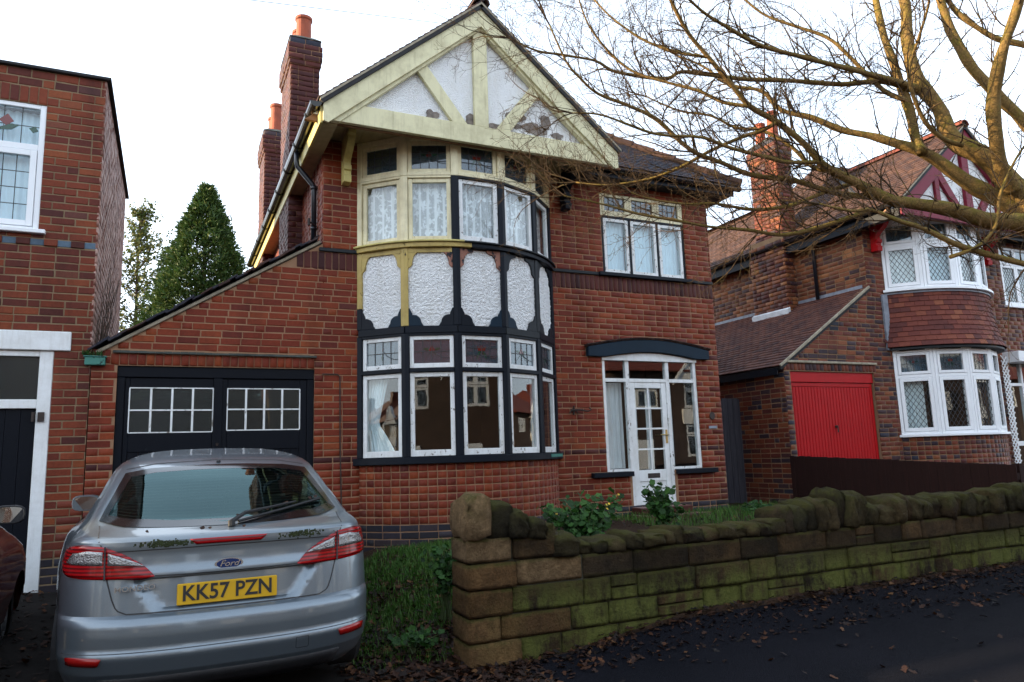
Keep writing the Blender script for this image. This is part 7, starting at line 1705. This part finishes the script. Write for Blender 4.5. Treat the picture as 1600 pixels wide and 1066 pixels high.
LIMBS = [
  [(7.50,3.86,1.87,0.1337),(7.21,3.91,1.99,0.1205),(6.89,3.99,2.02,0.1105),(6.57,4.06,2.08,0.1007),(6.26,4.14,2.12,0.0910),(6.01,4.19,2.15,0.0844),(5.78,4.23,2.18,0.0750),(5.47,4.28,2.30,0.0600),(5.25,4.31,2.39,0.0510),(5.08,4.31,2.45,0.0449),(4.88,4.31,2.60,0.0389),(4.64,4.33,2.76,0.0358),(4.38,4.37,2.87,0.0327),(4.19,4.37,3.02,0.0297),(3.96,4.37,3.23,0.0268),(3.76,4.37,3.40,0.0238),(3.62,4.34,3.57,0.0210),(3.51,4.30,3.71,0.0156)],
  [(7.55,3.89,1.88,0.1836),(7.43,3.96,2.19,0.1667),(7.25,4.05,2.52,0.1432),(7.11,4.15,2.73,0.1255),(6.97,4.25,2.87,0.1076),(6.89,4.33,3.08,0.0957),(6.80,4.38,3.38,0.0868),(6.71,4.43,3.69,0.0811),(6.67,4.46,4.06,0.0752),(6.69,4.47,4.31,0.0692),(6.72,4.46,4.66,0.0664),(6.73,4.46,5.03,0.0602)],
  [(7.18,3.93,2.34,0.1033),(7.00,3.91,2.49,0.0842),(6.86,3.85,2.72,0.0743),(6.74,3.78,2.94,0.0735),(6.69,3.69,3.15,0.0698),(6.64,3.59,3.35,0.0632),(6.61,3.48,3.55,0.0568),(6.60,3.36,3.80,0.0505),(6.56,3.26,4.03,0.0416)],
  [(7.52,3.93,2.03,0.1356),(7.39,4.02,2.16,0.1241),(7.14,4.15,2.36,0.1123),(6.96,4.26,2.53,0.0973),(6.75,4.37,2.73,0.0853),(6.59,4.47,2.87,0.0762),(6.46,4.56,2.95,0.0671),(6.25,4.69,3.04,0.0546),(6.04,4.83,3.14,0.0485),(5.78,4.97,3.28,0.0423),(5.54,5.11,3.40,0.0360),(5.39,5.19,3.61,0.0296),(5.13,5.35,3.70,0.0232),(4.89,5.47,3.92,0.0166),(4.67,5.60,4.06,0.0134)],
  [(6.55,4.37,2.78,0.0625),(6.61,4.46,2.97,0.0605),(6.63,4.52,3.42,0.0584),(6.62,4.59,3.89,0.0528),(6.61,4.68,4.28,0.0471),(6.66,4.74,4.68,0.0410),(6.73,4.80,5.03,0.0348)],
  [(6.75,4.43,3.52,0.0453),(6.36,4.47,3.57,0.0382),(6.03,4.48,3.57,0.0344),(5.60,4.53,3.60,0.0307),(5.21,4.57,3.62,0.0271),(4.83,4.60,3.66,0.0236),(4.48,4.61,3.74,0.0203),(4.19,4.59,3.80,0.0171),(3.96,4.54,3.86,0.0139),(3.79,4.48,3.89,0.0109)],
  [(6.74,4.44,3.50,0.0453),(6.37,4.54,3.59,0.0385),(5.93,4.69,3.54,0.0319),(5.48,4.83,3.56,0.0284),(5.03,4.98,3.55,0.0282),(4.61,5.11,3.59,0.0249),(4.33,5.17,3.59,0.0247),(4.19,5.19,3.50,0.0245),(3.92,5.25,3.50,0.0212),(3.65,5.31,3.53,0.0180),(3.46,5.32,3.60,0.0149),(3.16,5.39,3.63,0.0148),(2.92,5.44,3.64,0.0117),(2.66,5.49,3.74,0.0087)],
  [(5.82,4.26,2.20,0.0378),(5.39,4.39,2.22,0.0345),(4.97,4.50,2.32,0.0314),(4.56,4.61,2.37,0.0282),(4.26,4.66,2.46,0.0251),(3.98,4.71,2.56,0.0249),(3.69,4.74,2.78,0.0219),(3.42,4.78,2.88,0.0190),(3.15,4.82,2.96,0.0161),(2.98,4.81,3.06,0.0133),(2.83,4.79,3.18,0.0105),(2.67,4.75,3.44,0.0078)],
  [(5.07,4.29,2.44,0.0252),(4.76,4.35,2.41,0.0221),(4.53,4.37,2.43,0.0218),(4.19,4.43,2.48,0.0188),(3.91,4.46,2.55,0.0159),(3.54,4.54,2.55,0.0157),(3.26,4.57,2.60,0.0129),(3.00,4.60,2.65,0.0102),(2.77,4.62,2.63,0.0075)],
  [(5.74,4.37,2.11,0.0293),(5.31,4.48,1.95,0.0259),(4.89,4.58,1.85,0.0227),(4.51,4.63,1.86,0.0195),(4.11,4.70,1.88,0.0164),(3.81,4.72,1.90,0.0162),(3.46,4.76,1.93,0.0132),(3.11,4.80,1.99,0.0104),(2.77,4.83,2.03,0.0077)],
  [(6.86,3.57,1.39,0.0388),(6.61,3.63,1.48,0.0359),(6.22,3.76,1.59,0.0329),(5.97,3.82,1.66,0.0300),(5.69,3.89,1.79,0.0271),(5.52,3.92,1.84,0.0242),(5.25,3.99,1.93,0.0214),(5.06,4.04,1.91,0.0160),(4.79,4.12,1.97,0.0106)],
  [(5.98,3.85,1.54,0.0218),(6.20,3.73,1.63,0.0218),(6.32,3.64,1.81,0.0191),(6.34,3.60,2.03,0.0164),(6.42,3.52,2.27,0.0137),(6.51,3.44,2.45,0.0109)],
  [(8.19,3.96,3.92,0.0469),(8.01,4.09,4.09,0.0405),(7.77,4.24,4.21,0.0374),(7.53,4.38,4.46,0.0343),(7.43,4.46,4.69,0.0311),(7.38,4.50,4.94,0.0278)],
  [(8.24,4.02,2.82,0.0859),(7.94,4.16,3.25,0.0800),(7.71,4.28,3.61,0.0740),(7.53,4.38,3.93,0.0678),(7.44,4.45,4.23,0.0616),(7.34,4.49,4.69,0.0552),(7.31,4.52,5.01,0.0487)],
  [(5.22,4.29,2.38,0.0254),(5.10,4.41,2.44,0.0228),(4.97,4.52,2.65,0.0230),(4.78,4.66,2.84,0.0204),(4.61,4.80,2.90,0.0177),(4.44,4.94,3.06,0.0149),(4.22,5.11,3.15,0.0120),(3.98,5.27,3.32,0.0091)],
  [(4.60,4.30,2.73,0.0218),(4.51,4.40,2.68,0.0220),(4.39,4.50,2.65,0.0194),(4.17,4.67,2.56,0.0195),(3.95,4.84,2.44,0.0168),(3.73,5.01,2.36,0.0141),(3.45,5.20,2.34,0.0114),(3.21,5.35,2.39,0.0086)],
  [(4.35,4.34,2.85,0.0217),(4.18,4.48,2.92,0.0192),(4.02,4.60,3.06,0.0194),(3.81,4.75,3.17,0.0168),(3.59,4.91,3.31,0.0141),(3.41,5.02,3.52,0.0142),(3.28,5.11,3.79,0.0115),(3.22,5.16,4.06,0.0087)],
  [(5.57,4.35,2.34,0.0262),(5.26,4.44,2.24,0.0230),(4.95,4.53,2.11,0.0227),(4.59,4.63,2.06,0.0197),(4.23,4.71,2.10,0.0167),(3.93,4.77,2.08,0.0137),(3.64,4.82,2.10,0.0109),(3.43,4.84,2.14,0.0081)],
  [(6.48,4.42,3.34,0.0317),(6.34,4.54,3.49,0.0288),(6.09,4.67,3.85,0.0258),(5.90,4.79,4.09,0.0228),(5.65,4.95,4.26,0.0197),(5.40,5.12,4.44,0.0166),(5.19,5.24,4.69,0.0134)],
  [(6.70,4.08,2.76,0.0304),(6.45,4.10,2.81,0.0270),(6.20,4.09,2.99,0.0237),(6.01,4.04,3.30,0.0205),(6.00,3.90,3.60,0.0173),(5.99,3.77,3.83,0.0143),(5.93,3.67,4.00,0.0113)],
  [(3.97,4.39,3.24,0.0161),(3.75,4.57,3.35,0.0163),(3.54,4.73,3.51,0.0138),(3.38,4.86,3.72,0.0112),(3.26,4.96,3.94,0.0113),(3.14,5.07,4.17,0.0086)],
]

ST = empty('street_tree', (7.75, 3.7, -1.56), 'bare street tree with mossy spreading boughs reaching over the pavement from the right', 'tree')
def cr_spline(P, k):
    out = []
    for i in range(len(P) - 1):
        p0, p1, p2, p3 = P[max(0, i - 1)], P[i], P[i + 1], P[min(len(P) - 1, i + 2)]
        for j in range(k):
            s = j / k; out.append(0.5 * ((2 * p1) + (-p0 + p2) * s + (2 * p0 - 5 * p1 + 4 * p2 - p3) * s * s + (-p0 + 3 * p1 - 3 * p2 + p3) * s ** 3))
    out.append(P[-1]); return out
tk = MB(); pts = [(7.78, 3.68, -1.75), (7.77, 3.69, -1.5), (7.75, 3.7, -1.0), (7.72, 3.72, 0.2), (7.66, 3.78, 1.1), (7.56, 3.88, 1.75), (7.50, 3.9, 2.0)]
tk.tube(pts, [0.42, 0.33, 0.27, 0.25, 0.24, 0.22, 0.15], 18); tk.build('trunk', M['bark'], ST, smooth=True)
tw = MB(); rg = random.Random(31); LIM = []
LIMBS = [[(a, b, c, r * (0.68 if li in (0, 3) else 0.78)) for a, b, c, r in L_] for li, L_ in enumerate(LIMBS)]
def rv(): return Vector((rg.uniform(-1, 1), rg.uniform(-1, 1), rg.uniform(-1, 1)))
def grow(p, d, L, r, lvl, up):
    n = {1: 9, 2: 6, 3: 4}[lvl]; P_ = [p]; R_ = [r]; dd = d.normalized(); st = L / n
    cv = rv() * 0.10
    for i in range(n):
        dd = (dd + rv() * (0.24 if lvl < 3 else 0.3) + cv + Vector((0, 0, up))).normalized(); P_.append(P_[-1] + dd * st * rg.uniform(0.8, 1.2)); R_.append(max(0.0011, r * (1 - 0.85 * (i + 1) / n)))
    tw.tube(P_, R_, 4 if lvl == 1 else 3, cap=False)
    if lvl < 3:
        m = max(2, int(L / (0.085 if lvl == 1 else 0.06)))
        for i in range(m):
            f = rg.uniform(0.12, 1.0) * (n - 0.01); q = int(f); b = P_[q] + (P_[q + 1] - P_[q]) * (f - q); t_ = (P_[q + 1] - P_[q]).normalized()
            sd = t_.cross(rv()).normalized(); ang = rg.uniform(0.45, 1.15); nd = t_ * math.cos(ang) + sd * math.sin(ang)
            grow(b, nd, L * rg.uniform(0.22, 0.50) * (1.15 - 0.6 * f / n) if lvl == 1 else L * rg.uniform(0.2, 0.5), max(0.0016, R_[q] * 0.62), lvl + 1, up * 0.8)
for li, pr in enumerate(LIMBS):
    C = [Vector(q[:3]) for q in pr]; K = 4; P_ = cr_spline(C, K); Rr = []
    for i in range(len(pr) - 1):
        for j in range(K): Rr.append(pr[i][3] + (pr[i + 1][3] - pr[i][3]) * j / K)
    Rr.append(pr[-1][3]); P2 = []
    for i, p in enumerate(P_):
        w_ = min(0.05, Rr[i] * 0.5 + 0.004); P2.append(p + Vector((noise.noise(p * 2.3), noise.noise(p * 2.3 + Vector((9, 0, 0))), noise.noise(p * 2.3 + Vector((0, 9, 0))))) * w_)
    Rr = [r * (1 + 0.20 * noise.noise(P2[i] * 5.0)) for i, r in enumerate(Rr)]
    mb = MB(); mb.tube(P2, Rr, 12 if Rr[0] > 0.05 else 8); mb.build('bough', M['bark'], ST, smooth=True)
    s = 0.0; acc = rg.uniform(0, 0.1)
    tot = sum((P2[i + 1] - P2[i]).length for i in range(len(P2) - 1))
    for i in range(len(P2) - 1):
        seg = P2[i + 1] - P2[i]; l = seg.length; s += l
        r = Rr[i]; gap = 0.074 if r < 0.03 else (0.12 if r < 0.06 else 0.26)
        acc += l
        while acc > gap:
            acc -= gap; b = P2[i] + seg * rg.random(); t_ = seg.normalized(); sd = t_.cross(rv()).normalized()
            if sd.z < -0.2 and rg.random() < 0.6: sd.z = -sd.z
            ang = rg.uniform(0.5, 1.1); nd = t_ * math.cos(ang) + sd * math.sin(ang)
            grow(b, nd, rg.uniform(0.25, 0.95) * (0.75 if r > 0.06 else 1.0), min(0.008, max(0.0032, r * 0.42)), 1, rg.uniform(0.0, 0.07))
        if i == len(P2) - 2:
            for q in range(3): grow(P2[-1], (seg.normalized() + rv() * 0.35), rg.uniform(0.5, 1.0), max(0.004, Rr[-1]), 1, 0.03)
o = tw.build('twigs', M['twig_bark'], ST, smooth=True); o['kind'] = 'stuff'
# ------------------------------------------------------------------ houses across the street (seen in the window panes) and the wire
def far_house(xc, label):
    h = empty('brick_house', (xc, -13.5, -1.5), label, 'house', 'houses across the street'); F = Fr((xc, -13.5), (-1, 0))
    mb = MB(); backing(mb, F, [-4.2, -2.9, -0.5, 1.3, 3.2, 4.2], [-1.6, -0.4, 1.3, 2.2, 3.6, 4.2], lambda u, z: not ((-2.9 < u < -0.5 and -0.4 < z < 1.3) or (-2.9 < u < -0.5 and 2.2 < z < 3.6) or (1.3 < u < 3.2 and 2.2 < z < 3.6)), 0.2)
    for Fs, L in ((Fr((xc - 4.2, -13.7), (0, -1)), 7.0), (Fr((xc + 4.2, -20.7), (0, 1)), 7.0), (Fr((xc - 4.2, -20.7), (1, 0)), 8.4)): backing(mb, Fs, [0, L], [-1.6, 4.2], lambda u, z: True)
    mb.build('wall', M['far_brick'], h)
    b2 = MB(); b2.box(xc - 4.0, xc + 4.0, -17.0, -16.9, -1.5, 4.1); b2.build('room', M['room'], h)
    mb = MB(); mb.prism([(xc - 4.5, -13.1, 4.1), (xc + 4.5, -13.1, 4.1), (xc + 1.6, -17.2, 7.3), (xc - 1.6, -17.2, 7.3)], (0, 0, 0.06)); mb.prism([(xc - 4.5, -21.2, 4.1), (xc - 1.6, -17.2, 7.3), (xc + 1.6, -17.2, 7.3), (xc + 4.5, -21.2, 4.1)], (0, 0, 0.06))
    mb.prism([(xc + 4.5, -13.1, 4.1), (xc + 4.5, -21.2, 4.1), (xc + 1.6, -17.2, 7.3)], (0, 0, 0.06)); mb.prism([(xc - 4.5, -21.2, 4.1), (xc - 4.5, -13.1, 4.1), (xc - 1.6, -17.2, 7.3)], (0, 0, 0.06)); mb.build('roof', M['tile_red_work'], h)
    for u0, u1, z0, z1 in ((-2.9, -0.5, -0.4, 1.3), (-2.9, -0.5, 2.2, 3.6), (1.3, 3.2, 2.2, 3.6)):
        n = 3
        for k in range(n): a = u0 + (u1 - u0) * k / n; sash(h, F, a, a + (u1 - u0) / n, z0, z0 + (z1 - z0) * 0.68, 'white_clean', rail=0.09, bev=0, name='window'); sash(h, F, a, a + (u1 - u0) / n, z0 + (z1 - z0) * 0.70, z1, 'white_clean', rail=0.09, bev=0, name='window')
    # gabled bay
    mb = MB(); fbox(mb, F, -3.1, -0.3, 1.35, 2.15, 0.0, 0.10); mb.build('spandrel', M['pebbledash'], h)
    mb = MB(); fpoly(mb, F, [(-3.6, 3.7), (0.2, 3.7), (-1.7, 5.7)], 0.0, 0.35); mb.build('gable', M['pebbledash'], h)
    for s_ in (-1, 1):
        mb = MB(); P_ = [F.p(-1.7, 5.95, 0.36), F.p(-1.7 + s_ * 2.2, 3.62, 0.36), F.p(-1.7 + s_ * 2.2, 3.40, 0.36), F.p(-1.7, 5.68, 0.36)]; mb.prism(P_, F.n * 0.05); mb.build('bargeboard', M['white_clean'], h)
    mb = MB(); fbox(mb, F, 1.7, 2.7, -1.5, 0.55, -0.1, 0.02); mb.build('door', M['white_clean'], h)
    mb = MB(); mb.box(xc + 1.0, xc + 1.8, -17.6, -16.8, 6.9, 8.3); mb.build('chimney_stack', M['brick_right_work'], h)
    return h
FAR_LB = 'white-gabled brick house in the row across the street, seen only as reflections in the panes'
h0 = far_house(-6.3, FAR_LB)
for i in range(-8, 9):
    if i == 0: continue
    c = h0.copy(); COL.objects.link(c); c.location = (-6.3 + 10.3 * i, -13.5, -1.5)
    for ch in h0.children: d = ch.copy(); COL.objects.link(d); d.parent = c
WR = MB(); a = Vector((3.46, 8.0, 5.50)); b = a + (Vector((0.48, 5.0, 3.26)) - a)
d = (Vector((0.48, 5.0, 3.26)).normalized() * 7.4); c = d + (d - a) * 3.2
WR.tube([a + (c - a) * (i / 16) - Vector((0, 0, 0.03 * math.sin(math.pi * i / 16))) for i in range(17)], 0.003, 5); o = WR.build('telephone_wire', M['iron'], None); tag(o, 'thin telephone wire running from the gable peak up across the sky', 'wire')
